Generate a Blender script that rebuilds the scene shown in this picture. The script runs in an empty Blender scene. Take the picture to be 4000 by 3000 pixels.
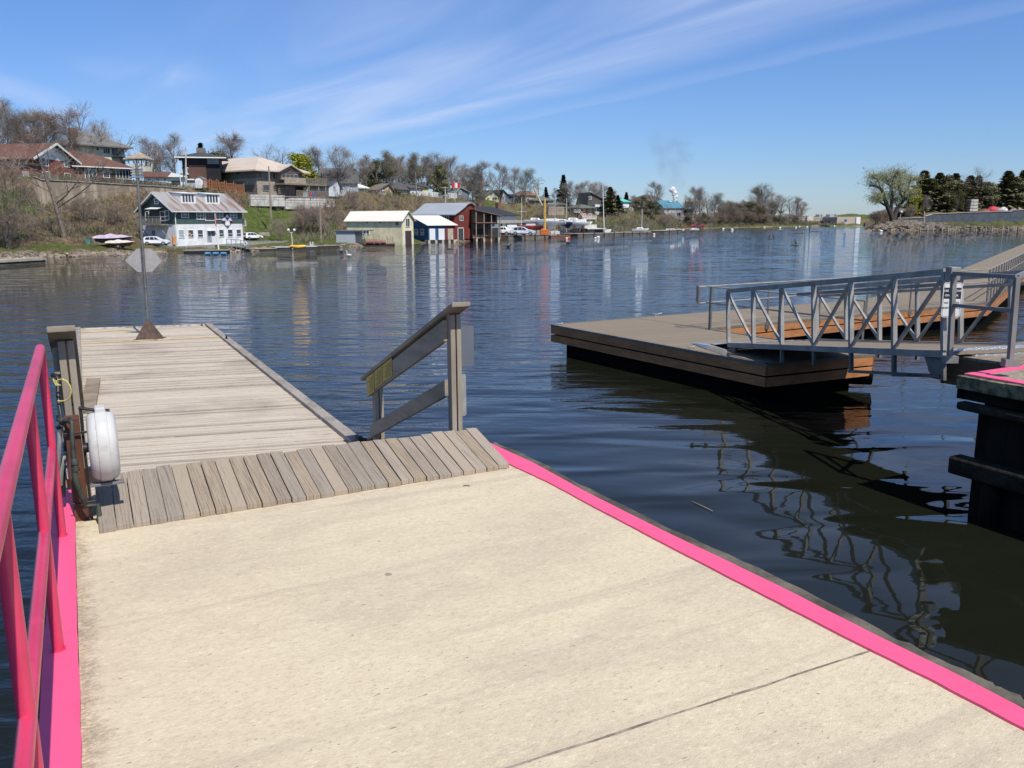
import bpy, math, random
from mathutils import Vector, Matrix
R = math.radians
PI = math.pi
random.seed(7)
sc = bpy.context.scene
COL = sc.collection

# ---------------------------------------------------------------- camera
EYE = Vector((0, 0, 3.55)); DECK = 1.70
FPX = 3240.0; PITCH = math.atan(645 / 3240); ROLL = 0.005
_f = Vector((0, math.cos(PITCH), -math.sin(PITCH))); _u0 = Vector((0, math.sin(PITCH), math.cos(PITCH))); _r0 = Vector((1, 0, 0))
_r = _r0 * math.cos(ROLL) - _u0 * math.sin(ROLL); _u = _u0 * math.cos(ROLL) + _r0 * math.sin(ROLL)
cam = bpy.data.cameras.new("Camera"); camo = bpy.data.objects.new("Camera", cam); COL.objects.link(camo)
cam.sensor_width = 36; cam.lens = FPX / 4000 * 36; cam.clip_start = 0.05; cam.clip_end = 9000
camo.matrix_world = Matrix(((_r.x, _u.x, -_f.x, EYE.x), (_r.y, _u.y, -_f.y, EYE.y), (_r.z, _u.z, -_f.z, EYE.z), (0, 0, 0, 1)))
sc.camera = camo

# ---------------------------------------------------------------- sun, sky
SUN_EL = R(54); SUNDIR = Vector((0.545, -0.838, 0)).normalized()      # horizontal direction towards the sun
EXPOSURE = 0.0
sl = bpy.data.lights.new("Sun", 'SUN'); slo = bpy.data.objects.new("Sun", sl); COL.objects.link(slo)
sl.energy = 4.85; sl.angle = R(0.53); sl.color = (1.0, 0.945, 0.84)
_s = Vector((SUNDIR.x * math.cos(SUN_EL), SUNDIR.y * math.cos(SUN_EL), math.sin(SUN_EL)))
slo.rotation_euler = _s.to_track_quat('Z', 'Y').to_euler(); slo.location = (20, -20, 60)
sc.view_settings.view_transform = 'Standard'; sc.view_settings.look = 'None'
sc.view_settings.exposure = EXPOSURE; sc.view_settings.gamma = 1.0
try:
    sc.cycles.max_bounces = 8; sc.cycles.use_denoising = True; sc.cycles.transparent_max_bounces = 16
    sc.cycles.volume_bounces = 1; sc.cycles.caustics_reflective = False; sc.cycles.caustics_refractive = False
except Exception: pass

def nd(nt, t, **k):
    n = nt.nodes.new(t)
    for a, b in k.items():
        if a.startswith('i_'):
            key = a[2:].replace('_', ' ')
            (n.inputs[int(key)] if key.isdigit() else n.inputs[key]).default_value = b
        else: setattr(n, a, b)
    return n
def mth(nt, op, a, b=None, c=None, clamp=False):
    n = nt.nodes.new('ShaderNodeMath'); n.operation = op; n.use_clamp = clamp
    for i, v in enumerate((a, b, c)):
        if v is None: continue
        if isinstance(v, (int, float)): n.inputs[i].default_value = v
        else: nt.links.new(v, n.inputs[i])
    return n.outputs[0]
def mixc(nt, fac, a, b, mode='MIX'):
    n = nt.nodes.new('ShaderNodeMix'); n.data_type = 'RGBA'; n.blend_type = mode
    for i, v in ((0, fac), (6, a), (7, b)):
        if isinstance(v, (int, float)): n.inputs[i].default_value = v
        elif isinstance(v, tuple): n.inputs[i].default_value = (*v[:3], 1)
        else: nt.links.new(v, n.inputs[i])
    return n.outputs[2]
def mapr(nt, v, a, b, c=0.0, d=1.0, smooth=True):
    n = nt.nodes.new('ShaderNodeMapRange'); n.interpolation_type = 'SMOOTHSTEP' if smooth else 'LINEAR'
    nt.links.new(v, n.inputs[0])
    for i, q in enumerate((a, b, c, d)): n.inputs[i + 1].default_value = q
    return n.outputs[0]

wd = bpy.data.worlds.new("World"); sc.world = wd; wd.use_nodes = True; nt = wd.node_tree; nt.nodes.clear()
sky = nd(nt, 'ShaderNodeTexSky'); sky.sky_type = 'NISHITA'; sky.sun_disc = False
sky.sun_elevation = SUN_EL; sky.sun_rotation = math.atan2(SUNDIR.x, SUNDIR.y); sky.air_density = 1.0; sky.dust_density = 0.15; sky.ozone_density = 2.2; sky.altitude = 100
tc = nd(nt, 'ShaderNodeTexCoord'); sp = nd(nt, 'ShaderNodeSeparateXYZ'); nt.links.new(tc.outputs['Generated'], sp.inputs[0])
zz = mth(nt, 'MAXIMUM', sp.outputs[2], 0.03)
pu = mth(nt, 'DIVIDE', sp.outputs[0], zz); pv = mth(nt, 'DIVIDE', sp.outputs[1], zz)
al = mth(nt, 'ADD', mth(nt, 'MULTIPLY', pu, -0.48), mth(nt, 'MULTIPLY', pv, 0.877))
ac = mth(nt, 'ADD', mth(nt, 'MULTIPLY', pu, 0.877), mth(nt, 'MULTIPLY', pv, 0.48))
cmb = nd(nt, 'ShaderNodeCombineXYZ'); nt.links.new(mth(nt, 'MULTIPLY', al, 0.22), cmb.inputs[0]); nt.links.new(mth(nt, 'MULTIPLY', ac, 1.0), cmb.inputs[1])
n1 = nd(nt, 'ShaderNodeTexNoise', i_Scale=0.85, i_Detail=4.0, i_Roughness=0.45, i_Distortion=1.3); nt.links.new(cmb.outputs[0], n1.inputs['Vector'])
cmb2 = nd(nt, 'ShaderNodeCombineXYZ'); nt.links.new(mth(nt, 'MULTIPLY', al, 0.35), cmb2.inputs[0]); nt.links.new(mth(nt, 'MULTIPLY', ac, 0.55), cmb2.inputs[1]); cmb2.inputs[2].default_value = 3.3
n2 = nd(nt, 'ShaderNodeTexNoise', i_Scale=0.9, i_Detail=4.0, i_Roughness=0.55, i_Distortion=0.6); nt.links.new(cmb2.outputs[0], n2.inputs['Vector'])
acw = mth(nt, 'ADD', ac, mth(nt, 'MULTIPLY', mth(nt, 'SUBTRACT', n2.outputs[0], 0.5), 0.9))
band = mth(nt, 'MULTIPLY', mapr(nt, acw, 3.98, 3.10), mapr(nt, acw, -0.2, 2.5))
band2 = mth(nt, 'MULTIPLY', mapr(nt, acw, 4.5, 4.35), mapr(nt, acw, 3.9, 4.35))
wisp = mth(nt, 'MULTIPLY', mapr(nt, n1.outputs[0], 0.22, 0.78), band)
veil = mth(nt, 'MULTIPLY', mapr(nt, n1.outputs[0], 0.48, 0.80), mapr(nt, acw, 5.0, -2.0))
fade = mapr(nt, sp.outputs[2], 0.03, 0.12)
m_ = mth(nt, 'MULTIPLY', mth(nt, 'ADD', mth(nt, 'ADD', mth(nt, 'MULTIPLY', wisp, 0.58), mth(nt, 'MULTIPLY', band2, 0.10)), mth(nt, 'MULTIPLY', veil, 0.34)), fade, clamp=True)
SKYC = mixc(nt, 1.0, sky.outputs[0], mixc(nt, mapr(nt, sp.outputs[2], 0.0, 0.34, smooth=False), (0.56, 0.72, 1.06), (0.64, 0.90, 1.32)), 'MULTIPLY')
SKYC = mixc(nt, 1.0, SKYC, mixc(nt, mapr(nt, sp.outputs[2], 0.35, 0.8), (1, 1, 1), (1.35, 1.12, 0.86)), 'MULTIPLY')
CLOUD = mixc(nt, m_, SKYC, (6.2, 7.0, 9.2))
bg = nd(nt, 'ShaderNodeBackground', i_Strength=0.108); nt.links.new(CLOUD, bg.inputs[0])
wo = nd(nt, 'ShaderNodeOutputWorld'); nt.links.new(bg.outputs[0], wo.inputs[0])

# ---------------------------------------------------------------- pixel helpers (photograph pixels 4000x3000 -> places in the world)
def ray(px, py): return _f * FPX + _r * (px - 2000) + _u * (1500 - py)
def G(px, py, z):
    d = ray(px, py); t = (z - EYE.z) / d.z; return EYE + d * t
def at(px, py, Y):
    d = ray(px, py); return EYE + d * (Y / d.y)
def proj(p):
    v = Vector(p) - EYE; q = v.dot(_f); return (2000 + FPX * v.dot(_r) / q, 1500 - FPX * v.dot(_u) / q)
CR = dict(c1=(0, 350, .42194), c2=(500, 450, .38427), c3=(1250, 550, .33906), c4=(1850, 650, .33906), c5=(2400, 650, .40687),
          c6=(3200, 600, .36166), h1=(550, 700, .19439), w1=(0, 850, .27125), b1=(680, 580, .29837), k1=(900, 850, .22604), m1=(1880, 800, .22604),
          g4=(2700, 950, .5877), g5=(3550, 1050, .27125), g7=(2750, 1250, .22604), p5=(3300, 1300, .4821), p2=(1300, 1150, .45198), p1=(0, 1150, .5725), p6=(0, 1900, .6628))
def c(k, x, y): o = CR[k]; return (o[0] + x * o[2], o[1] + y * o[2])

# ---------------------------------------------------------------- materials
MATS = {}
def mat(name, col, rough=0.7, col2=None, scale=2.0, var=0.18, bump=0.0, bscale=None, metal=0.0, stretch=(1, 1, 1), spec=0.5, coord='Object', detail=4.0, lo=.35, hi=.65, chips=None, chipw=.70):
    if name in MATS: return MATS[name]
    m = bpy.data.materials.new(name); m.use_nodes = True; nt = m.node_tree; b = nt.nodes['Principled BSDF']
    b.inputs['Roughness'].default_value = rough; b.inputs['Metallic'].default_value = metal; b.inputs['Specular IOR Level'].default_value = spec
    tc = nd(nt, 'ShaderNodeTexCoord'); mp = nd(nt, 'ShaderNodeMapping'); mp.inputs['Scale'].default_value = stretch
    nt.links.new(tc.outputs[coord], mp.inputs[0])
    n = nd(nt, 'ShaderNodeTexNoise', i_Scale=scale, i_Detail=detail, i_Roughness=0.62); nt.links.new(mp.outputs[0], n.inputs['Vector'])
    c2 = col2 if col2 else tuple(max(0, x * (1 - var)) for x in col); c1 = col if col2 else tuple(min(1, x * (1 + var)) for x in col)
    f = mapr(nt, n.outputs[0], lo, hi)
    cc = mixc(nt, f, c2, c1)
    if chips:
        n3 = nd(nt, 'ShaderNodeTexNoise', i_Scale=7.0, i_Detail=8.0, i_Roughness=0.7); nt.links.new(mp.outputs[0], n3.inputs['Vector']); cc = mixc(nt, mapr(nt, n3.outputs[0], chipw, chipw + .012), cc, chips)
    nt.links.new(cc, b.inputs['Base Color'])
    if bump:
        n2 = nd(nt, 'ShaderNodeTexNoise', i_Scale=bscale or scale * 6, i_Detail=4.0); nt.links.new(mp.outputs[0], n2.inputs['Vector'])
        bp = nd(nt, 'ShaderNodeBump', i_Strength=1.0, i_Distance=bump); nt.links.new(n2.outputs[0], bp.inputs['Height']); nt.links.new(bp.outputs[0], b.inputs['Normal'])
    m['b'] = 1; MATS[name] = m; return m

ORDN = ('first', 'second', 'third', 'fourth', 'fifth', 'sixth', 'seventh', 'eighth', 'ninth', 'tenth', 'eleventh', 'twelfth', 'thirteenth', 'fourteenth', 'fifteenth', 'sixteenth', 'seventeenth', 'eighteenth', 'nineteenth', 'twentieth', 'twenty-first', 'twenty-second', 'twenty-third')
# ---------------------------------------------------------------- mesh builder
WORLD_ROOTS = {}
class MB:
    def __init__(s): s.v = []; s.f = []; s.mi = []; s.cur = 0
    def add(s, vs, fs):
        o = len(s.v); s.v += [tuple(v) for v in vs]; s.f += [tuple(i + o for i in f) for f in fs]; s.mi += [s.cur] * len(fs); return s
    def box(s, x0, y0, z0, x1, y1, z1):
        if x0 > x1: x0, x1 = x1, x0
        if y0 > y1: y0, y1 = y1, y0
        if z0 > z1: z0, z1 = z1, z0
        return s.add([(x0, y0, z0), (x1, y0, z0), (x1, y1, z0), (x0, y1, z0), (x0, y0, z1), (x1, y0, z1), (x1, y1, z1), (x0, y1, z1)],
                     [(0, 3, 2, 1), (4, 5, 6, 7), (0, 1, 5, 4), (1, 2, 6, 5), (2, 3, 7, 6), (3, 0, 4, 7)])
    def obox(s, o, ax, ay, az):
        o, ax, ay, az = Vector(o), Vector(ax), Vector(ay), Vector(az)
        if ax.cross(ay).dot(az) < 0: ax, ay = ay, ax
        p = [o, o + ax, o + ax + ay, o + ay]; return s.add(p + [q + az for q in p], [(0, 3, 2, 1), (4, 5, 6, 7), (0, 1, 5, 4), (1, 2, 6, 5), (2, 3, 7, 6), (3, 0, 4, 7)])
    def bar(s, a, b, w, h, up=(0, 0, 1)):            # rectangular bar between two points
        a, b = Vector(a), Vector(b); d = (b - a); u = Vector(up); sd = d.cross(u).normalized(); u = sd.cross(d).normalized()
        return s.obox(a - sd * w / 2 - u * h / 2, d, sd * w, u * h)
    def prism(s, poly, z0, z1):                       # vertical extrusion of an outline
        n = len(poly); A = sum(poly[i][0] * poly[(i + 1) % n][1] - poly[(i + 1) % n][0] * poly[i][1] for i in range(n))
        if A < 0: poly = list(reversed(poly))
        return s.add([(p[0], p[1], z0) for p in poly] + [(p[0], p[1], z1) for p in poly],
                     [tuple(range(n - 1, -1, -1)), tuple(range(n, 2 * n))] + [(i, (i + 1) % n, n + (i + 1) % n, n + i) for i in range(n)])
    def extr(s, pts, d):                              # extrude planar 3d outline by vector
        n = len(pts); d = Vector(d); pts = [Vector(p) for p in pts]
        nr = Vector((0, 0, 0))
        for i in range(n): nr += pts[i].cross(pts[(i + 1) % n])
        if nr.dot(d) > 0: pts = pts[::-1]
        return s.add(pts + [p + d for p in pts], [tuple(range(n)), tuple(range(2 * n - 1, n - 1, -1))] + [((i + 1) % n, i, n + i, n + (i + 1) % n) for i in range(n)])
    def tube(s, pts, r, n=8, cap=True):
        pts = [Vector(p) for p in pts]; rs = r if isinstance(r, (list, tuple)) else [r] * len(pts); o = len(s.v); prev = None; V = []
        for i, p in enumerate(pts):
            d = (pts[min(i + 1, len(pts) - 1)] - pts[max(i - 1, 0)]).normalized()
            if prev is None: a = d.orthogonal().normalized()
            else:
                a = prev - d * prev.dot(d); a = a.normalized() if a.length > 1e-6 else d.orthogonal().normalized()
            prev = a; b = d.cross(a)
            for k in range(n):
                t = 2 * PI * k / n; V.append(p + (a * math.cos(t) + b * math.sin(t)) * rs[i])
        F = [(i * n + k, i * n + (k + 1) % n, (i + 1) * n + (k + 1) % n, (i + 1) * n + k) for i in range(len(pts) - 1) for k in range(n)]
        if cap: F += [tuple(range(n - 1, -1, -1)), tuple(range((len(pts) - 1) * n, len(pts) * n))]
        return s.add(V, F)
    def lathe(s, o, ax, prof, n=20):                  # prof: (distance along axis, radius)
        o, ax = Vector(o), Vector(ax).normalized(); return s.tube([o + ax * a for a, _ in prof], [max(r, 1e-4) for _, r in prof], n)
    def ball(s, o, r, sx=1, sy=1, sz=1, n=10, m=6):
        o = Vector(o); V = [o + Vector((0, 0, -r * sz))]
        for i in range(1, m):
            a = -PI / 2 + PI * i / m
            for k in range(n): t = 2 * PI * k / n; V.append(o + Vector((r * sx * math.cos(a) * math.cos(t), r * sy * math.cos(a) * math.sin(t), r * sz * math.sin(a))))
        V.append(o + Vector((0, 0, r * sz))); L = len(V) - 1
        F = [(0, 1 + (k + 1) % n, 1 + k) for k in range(n)]
        for i in range(m - 2):
            b = 1 + i * n; F += [(b + k, b + (k + 1) % n, b + n + (k + 1) % n, b + n + k) for k in range(n)]
        b = 1 + (m - 2) * n; F += [(b + k, b + (k + 1) % n, L) for k in range(n)]
        return s.add(V, F)
    def build(s, name, m, parent=None, smooth=False, bevel=0, origin=True):
        r = parent
        while r is not None and r.parent is not None: r = r.parent
        off = Vector((0, 0, 0)); loc = None
        if r is not None and r.name in WORLD_ROOTS: off = WORLD_ROOTS[r.name]
        elif parent is None and origin and s.v:
            xs = [v[0] for v in s.v]; ys = [v[1] for v in s.v]; zs = [v[2] for v in s.v]
            off = Vector(((min(xs) + max(xs)) / 2, (min(ys) + max(ys)) / 2, min(zs))); loc = off
        me = bpy.data.meshes.new(name); me.from_pydata([(v[0] - off.x, v[1] - off.y, v[2] - off.z) for v in s.v], [], s.f)
        ms = m if isinstance(m, (list, tuple)) else [m]
        for q in ms: me.materials.append(q)
        if len(ms) > 1: me.polygons.foreach_set('material_index', s.mi)
        if smooth: me.polygons.foreach_set('use_smooth', [True] * len(me.polygons))
        me.update(); o = bpy.data.objects.new(name, me); COL.objects.link(o)
        if parent is not None: o.parent = parent
        elif loc is not None: o.location = loc
        if bevel:
            bv = o.modifiers.new('bevel', 'BEVEL'); bv.width = bevel; bv.segments = 2; bv.limit_method = 'ANGLE'; bv.angle_limit = R(40)
        if smooth:
            try: me.set_sharp_from_angle(angle=R(42))
            except Exception: pass
        return o
def tag(o, label=None, cat=None, group=None, kind=None):
    if label: o['label'] = label
    if cat: o['category'] = cat
    if group: o['group'] = group
    if kind: o['kind'] = kind
    return o
def thing(name, label, cat, loc=(0, 0, 0), rotz=0.0, group=None, world=False):
    o = bpy.data.objects.new(name, None); COL.objects.link(o); o.location = loc; o.rotation_euler = (0, 0, rotz); o.empty_display_size = 0.2
    if world: WORLD_ROOTS[o.name] = Vector(loc)
    return tag(o, label, cat, group)
def kids(o): return [q for q in bpy.data.objects if q.parent == o]
def dup(o, loc, rotz=0.0, scale=1.0, label=None, group=None, parent=None, tree=None):
    tree = tree if tree is not None else {}
    def rec(src, par):
        q = src.copy(); COL.objects.link(q); q.parent = par
        for ch in PROTO[src.name]: rec(ch, q)
        return q
    if o.name not in PROTO: reg(o)
    r = rec(o, None); r.location = loc; r.rotation_euler = (0, 0, rotz)
    r.scale = scale if isinstance(scale, tuple) else (scale,) * 3
    if label: r['label'] = label
    if group: r['group'] = group
    return r
PROTO = {}
def reg(o):
    PROTO[o.name] = kids(o)
    for q in PROTO[o.name]: reg(q)
def put(o, loc, rotz=0.0, scale=1.0, label=None, group=None):    # first of a kind: move the source itself
    o.location = loc; o.rotation_euler = (0, 0, rotz); o.scale = scale if isinstance(scale, tuple) else (scale,) * 3
    if label: o['label'] = label
    if group: o['group'] = group
    return o
# ================================================================ special materials
def m_water():
    m = bpy.data.materials.new("water"); m.use_nodes = True; nt = m.node_tree; b = nt.nodes['Principled BSDF']
    b.inputs['Base Color'].default_value = (0.010, 0.0115, 0.007, 1); b.inputs['Roughness'].default_value = 0.015; b.inputs['IOR'].default_value = 1.33
    g = nd(nt, 'ShaderNodeNewGeometry'); s = nd(nt, 'ShaderNodeSeparateXYZ'); nt.links.new(g.outputs['Position'], s.inputs[0])
    def layer(sx, sy, sc, det, amp, dist=0.0, rough=.5, rot=0.0):
        mp = nd(nt, 'ShaderNodeMapping'); mp.inputs['Scale'].default_value = (sx, sy, 1); mp.inputs['Rotation'].default_value = (0, 0, rot); nt.links.new(g.outputs['Position'], mp.inputs[0])
        n = nd(nt, 'ShaderNodeTexNoise', i_Scale=sc, i_Detail=det, i_Roughness=rough, i_Distortion=dist); nt.links.new(mp.outputs[0], n.inputs['Vector'])
        return mth(nt, 'MULTIPLY', n.outputs[0], amp)
    big = layer(0.40, 1.0, 0.9, 1.0, 0.075, 0.5, rot=.15)
    mid = layer(0.34, 1.0, 2.6, 1.5, 0.046, 0.3, rot=-.1)
    fin = layer(0.42, 1.0, 8.0, 3.0, 0.017, 0.2)
    # sheltered water between the piers: longer, smoother undulation
    far = mapr(nt, s.outputs[1], 10.5, 24.0)
    shelt = mth(nt, 'MAXIMUM', far, mapr(nt, s.outputs[0], 0.6, -3.0))
    # wind lanes far out
    mp = nd(nt, 'ShaderNodeMapping'); mp.inputs['Scale'].default_value = (0.012, 0.03, 1); nt.links.new(g.outputs['Position'], mp.inputs[0])
    ln = nd(nt, 'ShaderNodeTexNoise', i_Scale=1.0, i_Detail=3.0); nt.links.new(mp.outputs[0], ln.inputs['Vector'])
    lane = mth(nt, 'MULTIPLY', mapr(nt, ln.outputs[0], .35, .65, .75, 1.25), mapr(nt, s.outputs[1], 15, 60, 1.0, .6))
    k2 = mth(nt, 'MULTIPLY', mth(nt, 'MULTIPLY_ADD', shelt, 0.92, 0.08), lane)
    k3 = mth(nt, 'MULTIPLY', mth(nt, 'MULTIPLY_ADD', shelt, 0.97, 0.03), lane)
    h = mth(nt, 'ADD', mth(nt, 'ADD', big, mth(nt, 'MULTIPLY', mid, k2)), mth(nt, 'MULTIPLY', fin, k3))
    bp = nd(nt, 'ShaderNodeBump', i_Strength=1.0, i_Distance=1.0); nt.links.new(h, bp.inputs['Height'])
    # far waves are finer than a pixel: give their slopes directly so that they still scatter the reflection
    acc = bp.outputs[0]; wfar = mth(nt, 'MULTIPLY', mapr(nt, s.outputs[1], 14, 75), mapr(nt, ln.outputs[0], .35, .65, .7, 1.15))
    for sc_, sx, amp, rot in ((2.6, .34, .40, .1), (.6, .24, .20, -.08)):
        mp = nd(nt, 'ShaderNodeMapping'); mp.inputs['Scale'].default_value = (sx, 1, 1); mp.inputs['Rotation'].default_value = (0, 0, rot); nt.links.new(g.outputs['Position'], mp.inputs[0])
        n = nd(nt, 'ShaderNodeTexNoise', i_Scale=sc_, i_Detail=3.0, i_Roughness=.6); nt.links.new(mp.outputs[0], n.inputs['Vector'])
        v = nd(nt, 'ShaderNodeVectorMath', operation='SUBTRACT'); nt.links.new(n.outputs['Color'], v.inputs[0]); v.inputs[1].default_value = (.5, .5, .5)
        v2 = nd(nt, 'ShaderNodeVectorMath', operation='MULTIPLY'); nt.links.new(v.outputs[0], v2.inputs[0]); v2.inputs[1].default_value = (amp * .45, amp, 0)
        v3 = nd(nt, 'ShaderNodeVectorMath', operation='SCALE'); nt.links.new(v2.outputs[0], v3.inputs[0]); nt.links.new(wfar, v3.inputs['Scale'])
        v4 = nd(nt, 'ShaderNodeVectorMath', operation='ADD'); nt.links.new(acc, v4.inputs[0]); nt.links.new(v3.outputs[0], v4.inputs[1]); acc = v4.outputs[0]
    vn_ = nd(nt, 'ShaderNodeVectorMath', operation='NORMALIZE'); nt.links.new(acc, vn_.inputs[0]); nt.links.new(vn_.outputs[0], b.inputs['Normal'])
    return m

def m_planks(name, dirv, pitch, cols, rough=.85, gap=0.06, origin=(0, 0), seed=0, grain=1.0, bump=.004, light=(.6, .56, .5)):
    """boards running along dirv (world xy), one every `pitch` metres across"""
    m = bpy.data.materials.new(name); m.use_nodes = True; nt = m.node_tree; b = nt.nodes['Principled BSDF']; b.inputs['Roughness'].default_value = rough
    b.inputs['Specular IOR Level'].default_value = .25
    g = nd(nt, 'ShaderNodeNewGeometry'); s = nd(nt, 'ShaderNodeSeparateXYZ'); nt.links.new(g.outputs['Position'], s.inputs[0])
    d = Vector(dirv).normalized()
    X = mth(nt, 'SUBTRACT', s.outputs[0], origin[0]); Y = mth(nt, 'SUBTRACT', s.outputs[1], origin[1])
    a = mth(nt, 'ADD', mth(nt, 'MULTIPLY', X, d.x), mth(nt, 'MULTIPLY', Y, d.y))
    q = mth(nt, 'DIVIDE', mth(nt, 'ADD', mth(nt, 'MULTIPLY', X, -d.y), mth(nt, 'MULTIPLY', Y, d.x)), pitch)
    idx = mth(nt, 'FLOOR', q) if gap else mth(nt, 'ADD', mth(nt, 'MULTIPLY', q, 0.0), float(seed)); fr = mth(nt, 'FRACT', q)
    wn = nd(nt, 'ShaderNodeTexWhiteNoise'); wn.noise_dimensions = '1D'; nt.links.new(idx, wn.inputs['W'])
    cv = nd(nt, 'ShaderNodeCombineXYZ'); nt.links.new(mth(nt, 'MULTIPLY', a, 1.1), cv.inputs[0]); nt.links.new(mth(nt, 'MULTIPLY', q, 7.0), cv.inputs[1]); nt.links.new(mth(nt, 'MULTIPLY', wn.outputs[0], 50), cv.inputs[2])
    n = nd(nt, 'ShaderNodeTexNoise', i_Scale=2.0, i_Detail=6.0, i_Roughness=.7); nt.links.new(cv.outputs[0], n.inputs['Vector'])
    n2 = nd(nt, 'ShaderNodeTexNoise', i_Scale=.8, i_Detail=4.0); nt.links.new(g.outputs['Position'], n2.inputs['Vector'])
    f = mth(nt, 'ADD', mth(nt, 'MULTIPLY', wn.outputs[0], .4), mth(nt, 'MULTIPLY_ADD', n.outputs[0], 1.5 * grain, -.37 * grain))
    col = mixc(nt, mapr(nt, f, .25, .85), cols[0], cols[1])
    col = mixc(nt, mth(nt, 'MULTIPLY', mapr(nt, n2.outputs[0], .5, .75), .45), col, cols[2])
    fl = nd(nt, 'ShaderNodeTexNoise', i_Scale=9.0, i_Detail=5.0); nt.links.new(cv.outputs[0], fl.inputs['Vector'])
    col = mixc(nt, mapr(nt, fl.outputs[0], .60, .74, 0, .6), col, light)
    col = mixc(nt, mapr(nt, fl.outputs[0], .40, .26, 0, .75), col, tuple(x * .3 for x in cols[0]))
    if gap:
        e = mth(nt, 'MINIMUM', fr, mth(nt, 'SUBTRACT', 1.0, fr)); gp = mapr(nt, e, gap * .35, gap)
        col = mixc(nt, gp, tuple(x * .18 for x in cols[0]), col)
        h = mth(nt, 'ADD', mth(nt, 'MULTIPLY', gp, 2.5), n.outputs[0])
    else: h = n.outputs[0]
    nt.links.new(col, b.inputs['Base Color'])
    bp = nd(nt, 'ShaderNodeBump', i_Strength=1.0, i_Distance=bump); nt.links.new(h, bp.inputs['Height']); nt.links.new(bp.outputs[0], b.inputs['Normal'])
    return m

def m_concrete(dirv):
    m = bpy.data.materials.new("broomed_concrete"); m.use_nodes = True; nt = m.node_tree; b = nt.nodes['Principled BSDF']; b.inputs['Roughness'].default_value = .9; b.inputs['Specular IOR Level'].default_value = .2
    g = nd(nt, 'ShaderNodeNewGeometry'); d = Vector(dirv).normalized()
    mp = nd(nt, 'ShaderNodeMapping'); mp.vector_type = 'TEXTURE'; mp.inputs['Rotation'].default_value = (0, 0, math.atan2(d.y, d.x)); nt.links.new(g.outputs['Position'], mp.inputs[0])
    def N(sc, det, st, seed=0, rough=.6):
        q = nd(nt, 'ShaderNodeMapping'); q.inputs['Scale'].default_value = st; q.inputs['Location'].default_value = (seed, seed, 0); nt.links.new(mp.outputs[0], q.inputs[0])
        n = nd(nt, 'ShaderNodeTexNoise', i_Scale=sc, i_Detail=det, i_Roughness=rough); nt.links.new(q.outputs[0], n.inputs['Vector']); return n.outputs[0]
    broad = N(1.1, 5, (.55, 1.3, 1)); blot = N(5, 6, (.7, 1.2, 1), 4, .7); fine = N(58, 4, (.55, 1, 1), 9, .85); pit = N(55, 2, (.38, 1, 1), 2); grit = N(160, 2, (1, 1, 1), 5)
    A, B = (0.615, 0.522, 0.372), (0.54, 0.455, 0.335)
    col = mixc(nt, mapr(nt, broad, .38, .62), B, A)
    col = mixc(nt, mapr(nt, blot, .40, .66, 0, .5), col, (.67, .575, .41))
    col = mixc(nt, mapr(nt, fine, .50, .68, 0, .50), col, (.36, .29, .21))
    col = mixc(nt, mapr(nt, fine, .46, .30, 0, .5), col, (.86, .77, .58))
    lines = N(9, 3, (.02, 1, 1), 7)
    col = mixc(nt, mapr(nt, lines, .54, .70, 0, .30), col, (.36, .30, .24))
    col = mixc(nt, mapr(nt, pit, .715, .75, 0, .6), col, (.16, .13, .10))
    st = N(.7, 6, (1, 1, 1), 21, .65)
    col = mixc(nt, mapr(nt, st, .60, .80, 0, .30), col, (.36, .29, .24))
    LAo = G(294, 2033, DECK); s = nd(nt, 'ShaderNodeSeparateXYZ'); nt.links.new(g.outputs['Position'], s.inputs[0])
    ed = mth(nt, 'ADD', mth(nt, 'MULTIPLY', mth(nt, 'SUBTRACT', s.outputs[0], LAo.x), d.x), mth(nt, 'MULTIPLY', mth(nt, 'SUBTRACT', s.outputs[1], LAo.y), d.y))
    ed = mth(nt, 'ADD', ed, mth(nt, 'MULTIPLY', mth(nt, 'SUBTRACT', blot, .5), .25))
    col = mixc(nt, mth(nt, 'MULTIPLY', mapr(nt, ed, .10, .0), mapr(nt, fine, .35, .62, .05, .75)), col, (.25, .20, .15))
    nt.links.new(col, b.inputs['Base Color'])
    h = mth(nt, 'ADD', mth(nt, 'MULTIPLY', fine, 1.0), mth(nt, 'ADD', mth(nt, 'MULTIPLY', grit, .5), mth(nt, 'MULTIPLY', mapr(nt, pit, .76, .71), .6)))
    bp = nd(nt, 'ShaderNodeBump', i_Strength=1.0, i_Distance=.0035); nt.links.new(h, bp.inputs['Height']); nt.links.new(bp.outputs[0], b.inputs['Normal'])
    return m

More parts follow.
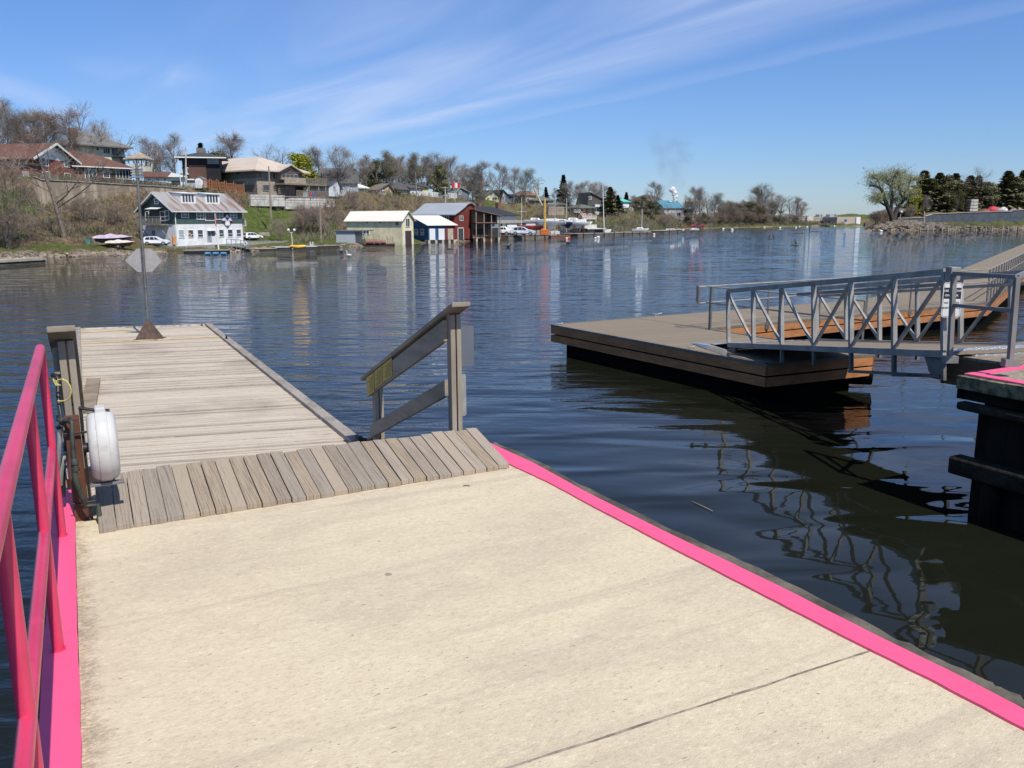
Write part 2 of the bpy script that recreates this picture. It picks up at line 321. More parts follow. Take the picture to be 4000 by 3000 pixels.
# ================================================================ terrain
def interp(x, xs, ys):
    if x <= xs[0]: return ys[0]
    if x >= xs[-1]: return ys[-1]
    for i in range(len(xs) - 1):
        if x <= xs[i + 1]:
            k = (x - xs[i]) / (xs[i + 1] - xs[i]); return ys[i] * (1 - k) + ys[i + 1] * k
def prof(px, pyW, *pts):                              # pts: (d, py) -> distances behind the waterline with the height seen there
    Y = G(px, pyW, 0).y; d = [-6, 0]; z = [-1.5, -.02]
    for dd, py in pts: d.append(dd); z.append(at(px, py, Y + dd).z)
    d.append(d[-1] + 40); z.append(z[-1] + 1.0); d.append(d[-1] + 160); z.append(z[-1] + 2)
    g = at(px, 860, Y); return (g.x / g.y, Y, d, z)
TL = [prof(-700, 1045, (3, 1010), (12, 975), (30, 800), (31, 740)), prof(0, 1015, (2, 993), (9, 975), (30, 760), (31.5, 690)), prof(130, 1008, (2, 988), (9, 970), (30, 745), (31.5, 688)),
      prof(170, 1005, (2, 985), (9, 966), (27, 805), (28, 700)), prof(400, 997, (2, 980), (9, 962), (27, 782), (28, 716)), prof(500, 994, (2, 977), (9, 958), (27, 762), (28, 722)),
      prof(640, 991, (2, 975), (12, 952), (30, 766), (31, 729)), prof(730, 989, (2, 975), (14, 948), (32, 766), (33, 740)), prof(760, 988, (2, 973), (14, 947), (32, 772), (33, 746)), prof(900, 984, (2, 970), (14, 945), (32, 768), (33, 756)),
      prof(970, 981, (2, 967), (16, 940), (34, 784), (35, 764)), prof(1115, 975, (2, 962), (18, 934), (36, 800), (37, 775)), prof(1310, 967, (2, 955), (12, 936), (36, 798), (37, 775)),
      prof(1340, 966, (2, 954), (12, 932), (36, 785), (37, 775)), prof(1400, 963, (2, 952), (12, 928), (36, 757), (40, 748)), prof(1600, 952, (2, 942), (14, 920), (38, 770), (40, 765)), prof(1800, 943, (2, 933), (16, 912), (40, 784), (42, 781)),
      prof(1950, 936, (1, 924), (28, 908), (46, 793), (48, 790)), prof(2100, 929, (1, 917), (28, 901), (46, 799), (48, 797)), prof(2250, 923, (1, 911), (28, 897), (46, 832), (48, 828)), prof(2350, 919, (1, 907), (26, 893), (46, 836), (48, 830)),
      prof(2450, 915, (2, 905), (14, 897), (34, 829), (36, 824)), prof(2500, 912, (2, 903), (14, 896), (34, 839), (36, 835)), prof(2600, 904, (3, 897), (14, 890), (34, 844), (36, 840)), prof(2700, 897, (3, 892), (10, 885), (24, 863), (26, 860)),
      prof(2800, 891, (3, 888), (10, 884), (24, 877), (26, 875)), prof(2950, 888, (3, 884), (10, 880), (24, 877), (26, 876)), prof(3200, 884, (3, 880), (10, 874), (24, 871), (26, 870)), prof(3310, 883, (3, 879), (10, 868), (20, 858), (26, 857)), prof(3440, 882, (3, 878), (10, 866), (20, 857), (26, 858)),
      prof(3600, 881, (3, 878), (10, 866), (24, 860), (26, 859)), prof(4400, 879, (3, 876), (10, 868), (24, 865), (26, 862))]
TP = [prof(3385, 903, (3, 905), (8, 905), (12, 905), (13, 905)), prof(3430, 901, (2, 889), (6, 884), (12, 876), (13, 876)), prof(3500, 900, (2, 880), (6, 866), (12, 862), (13, 857)), prof(3560, 900, (2, 880), (6, 868), (12, 864), (13, 852)),
      prof(3606, 900, (2, 882), (6, 872), (12, 868), (13, 850)), prof(3612, 900, (2, 884), (6, 876), (12, 870), (13, 836)), prof(3800, 899, (2, 887), (6, 877), (12, 868), (13, 831)), prof(4000, 898, (2, 886), (6, 872), (12, 865), (13, 822)), prof(4800, 893, (2, 880), (6, 868), (12, 862), (13, 815))]
def Zt(T, X, Y):
    t = X / Y; ts = [q[0] for q in T]; t = min(max(t, ts[0]), ts[-1] - 1e-6)
    i = max(j for j in range(len(ts) - 1) if ts[j] <= t); k = (t - ts[i]) / (ts[i + 1] - ts[i])
    Y0 = T[i][1] * (1 - k) + T[i + 1][1] * k; d = Y - Y0
    return interp(d, T[i][2], T[i][3]) * (1 - k) + interp(d, T[i + 1][2], T[i + 1][3]) * k, d
def gz(X, Y): return Zt(TL, X, Y)[0]
def gzp(X, Y): return Zt(TP, X, Y)[0]
def onL(px, d):                                       # ground point at photo column px, d metres behind the waterline
    t = (px - 2000) / 3303.0; ts = [q[0] for q in TL]; Y = interp(t, ts, [q[1] for q in TL]) + d; return Vector((t * Y, Y, gz(t * Y, Y)))
def onP(px, d):
    t = (px - 2000) / 3303.0; Y = interp(t, [q[0] for q in TP], [q[1] for q in TP]) + d; return Vector((t * Y, Y, gzp(t * Y, Y)))

def m_ground(name):
    m = bpy.data.materials.new(name); m.use_nodes = True; nt = m.node_tree; b = nt.nodes['Principled BSDF']; b.inputs['Roughness'].default_value = .95; b.inputs['Specular IOR Level'].default_value = .1
    g = nd(nt, 'ShaderNodeNewGeometry'); at_ = nd(nt, 'ShaderNodeVertexColor'); at_.layer_name = 'cover'; s = nd(nt, 'ShaderNodeSeparateColor'); nt.links.new(at_.outputs[0], s.inputs[0])
    def N(sc, det=5, rough=.65):
        n = nd(nt, 'ShaderNodeTexNoise', i_Scale=sc, i_Detail=det, i_Roughness=rough); nt.links.new(g.outputs['Position'], n.inputs['Vector']); return n.outputs[0]
    a, bb, cc = N(.22), N(1.3, 6), N(4.5, 4)
    dry = mixc(nt, mapr(nt, bb, .35, .65), (.145, .098, .062), (.27, .205, .135))
    dry = mixc(nt, mapr(nt, a, .45, .68), dry, (.17, .135, .07))
    dry = mixc(nt, mapr(nt, cc, .58, .74, 0, .8), dry, (.045, .033, .022))
    grn = mixc(nt, mapr(nt, bb, .35, .65), (.055, .090, .022), (.135, .165, .045))
    grn = mixc(nt, mapr(nt, cc, .60, .75, 0, .6), grn, (.20, .17, .09))
    rk = mixc(nt, mapr(nt, cc, .38, .62), (.10, .075, .05), (.36, .30, .235))
    gf = mapr(nt, mth(nt, 'ADD', s.outputs[1], mth(nt, 'MULTIPLY', mth(nt, 'SUBTRACT', bb, .5), 1.1)), .38, .62)
    rf = mapr(nt, mth(nt, 'ADD', s.outputs[0], mth(nt, 'MULTIPLY', mth(nt, 'SUBTRACT', bb, .5), .9)), .4, .6)
    col = mixc(nt, rf, mixc(nt, gf, dry, grn), rk)
    pv_ = mixc(nt, mapr(nt, cc, .3, .7), (.25, .245, .24), (.33, .325, .315))
    col = mixc(nt, mapr(nt, s.outputs[2], .45, .55), col, pv_)
    nt.links.new(col, b.inputs['Base Color'])
    bp = nd(nt, 'ShaderNodeBump', i_Strength=1.0, i_Distance=.35); nt.links.new(cc, bp.inputs['Height']); nt.links.new(bp.outputs[0], b.inputs['Normal'])
    return m

def hsh(x, y, s=0):
    v = math.sin(x * 12.9898 + y * 78.233 + s * 37.719) * 43758.5453; return v - math.floor(v)
def vn(x, y, s=0):
    xi, yi = math.floor(x), math.floor(y); fx, fy = x - xi, y - yi; fx = fx * fx * (3 - 2 * fx); fy = fy * fy * (3 - 2 * fy)
    return (hsh(xi, yi, s) * (1 - fx) + hsh(xi + 1, yi, s) * fx) * (1 - fy) + (hsh(xi, yi + 1, s) * (1 - fx) + hsh(xi + 1, yi + 1, s) * fx) * fy

def coverL(px, d, dS, dT):
    """(rock/bank, grass, paving) amounts"""
    r = g = p = 0.0
    if d < 2.2: r = .75 if px > 180 and px < 900 or px > 2700 else .95
    elif d < dS: g = .62
    if d > dT + 1: g = .62
    if dS <= d <= dT:
        k = (d - dS) / (dT - dS)
        if px < 150 and k > .5: g = .75
        elif px < 100 and .12 < k < .3: g = .7
        elif 950 < px < 1180: g = .85 - .3 * abs((px - 1050) / 100)
        elif 1180 < px < 1320 and k < .25: g = .8
        elif 2200 < px < 2400 and k < .4: g = .75
        elif 1300 < px < 1700: g = .36 if k > .5 else .3
        elif 1950 < px < 2700: g = .46
        elif px > 2700: g = .3
        elif 480 < px < 560 and k < .5: r = .42
    if 640 < px < 960 and 2.5 < d < 13 and not (830 < px < 960 and d < 7.5): p = 1
    if 960 <= px < 1130 and 8 < d < 15: p = 1
    if 1895 < px < 2330 and d < 26: p = .9; r = 0
    return r, g, p
def coverP(px, d, dS, dT):
    r = 1.0 if (px < 3690 and d < 6) else (.55 if d < 2.5 else 0)
    g = .6 if 3 < d < 11 else .3
    if d > 12 and px > 3650: g = 0; r = .35
    return r, g, 0
def terrain(name, T, px0, px1, step, rows, cover, dSi, mat_, rough=.25):
    cols = []; px = px0
    while px <= px1: cols.append(px); px += step
    V = []; C = []
    for px in cols:
        t = (px - 2000) / 3303.0; ts = [q[0] for q in T]; Y0 = interp(t, ts, [q[1] for q in T])
        i = max([j for j in range(len(ts) - 1) if ts[j] <= t] or [0]); dS = T[i][2][dSi]; dT = T[i][2][dSi + 1]
        for d in rows:
            Y = Y0 + d; X = t * Y; z = Zt(T, X, Y)[0]
            amp = rough if d > .5 else .08
            if cover(px, d, dS, dT)[2] > .5: amp = .02
            z += amp * ((vn(X * .9, Y * .9, 1) - .5) + (vn(X * .35, Y * .35, 2) - .5) * 1.6)
            if d <= 0: z = min(z, -.02)
            V.append((X, Y, z)); C.append(cover(px, d, dS, dT))
    n = len(rows); F = [(a * n + b, (a + 1) * n + b, (a + 1) * n + b + 1, a * n + b + 1) for a in range(len(cols) - 1) for b in range(n - 1)]
    mb = MB(); mb.add(V, F); o = mb.build(name, mat_, None, smooth=True, origin=False)
    ca = o.data.color_attributes.new('cover', 'FLOAT_COLOR', 'POINT')
    for i, q in enumerate(C): ca.data[i].color = (q[0], q[1], q[2], 1)
    tag(o, kind='structure'); return o
MGR = m_ground("hillside_soil")
rowsL = [-6, -.6, 0, .4, .9, 1.5, 2.2] + [3 + i * .75 for i in range(66)] + [54, 60, 70, 85, 110, 150, 220]
terrain('hillside', TL, -700, 4400, 10, rowsL, coverL, 3, MGR, .45)
rowsP = [-6, -.6, 0] + [.35 + i * .4 for i in range(36)] + [16, 20, 30, 50, 80, 130, 200]
terrain('point_of_land', TP, 3385, 4800, 8, rowsP, coverP, 3, m_ground("rocky_soil"), .6)

w = MB(); w.add([(-4000, -300, 0), (4000, -300, 0), (4000, 7000, 0), (-4000, 7000, 0)], [(0, 1, 2, 3)])
tag(w.build('water', m_water(), None, origin=False), kind='structure')
lb = MB(); lb.add([(-4000, -300, -2.4), (4000, -300, -2.4), (4000, 7000, -2.4), (-4000, 7000, -2.4)], [(0, 1, 2, 3)])
tag(lb.build('lake_bed', mat('lake_mud', (.05, .045, .03)), None, origin=False), kind='structure')

def hill(name, px0, px1, Y, peaks, m, depth=500):
    mb = MB(); xs = [px0 + (px1 - px0) * i / 60 for i in range(61)]; V = []
    for j, (dy, k) in enumerate(((0, 0), (40, .55), (90, .85), (150, 1), (260, .8), (depth, 0))):
        for px in xs:
            pk = interp(px, [p[0] for p in peaks], [p[1] for p in peaks]); z = max(-1, at(px, pk, Y + 150).z * k - (1 if k == 0 else 0))
            P = at(px, 850, Y + dy); V.append((P.x, P.y, z + (vn(P.x * .02, P.y * .02) - .5) * 3 * k))
    mb.add(V, [(a * 61 + b, a * 61 + b + 1, (a + 1) * 61 + b + 1, (a + 1) * 61 + b) for a in range(5) for b in range(60)])
    return tag(mb.build(name, m, None, smooth=True, origin=False), kind='structure')
MH = mat('bare_wood_hill', (.16, .125, .115), .95, (.10, .088, .075), .035, bump=2.0, bscale=.12)
hill('hill', 3375, 3640, 900, [(3375, 850), (3420, 832), (3470, 812), (3520, 803), (3560, 806), (3600, 822), (3640, 840)], MH)
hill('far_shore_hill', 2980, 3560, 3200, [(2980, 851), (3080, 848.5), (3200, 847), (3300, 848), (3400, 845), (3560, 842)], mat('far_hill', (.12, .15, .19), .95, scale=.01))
hill('wooded_hill', 2300, 2660, 420, [(2300, 835), (2400, 800), (2460, 775), (2520, 756), (2570, 768), (2620, 805), (2660, 838)], MH, 300)
# ================================================================ foreground
U = (G(252, 2092, DECK) - G(233, 2537, DECK)); U.z = 0; U.normalize()
U = Vector((math.sin(math.atan2(262 - 2000, 3303)), math.cos(math.atan2(262 - 2000, 3303)), 0)); V_ = Vector((U.y, -U.x, 0))
def P2(p): return (p.x, p.y)
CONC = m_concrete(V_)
PINK = mat('pink_paint', (.86, .100, .235), .48, (.76, .085, .205), 6.0, bump=.0015, bscale=40, lo=.3, hi=.5, chips=(.42, .33, .27), chipw=.69)
PINKR = mat('pink_rail_paint', (.66, .050, .125), .34, (.54, .038, .098), 3.0, bump=.0006, bscale=60, chips=(.75, .42, .45), chipw=.70)
OLDT = mat('weathered_timber', (.15, .13, .10), .95, (.055, .048, .036), 3.0, bump=.02, bscale=14, stretch=(1, 1, 3))
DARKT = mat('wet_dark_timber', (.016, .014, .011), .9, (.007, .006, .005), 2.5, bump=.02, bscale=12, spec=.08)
# --- concrete pier
inner = [(1989, 1811), (2141, 1881), (2300, 1967), (2600, 2124), (2962, 2311), (3329, 2500), (3644, 2655), (3918, 2800), (4150, 2925)]
outer = [(1886, 1717), (2080, 1805), (2300, 1926), (2600, 2076), (3022, 2277), (3462, 2500), (3701, 2614), (4000, 2768), (4200, 2868)]
tim = [(1933, 1729), (2090, 1797), (2300, 1912), (2600, 2057), (3022, 2247), (3510, 2500), (3856, 2663), (4000, 2732), (4230, 2850)]
zc = DECK + .012
IN = [G(x, y, zc) for x, y in inner]; OU = [G(x, y, zc) for x, y in outer]; TI = [G(x, y, DECK - .06) for x, y in tim]
def ext(L, k=6.0): d = (L[-1] - L[-2]).normalized(); return L + [L[-1] + d * k]
IN, OU, TI = ext(IN), ext(OU), ext(TI)
LA, LB = G(294, 2033, DECK), G(320, 3000, DECK); dl = (LA - LB).normalized()
L0 = LA + dl * .35; L1 = LB - dl * 5.5
pier = thing('concrete_pier', 'pale concrete pier deck with bright pink painted edges, in front of the plank ramp', 'pier', (0, 3, 0), world=True)
ENDL = L0 + dl * 0; ENDR = G(1886, 1722, DECK)
slab = MB(); poly = [P2(L1), P2(L0), P2(G(420, 1990, DECK) + U * .45), P2(ENDR)] + [P2(p.lerp(q, .5)) for p, q in zip(IN, OU)] + [(IN[-1].x, L1.y)]
slab.prism(poly, DECK - .30, DECK); slab.build('deck_slab', CONC, pier)
# joint lines: shallow dark grooves of sealant
j = MB()
for (a, b) in (((1989, 3000), (3430, 2534)),):
    A, B = G(*a, DECK), G(*b, DECK); A = A - (B - A).normalized() * 3
    n = 60; side = Vector((-(B - A).y, (B - A).x, 0)).normalized(); top = []; bot = []
    for i in range(n + 1):
        p = A.lerp(B, i / n); wv = .0035 + .004 * vn(i * .7, 3); of = (vn(i * .5, 8) - .5) * .006
        top.append(p + side * (of + wv)); bot.append(p + side * (of - wv))
    o = len(j.v); j.add([(q.x, q.y, DECK + .0015) for q in top] + [(q.x, q.y, DECK + .0015) for q in bot], [(n + 1 + i, n + 2 + i, i + 1, i) for i in range(n)])
j.build('joint', mat('joint_filler', (.16, .13, .11), .9, (.34, .28, .23), 9.0, lo=.4, hi=.6), pier)
def strip(L, Rr, z0, z1):
    mb = MB()
    for i in range(len(L) - 1):
        a, b, c_, d_ = L[i], L[i + 1], Rr[i + 1], Rr[i]; mb.prism([P2(a), P2(b), P2(c_), P2(d_)], z0, z1)
    return mb
def strip2(L, Rr, z0, z1):
    n = len(L); V = [(p.x, p.y, z1) for p in L] + [(p.x, p.y, z1) for p in Rr] + [(p.x, p.y, z0) for p in L] + [(p.x, p.y, z0) for p in Rr]; F = []
    for i in range(n - 1): F += [(i, i + 1, n + i + 1, n + i), (2 * n + i, 2 * n + i + 1, i + 1, i), (n + i, n + i + 1, 3 * n + i + 1, 3 * n + i)]
    F += [(0, n, 3 * n, 2 * n), (n - 1, 3 * n - 1, 4 * n - 1, 2 * n - 1)]
    mb = MB(); mb.add(V, F); return mb
def subdiv(L, k=6, amp=0.0, s=0):
    out = []
    for i in range(len(L) - 1):
        for q in range(k):
            p = L[i].lerp(L[i + 1], q / k); nrm = Vector(((L[i + 1] - L[i]).y, -(L[i + 1] - L[i]).x, 0)).normalized()
            out.append(p + nrm * amp * (vn(len(out) * .8, s) - .5))
    return out + [L[-1]]
strip2(subdiv(IN, 8, .005, 1), subdiv(OU, 8, .004, 2), DECK - .28, zc).build('painted_edge', PINK, pier)
strip2(subdiv(OU, 8, -.02, 3), subdiv(TI, 8, .03, 4), DECK - .34, DECK - .055).build('edge_timber', OLDT, pier)
CZ = DECK + .03
LI = [L0 + dl * .25, LA, LA.lerp(LB, .3), LA.lerp(LB, .6), LB, L1]; wL = [(q, .0) for q in LI]
lout = [G(203, 2630, CZ), G(186, 3000, CZ)]; cw = ((LB - lout[1]).dot(V_)); CW = .132
LO = [p - V_ * CW for p in LI]
strip2(subdiv(LO, 8, .012, 5), subdiv(LI, 8, .008, 6), DECK - .30, CZ).build('painted_edge', PINK, pier)
LT = [p - V_ * .13 - Vector((0, 0, 0)) for p in LO]
strip2(subdiv(LT, 8, .03, 7), subdiv([p - V_ * .015 for p in LO], 8, .01, 8), DECK - .75, DECK - .42).build('edge_timber', OLDT, pier)
body = MB(); body.prism([P2(L1 - V_ * .05), P2(L0 - V_ * .05), P2(L0 + U * .3 + V_ * .6), P2(ENDR + Vector((-.05, 0, 0)))] + [P2(p - Vector((.12, .0, 0))) for p in OU] + [(IN[-1].x, L1.y)], -2.3, DECK - .301)
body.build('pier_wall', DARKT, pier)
# small litter on the deck: a dark curl and a pebble
def debris(name, px, py, label, r):
    p = G(px, py, DECK + .004); mb = MB(); mb.tube([p + Vector((math.cos(a) * r, math.sin(a) * r * .6, .002)) for a in (0, .7, 1.5, 2.3, 3.0)], .003, 5)
    tag(mb.build(name, mat('dark_twig', (.09, .07, .045)), None, smooth=True), label, 'twig')
debris('curled_twig', 1822, 1899, 'tiny curled brown twig lying on the pale concrete near the plank ramp', .022)
mb = MB(); p = G(1517, 2245, DECK); mb.ball((p.x, p.y, p.z + .003), .014, 1.4, 1, .35, 8, 5); tag(mb.build('pebble', mat('pebble_grey', (.28, .25, .2)), None, smooth=True), 'small flat grey pebble on the middle of the concrete deck', 'pebble')

# --- pink railing along U on the left edge
rail = thing('pink_railing', 'pink painted pipe railing along the left edge of the concrete pier', 'railing', G(242, 2092, CZ), world=True)
P1r = G(243, 2092, CZ); 
B2 = G(228, 2537, CZ); UR = (P1r - B2); sp_ = UR.length; UR.normalize()
HT = at(190, 1362, P1r.y).z
posts = [P1r - UR * (sp_ * i) for i in range(4)]
def zt(p): return HT
for i, p in enumerate(posts):
    q = MB(); q.tube([(p.x, p.y, CZ - .02), (p.x, p.y, HT - .01)], .0235, 20); q.tube([(p.x, p.y, CZ), (p.x, p.y, CZ + .006)], .030, 20); q.build('post', PINKR, rail, smooth=True)
tr = MB(); a = posts[0]; b = posts[-1]; tr.tube([(a.x, a.y, HT), (b.x, b.y, HT)], .0255, 24)
tr.ball((a.x, a.y, HT), .0255, n=16, m=8); tr.build('top_rail', PINKR, rail, smooth=True)
ZM = at(218, 1752, P1r.y).z
mr = MB(); mr.tube([(a.x, a.y, ZM), (b.x, b.y, ZM)], .0235, 20); mr.build('mid_rail', PINKR, rail, smooth=True)

# --- plank ramp (low wedge at the pier's end)
RP = [m_planks('ramp_boards', U, .135, tuple(tuple(x * k * t for x, t in zip(cc, tt)) for cc in ((.175, .14, .108), (.36, .30, .24), (.19, .15, .115))), gap=0, light=(.46, .40, .33), bump=.006, seed=i * 3.7, grain=1.25) for i, (k, tt) in enumerate(((1.0, (1, 1, 1)), (1.10, (1, 1, 1)), (.86, (1, .98, .96)), (1.02, (1.04, 1, .92)), (.93, (.98, 1, 1.02)), (1.06, (1.02, 1, .95))))]
N0, N1 = G(385, 2063, DECK + .035), G(1992, 1812, DECK + .035); N0.z = N1.z = DECK + .0
F0, F1 = G(371, 1874, DECK + .085), G(1862, 1686, DECK + .11)
ramp = thing('plank_ramp', 'weathered grey plank ramp between the concrete pier and the floating dock', 'ramp', N0.lerp(N1, .5), world=True)
pl = MB(); NB = 29; th = .035
for i in range(NB):
    g = .0014 + .0025 * hsh(i, 4); t0, t1 = i / NB, (i + 1) / NB; a0, a1 = N0.lerp(N1, t0), N0.lerp(N1, t1); b0, b1 = F0.lerp(F1, t0), F0.lerp(F1, t1)
    e = (a1 - a0).normalized() * g; jn = (hsh(i, 9) - .5) * .02; jf = (hsh(i, 2) - .5) * .05; dz = Vector((0, 0, (hsh(i, 5) - .5) * .008))
    da = (a0 - b0).normalized(); up = Vector((0, 0, th))
    pl.cur = int(hsh(i, 11) * 5.99)
    q = [a0 + e + da * jn + dz, a1 - e + da * jn - dz * .5, b1 - e - da * jf - dz * .5, b0 + e - da * jf + dz]
    pl.add(q + [v + up for v in q], [(0, 3, 2, 1), (4, 5, 6, 7), (0, 1, 5, 4), (1, 2, 6, 5), (2, 3, 7, 6), (3, 0, 4, 7)])
pl.build('deck_boards', RP, ramp, bevel=.002)
for k in (.02, .35, .66, .985):
    sb = MB()
    a0, b0 = N0.lerp(N1, k), F0.lerp(F1, k); w_ = (N1 - N0).normalized() * .02
    sb.add([(a0 - w_).to_tuple(), (a0 + w_).to_tuple(), (b0 + w_ + Vector((0, 0, -.005))).to_tuple(), (b0 - w_ + Vector((0, 0, -.005))).to_tuple(), (b0.x - w_.x, b0.y - w_.y, DECK - .02), (b0.x + w_.x, b0.y + w_.y, DECK - .02)], [(0, 1, 2, 3), (3, 2, 5, 4), (0, 3, 4), (1, 5, 2), (0, 4, 5, 1)])
    sb.build('support_beam', OLDT, ramp)
GREYW = mat('grey_wood', (.40, .345, .27), .9, (.23, .19, .145), 2.2, bump=.006, bscale=30, stretch=(1, 1, .25))
GREYR = mat('grey_rail_wood', (.34, .295, .235), .9, (.22, .19, .15), 2.5, bump=.005, bscale=28, stretch=(.4, .4, 2))
# gangplank going down to the floating dock, and its two handrails
DZ = .90                                              # floating dock deck height
gp = MB(); A = G(1840, 1690, DECK) ; 
def handrail(label):
    o = thing('wooden_handrail', label, 'handrail', (0, 0, 0), 0, 'twin wooden handrails of the dock gangplank')
    # local frame: x = V_ (right), y = U (away); near post at origin, slope down away
    L = 2.15; dz = .88; H = 1.06
    def F(x, y, z): return (V_ * x + U * y + Vector((0, 0, z)))
    for y0, zb, zt_ in ((0, -.35, H - .02), (L, -1.3, H - dz - .02)):
        for xo in ((-.045, .0), (.012, .055)):
            q = MB(); q.obox(F(xo[0], y0 - .045, zb), V_ * (xo[1] - xo[0]), U * .09, Vector((0, 0, zt_ - zb))); q.build('post', GREYW, o, bevel=.004)
    def brd(x0, x1, z0, h, ya=-.10, yb=L + .22):
        s = dz / L; q = MB(); a = F(x0, ya, z0 - s * ya); q.obox(a, V_ * (x1 - x0), U * (yb - ya) + Vector((0, 0, -s * (yb - ya))), Vector((0, 0, h))); return q
    brd(-.095, .075, H - .02, .042, -.20, L + .30).build('cap_rail', GREYR, o, bevel=.005)
    brd(-.084, -.046, H - .25, .19, .02, L + .10).build('top_board', GREYR, o, bevel=.003)
    brd(-.084, -.046, H - .74, .15, .02, L + .05).build('lower_board', GREYR, o, bevel=.003)
    return o
hr = handrail('x')
NP = at(1778, 1672, 7.2); NPz = DECK
k1 = put(hr, (NP.x, NP.y, DECK), 0, 1, 'grey wooden handrail standing on the right of the plank ramp, yellow notices taped on it')
k2p = Vector((NP.x, NP.y, DECK)) - V_ * 2.99 - U * .12
k2 = dup(hr, k2p, 0, 1, 'grey wooden handrail seen end-on behind the white hose reel')
# sign backs on the right handrail, notices
SG = mat('grey_sign_back', (.20, .22, .25), .45, (.17, .185, .21), 1.5, metal=.3)
for zc_, nm, mt, hh in ((.74, 'sign_back', SG, .36), (.30, 'sign_back', mat('worn_sign', (.38, .37, .30), .6, (.25, .27, .27), 8), .38)):
    q = MB(); o_ = Vector((NP.x, NP.y, DECK)) + V_ * .062 + U * .02; ww = .13 if zc_ > .5 else .055
    poly = []
    for (cx, cz, a0) in ((ww - .02, hh / 2 - .02, 0), (-ww + .02 + .0, hh / 2 - .02, 90), (-ww + .02, -hh / 2 + .02, 180), (ww - .02, -hh / 2 + .02, 270)):
        for k in range(4): a_ = R(a0 + k * 30); poly.append(Vector((cx + .02 * math.cos(a_), 0, cz + .02 * math.sin(a_))))
    sx = (V_ * .95 + U * .30).normalized()
    q.extr([o_ + sx * (p.x + ww * .35) + Vector((0, 0, zc_ + p.z)) for p in poly], U * .004 + V_ * .0)
    ob = q.build('sign', mt, None); tag(ob, 'grey metal sign seen from behind at the top of the wooden handrail' if zc_ > .5 else 'faded sign seen edge-on below the grey sign on the wooden handrail', 'sign')
YL = mat('yellow_notice', (.55, .42, .10), .7, (.47, .35, .08), 4)
INK = mat('ink', (.10, .08, .04), .8)
for i, (ya, w_, dzz) in enumerate(((1.98, .26, .0), (1.70, .25, -.0), (1.38, .30, .0))):
    s = .88 / 2.15; o_ = Vector((NP.x, NP.y, DECK)) - V_ * .0875; q = MB()
    hgt = (.215, .19, .185)[i]
    a_ = o_ + U * ya + Vector((0, 0, 1.06 - s * ya - .035 - hgt)); q.obox(a_, -V_ * .003, U * w_ + Vector((0, 0, -s * w_)), Vector((0, 0, hgt)))
    nt_ = q.build('paper_notice', YL, None); tag(nt_, ('yellow paper notice lowest on the sloping handrail board', 'middle yellow paper notice on the sloping handrail board', 'uppermost yellow paper notice on the sloping handrail board')[i], 'notice', 'yellow notices on the handrail')
    tx = MB(); org = Vector(nt_.location)
    for r_ in range(8):
        zz_ = hgt * (.10 + .10 * r_); l_ = w_ * (.5 + .35 * hsh(i, r_)); b_ = a_ - V_ * .0035 + U * .02 + Vector((0, 0, zz_ - s * .02)) - org
        tx.obox(b_, -V_ * .0006, U * l_ + Vector((0, 0, -s * l_)), Vector((0, 0, .006)))
    o2 = tx.build('print', INK, nt_)
# gangplank
gpk = MB(); A0 = Vector((NP.x, NP.y, DECK + .04)) - V_ * .12 + U * .2; 
for i in range(16):
    q0 = i * .14; zz_ = lambda y: DECK - .13 - .33 * y
    a_ = A0 + U * (q0 + .003); gpk.obox((a_.x, a_.y, zz_(q0)), -V_ * 2.78, U * .134 + Vector((0, 0, -.36 * .134)), Vector((0, 0, .035)))
tag(gpk.build('gangplank', GREYW, None), 'sloping wooden gangplank between the two handrails down to the floating dock', 'gangplank')

# --- grey wooden floating dock
dock = thing('floating_dock', 'long weathered grey floating dock of narrow boards beyond the plank ramp', 'dock', G(650, 1500, DZ), world=True)
DR0, DR1 = G(1419, 1732, DZ), G(823, 1269, DZ); DL1 = G(289, 1287, DZ); DD = (DR0 - DR1).normalized()
DL0 = DL1 + DD * (DR1 - DR0).length
wv = (DR1 - DL1); bdir = wv.normalized()
DB = [m_planks('dock_boards', bdir, .092, tuple(tuple(x * k for x in cc) for cc in ((.35, .285, .22), (.62, .54, .44), (.24, .19, .145))), gap=0, light=(.78, .71, .62), bump=.006, seed=i * 5.1, grain=1.2) for i, k in enumerate((1.0, 1.12, .84, .92, 1.05, .72))]
db = MB(); Lk = (DR1 - DR0).length; nb = int(Lk / .092)
a_, b_ = DL0 + bdir * .14 - DD * 0, DR0 - bdir * .14
dk = MB(); dk.prism([P2(a_), P2(b_), P2(DR1 - bdir * .14), P2(DL1 + bdir * .14)], DZ - .14, DZ - .06)
# individually modelled boards
for i in range(nb):
    p0 = DL1 + bdir * (.14 + .006 * hsh(i, 1)) + DD * (.10 + i * .092 + .004); p1 = DR1 - bdir * (.14 + .006 * hsh(i, 2)) + DD * (.10 + i * .092 + .004)
    w_ = .092 - .016; dk.cur = int(hsh(i, 12) * 5.99); dk.obox((p0.x, p0.y, DZ - .03), (p1.x - p0.x, p1.y - p0.y, 0), DD * w_, Vector((0, 0, .03 + (hsh(i, 6) - .5) * .007)))
for k in range(18):
    f = k / 18; p0 = DL0 + bdir * .14 + DD * (.092 * k); p1 = p0 + bdir * ((DR0 - DL0).length - .30) * (1 - f); dk.cur = int(hsh(k, 13) * 5.99)
    dk.obox((p0.x, p0.y, DZ - .03), (p1.x - p0.x, p1.y - p0.y, 0), DD * .076, Vector((0, 0, .03)))
dk.build('deck_boards', DB, dock)
EB = m_planks('dock_edge_boards', DD, 5.0, ((.20, .17, .145), (.36, .32, .28), (.16, .135, .11)), gap=0, bump=.006)
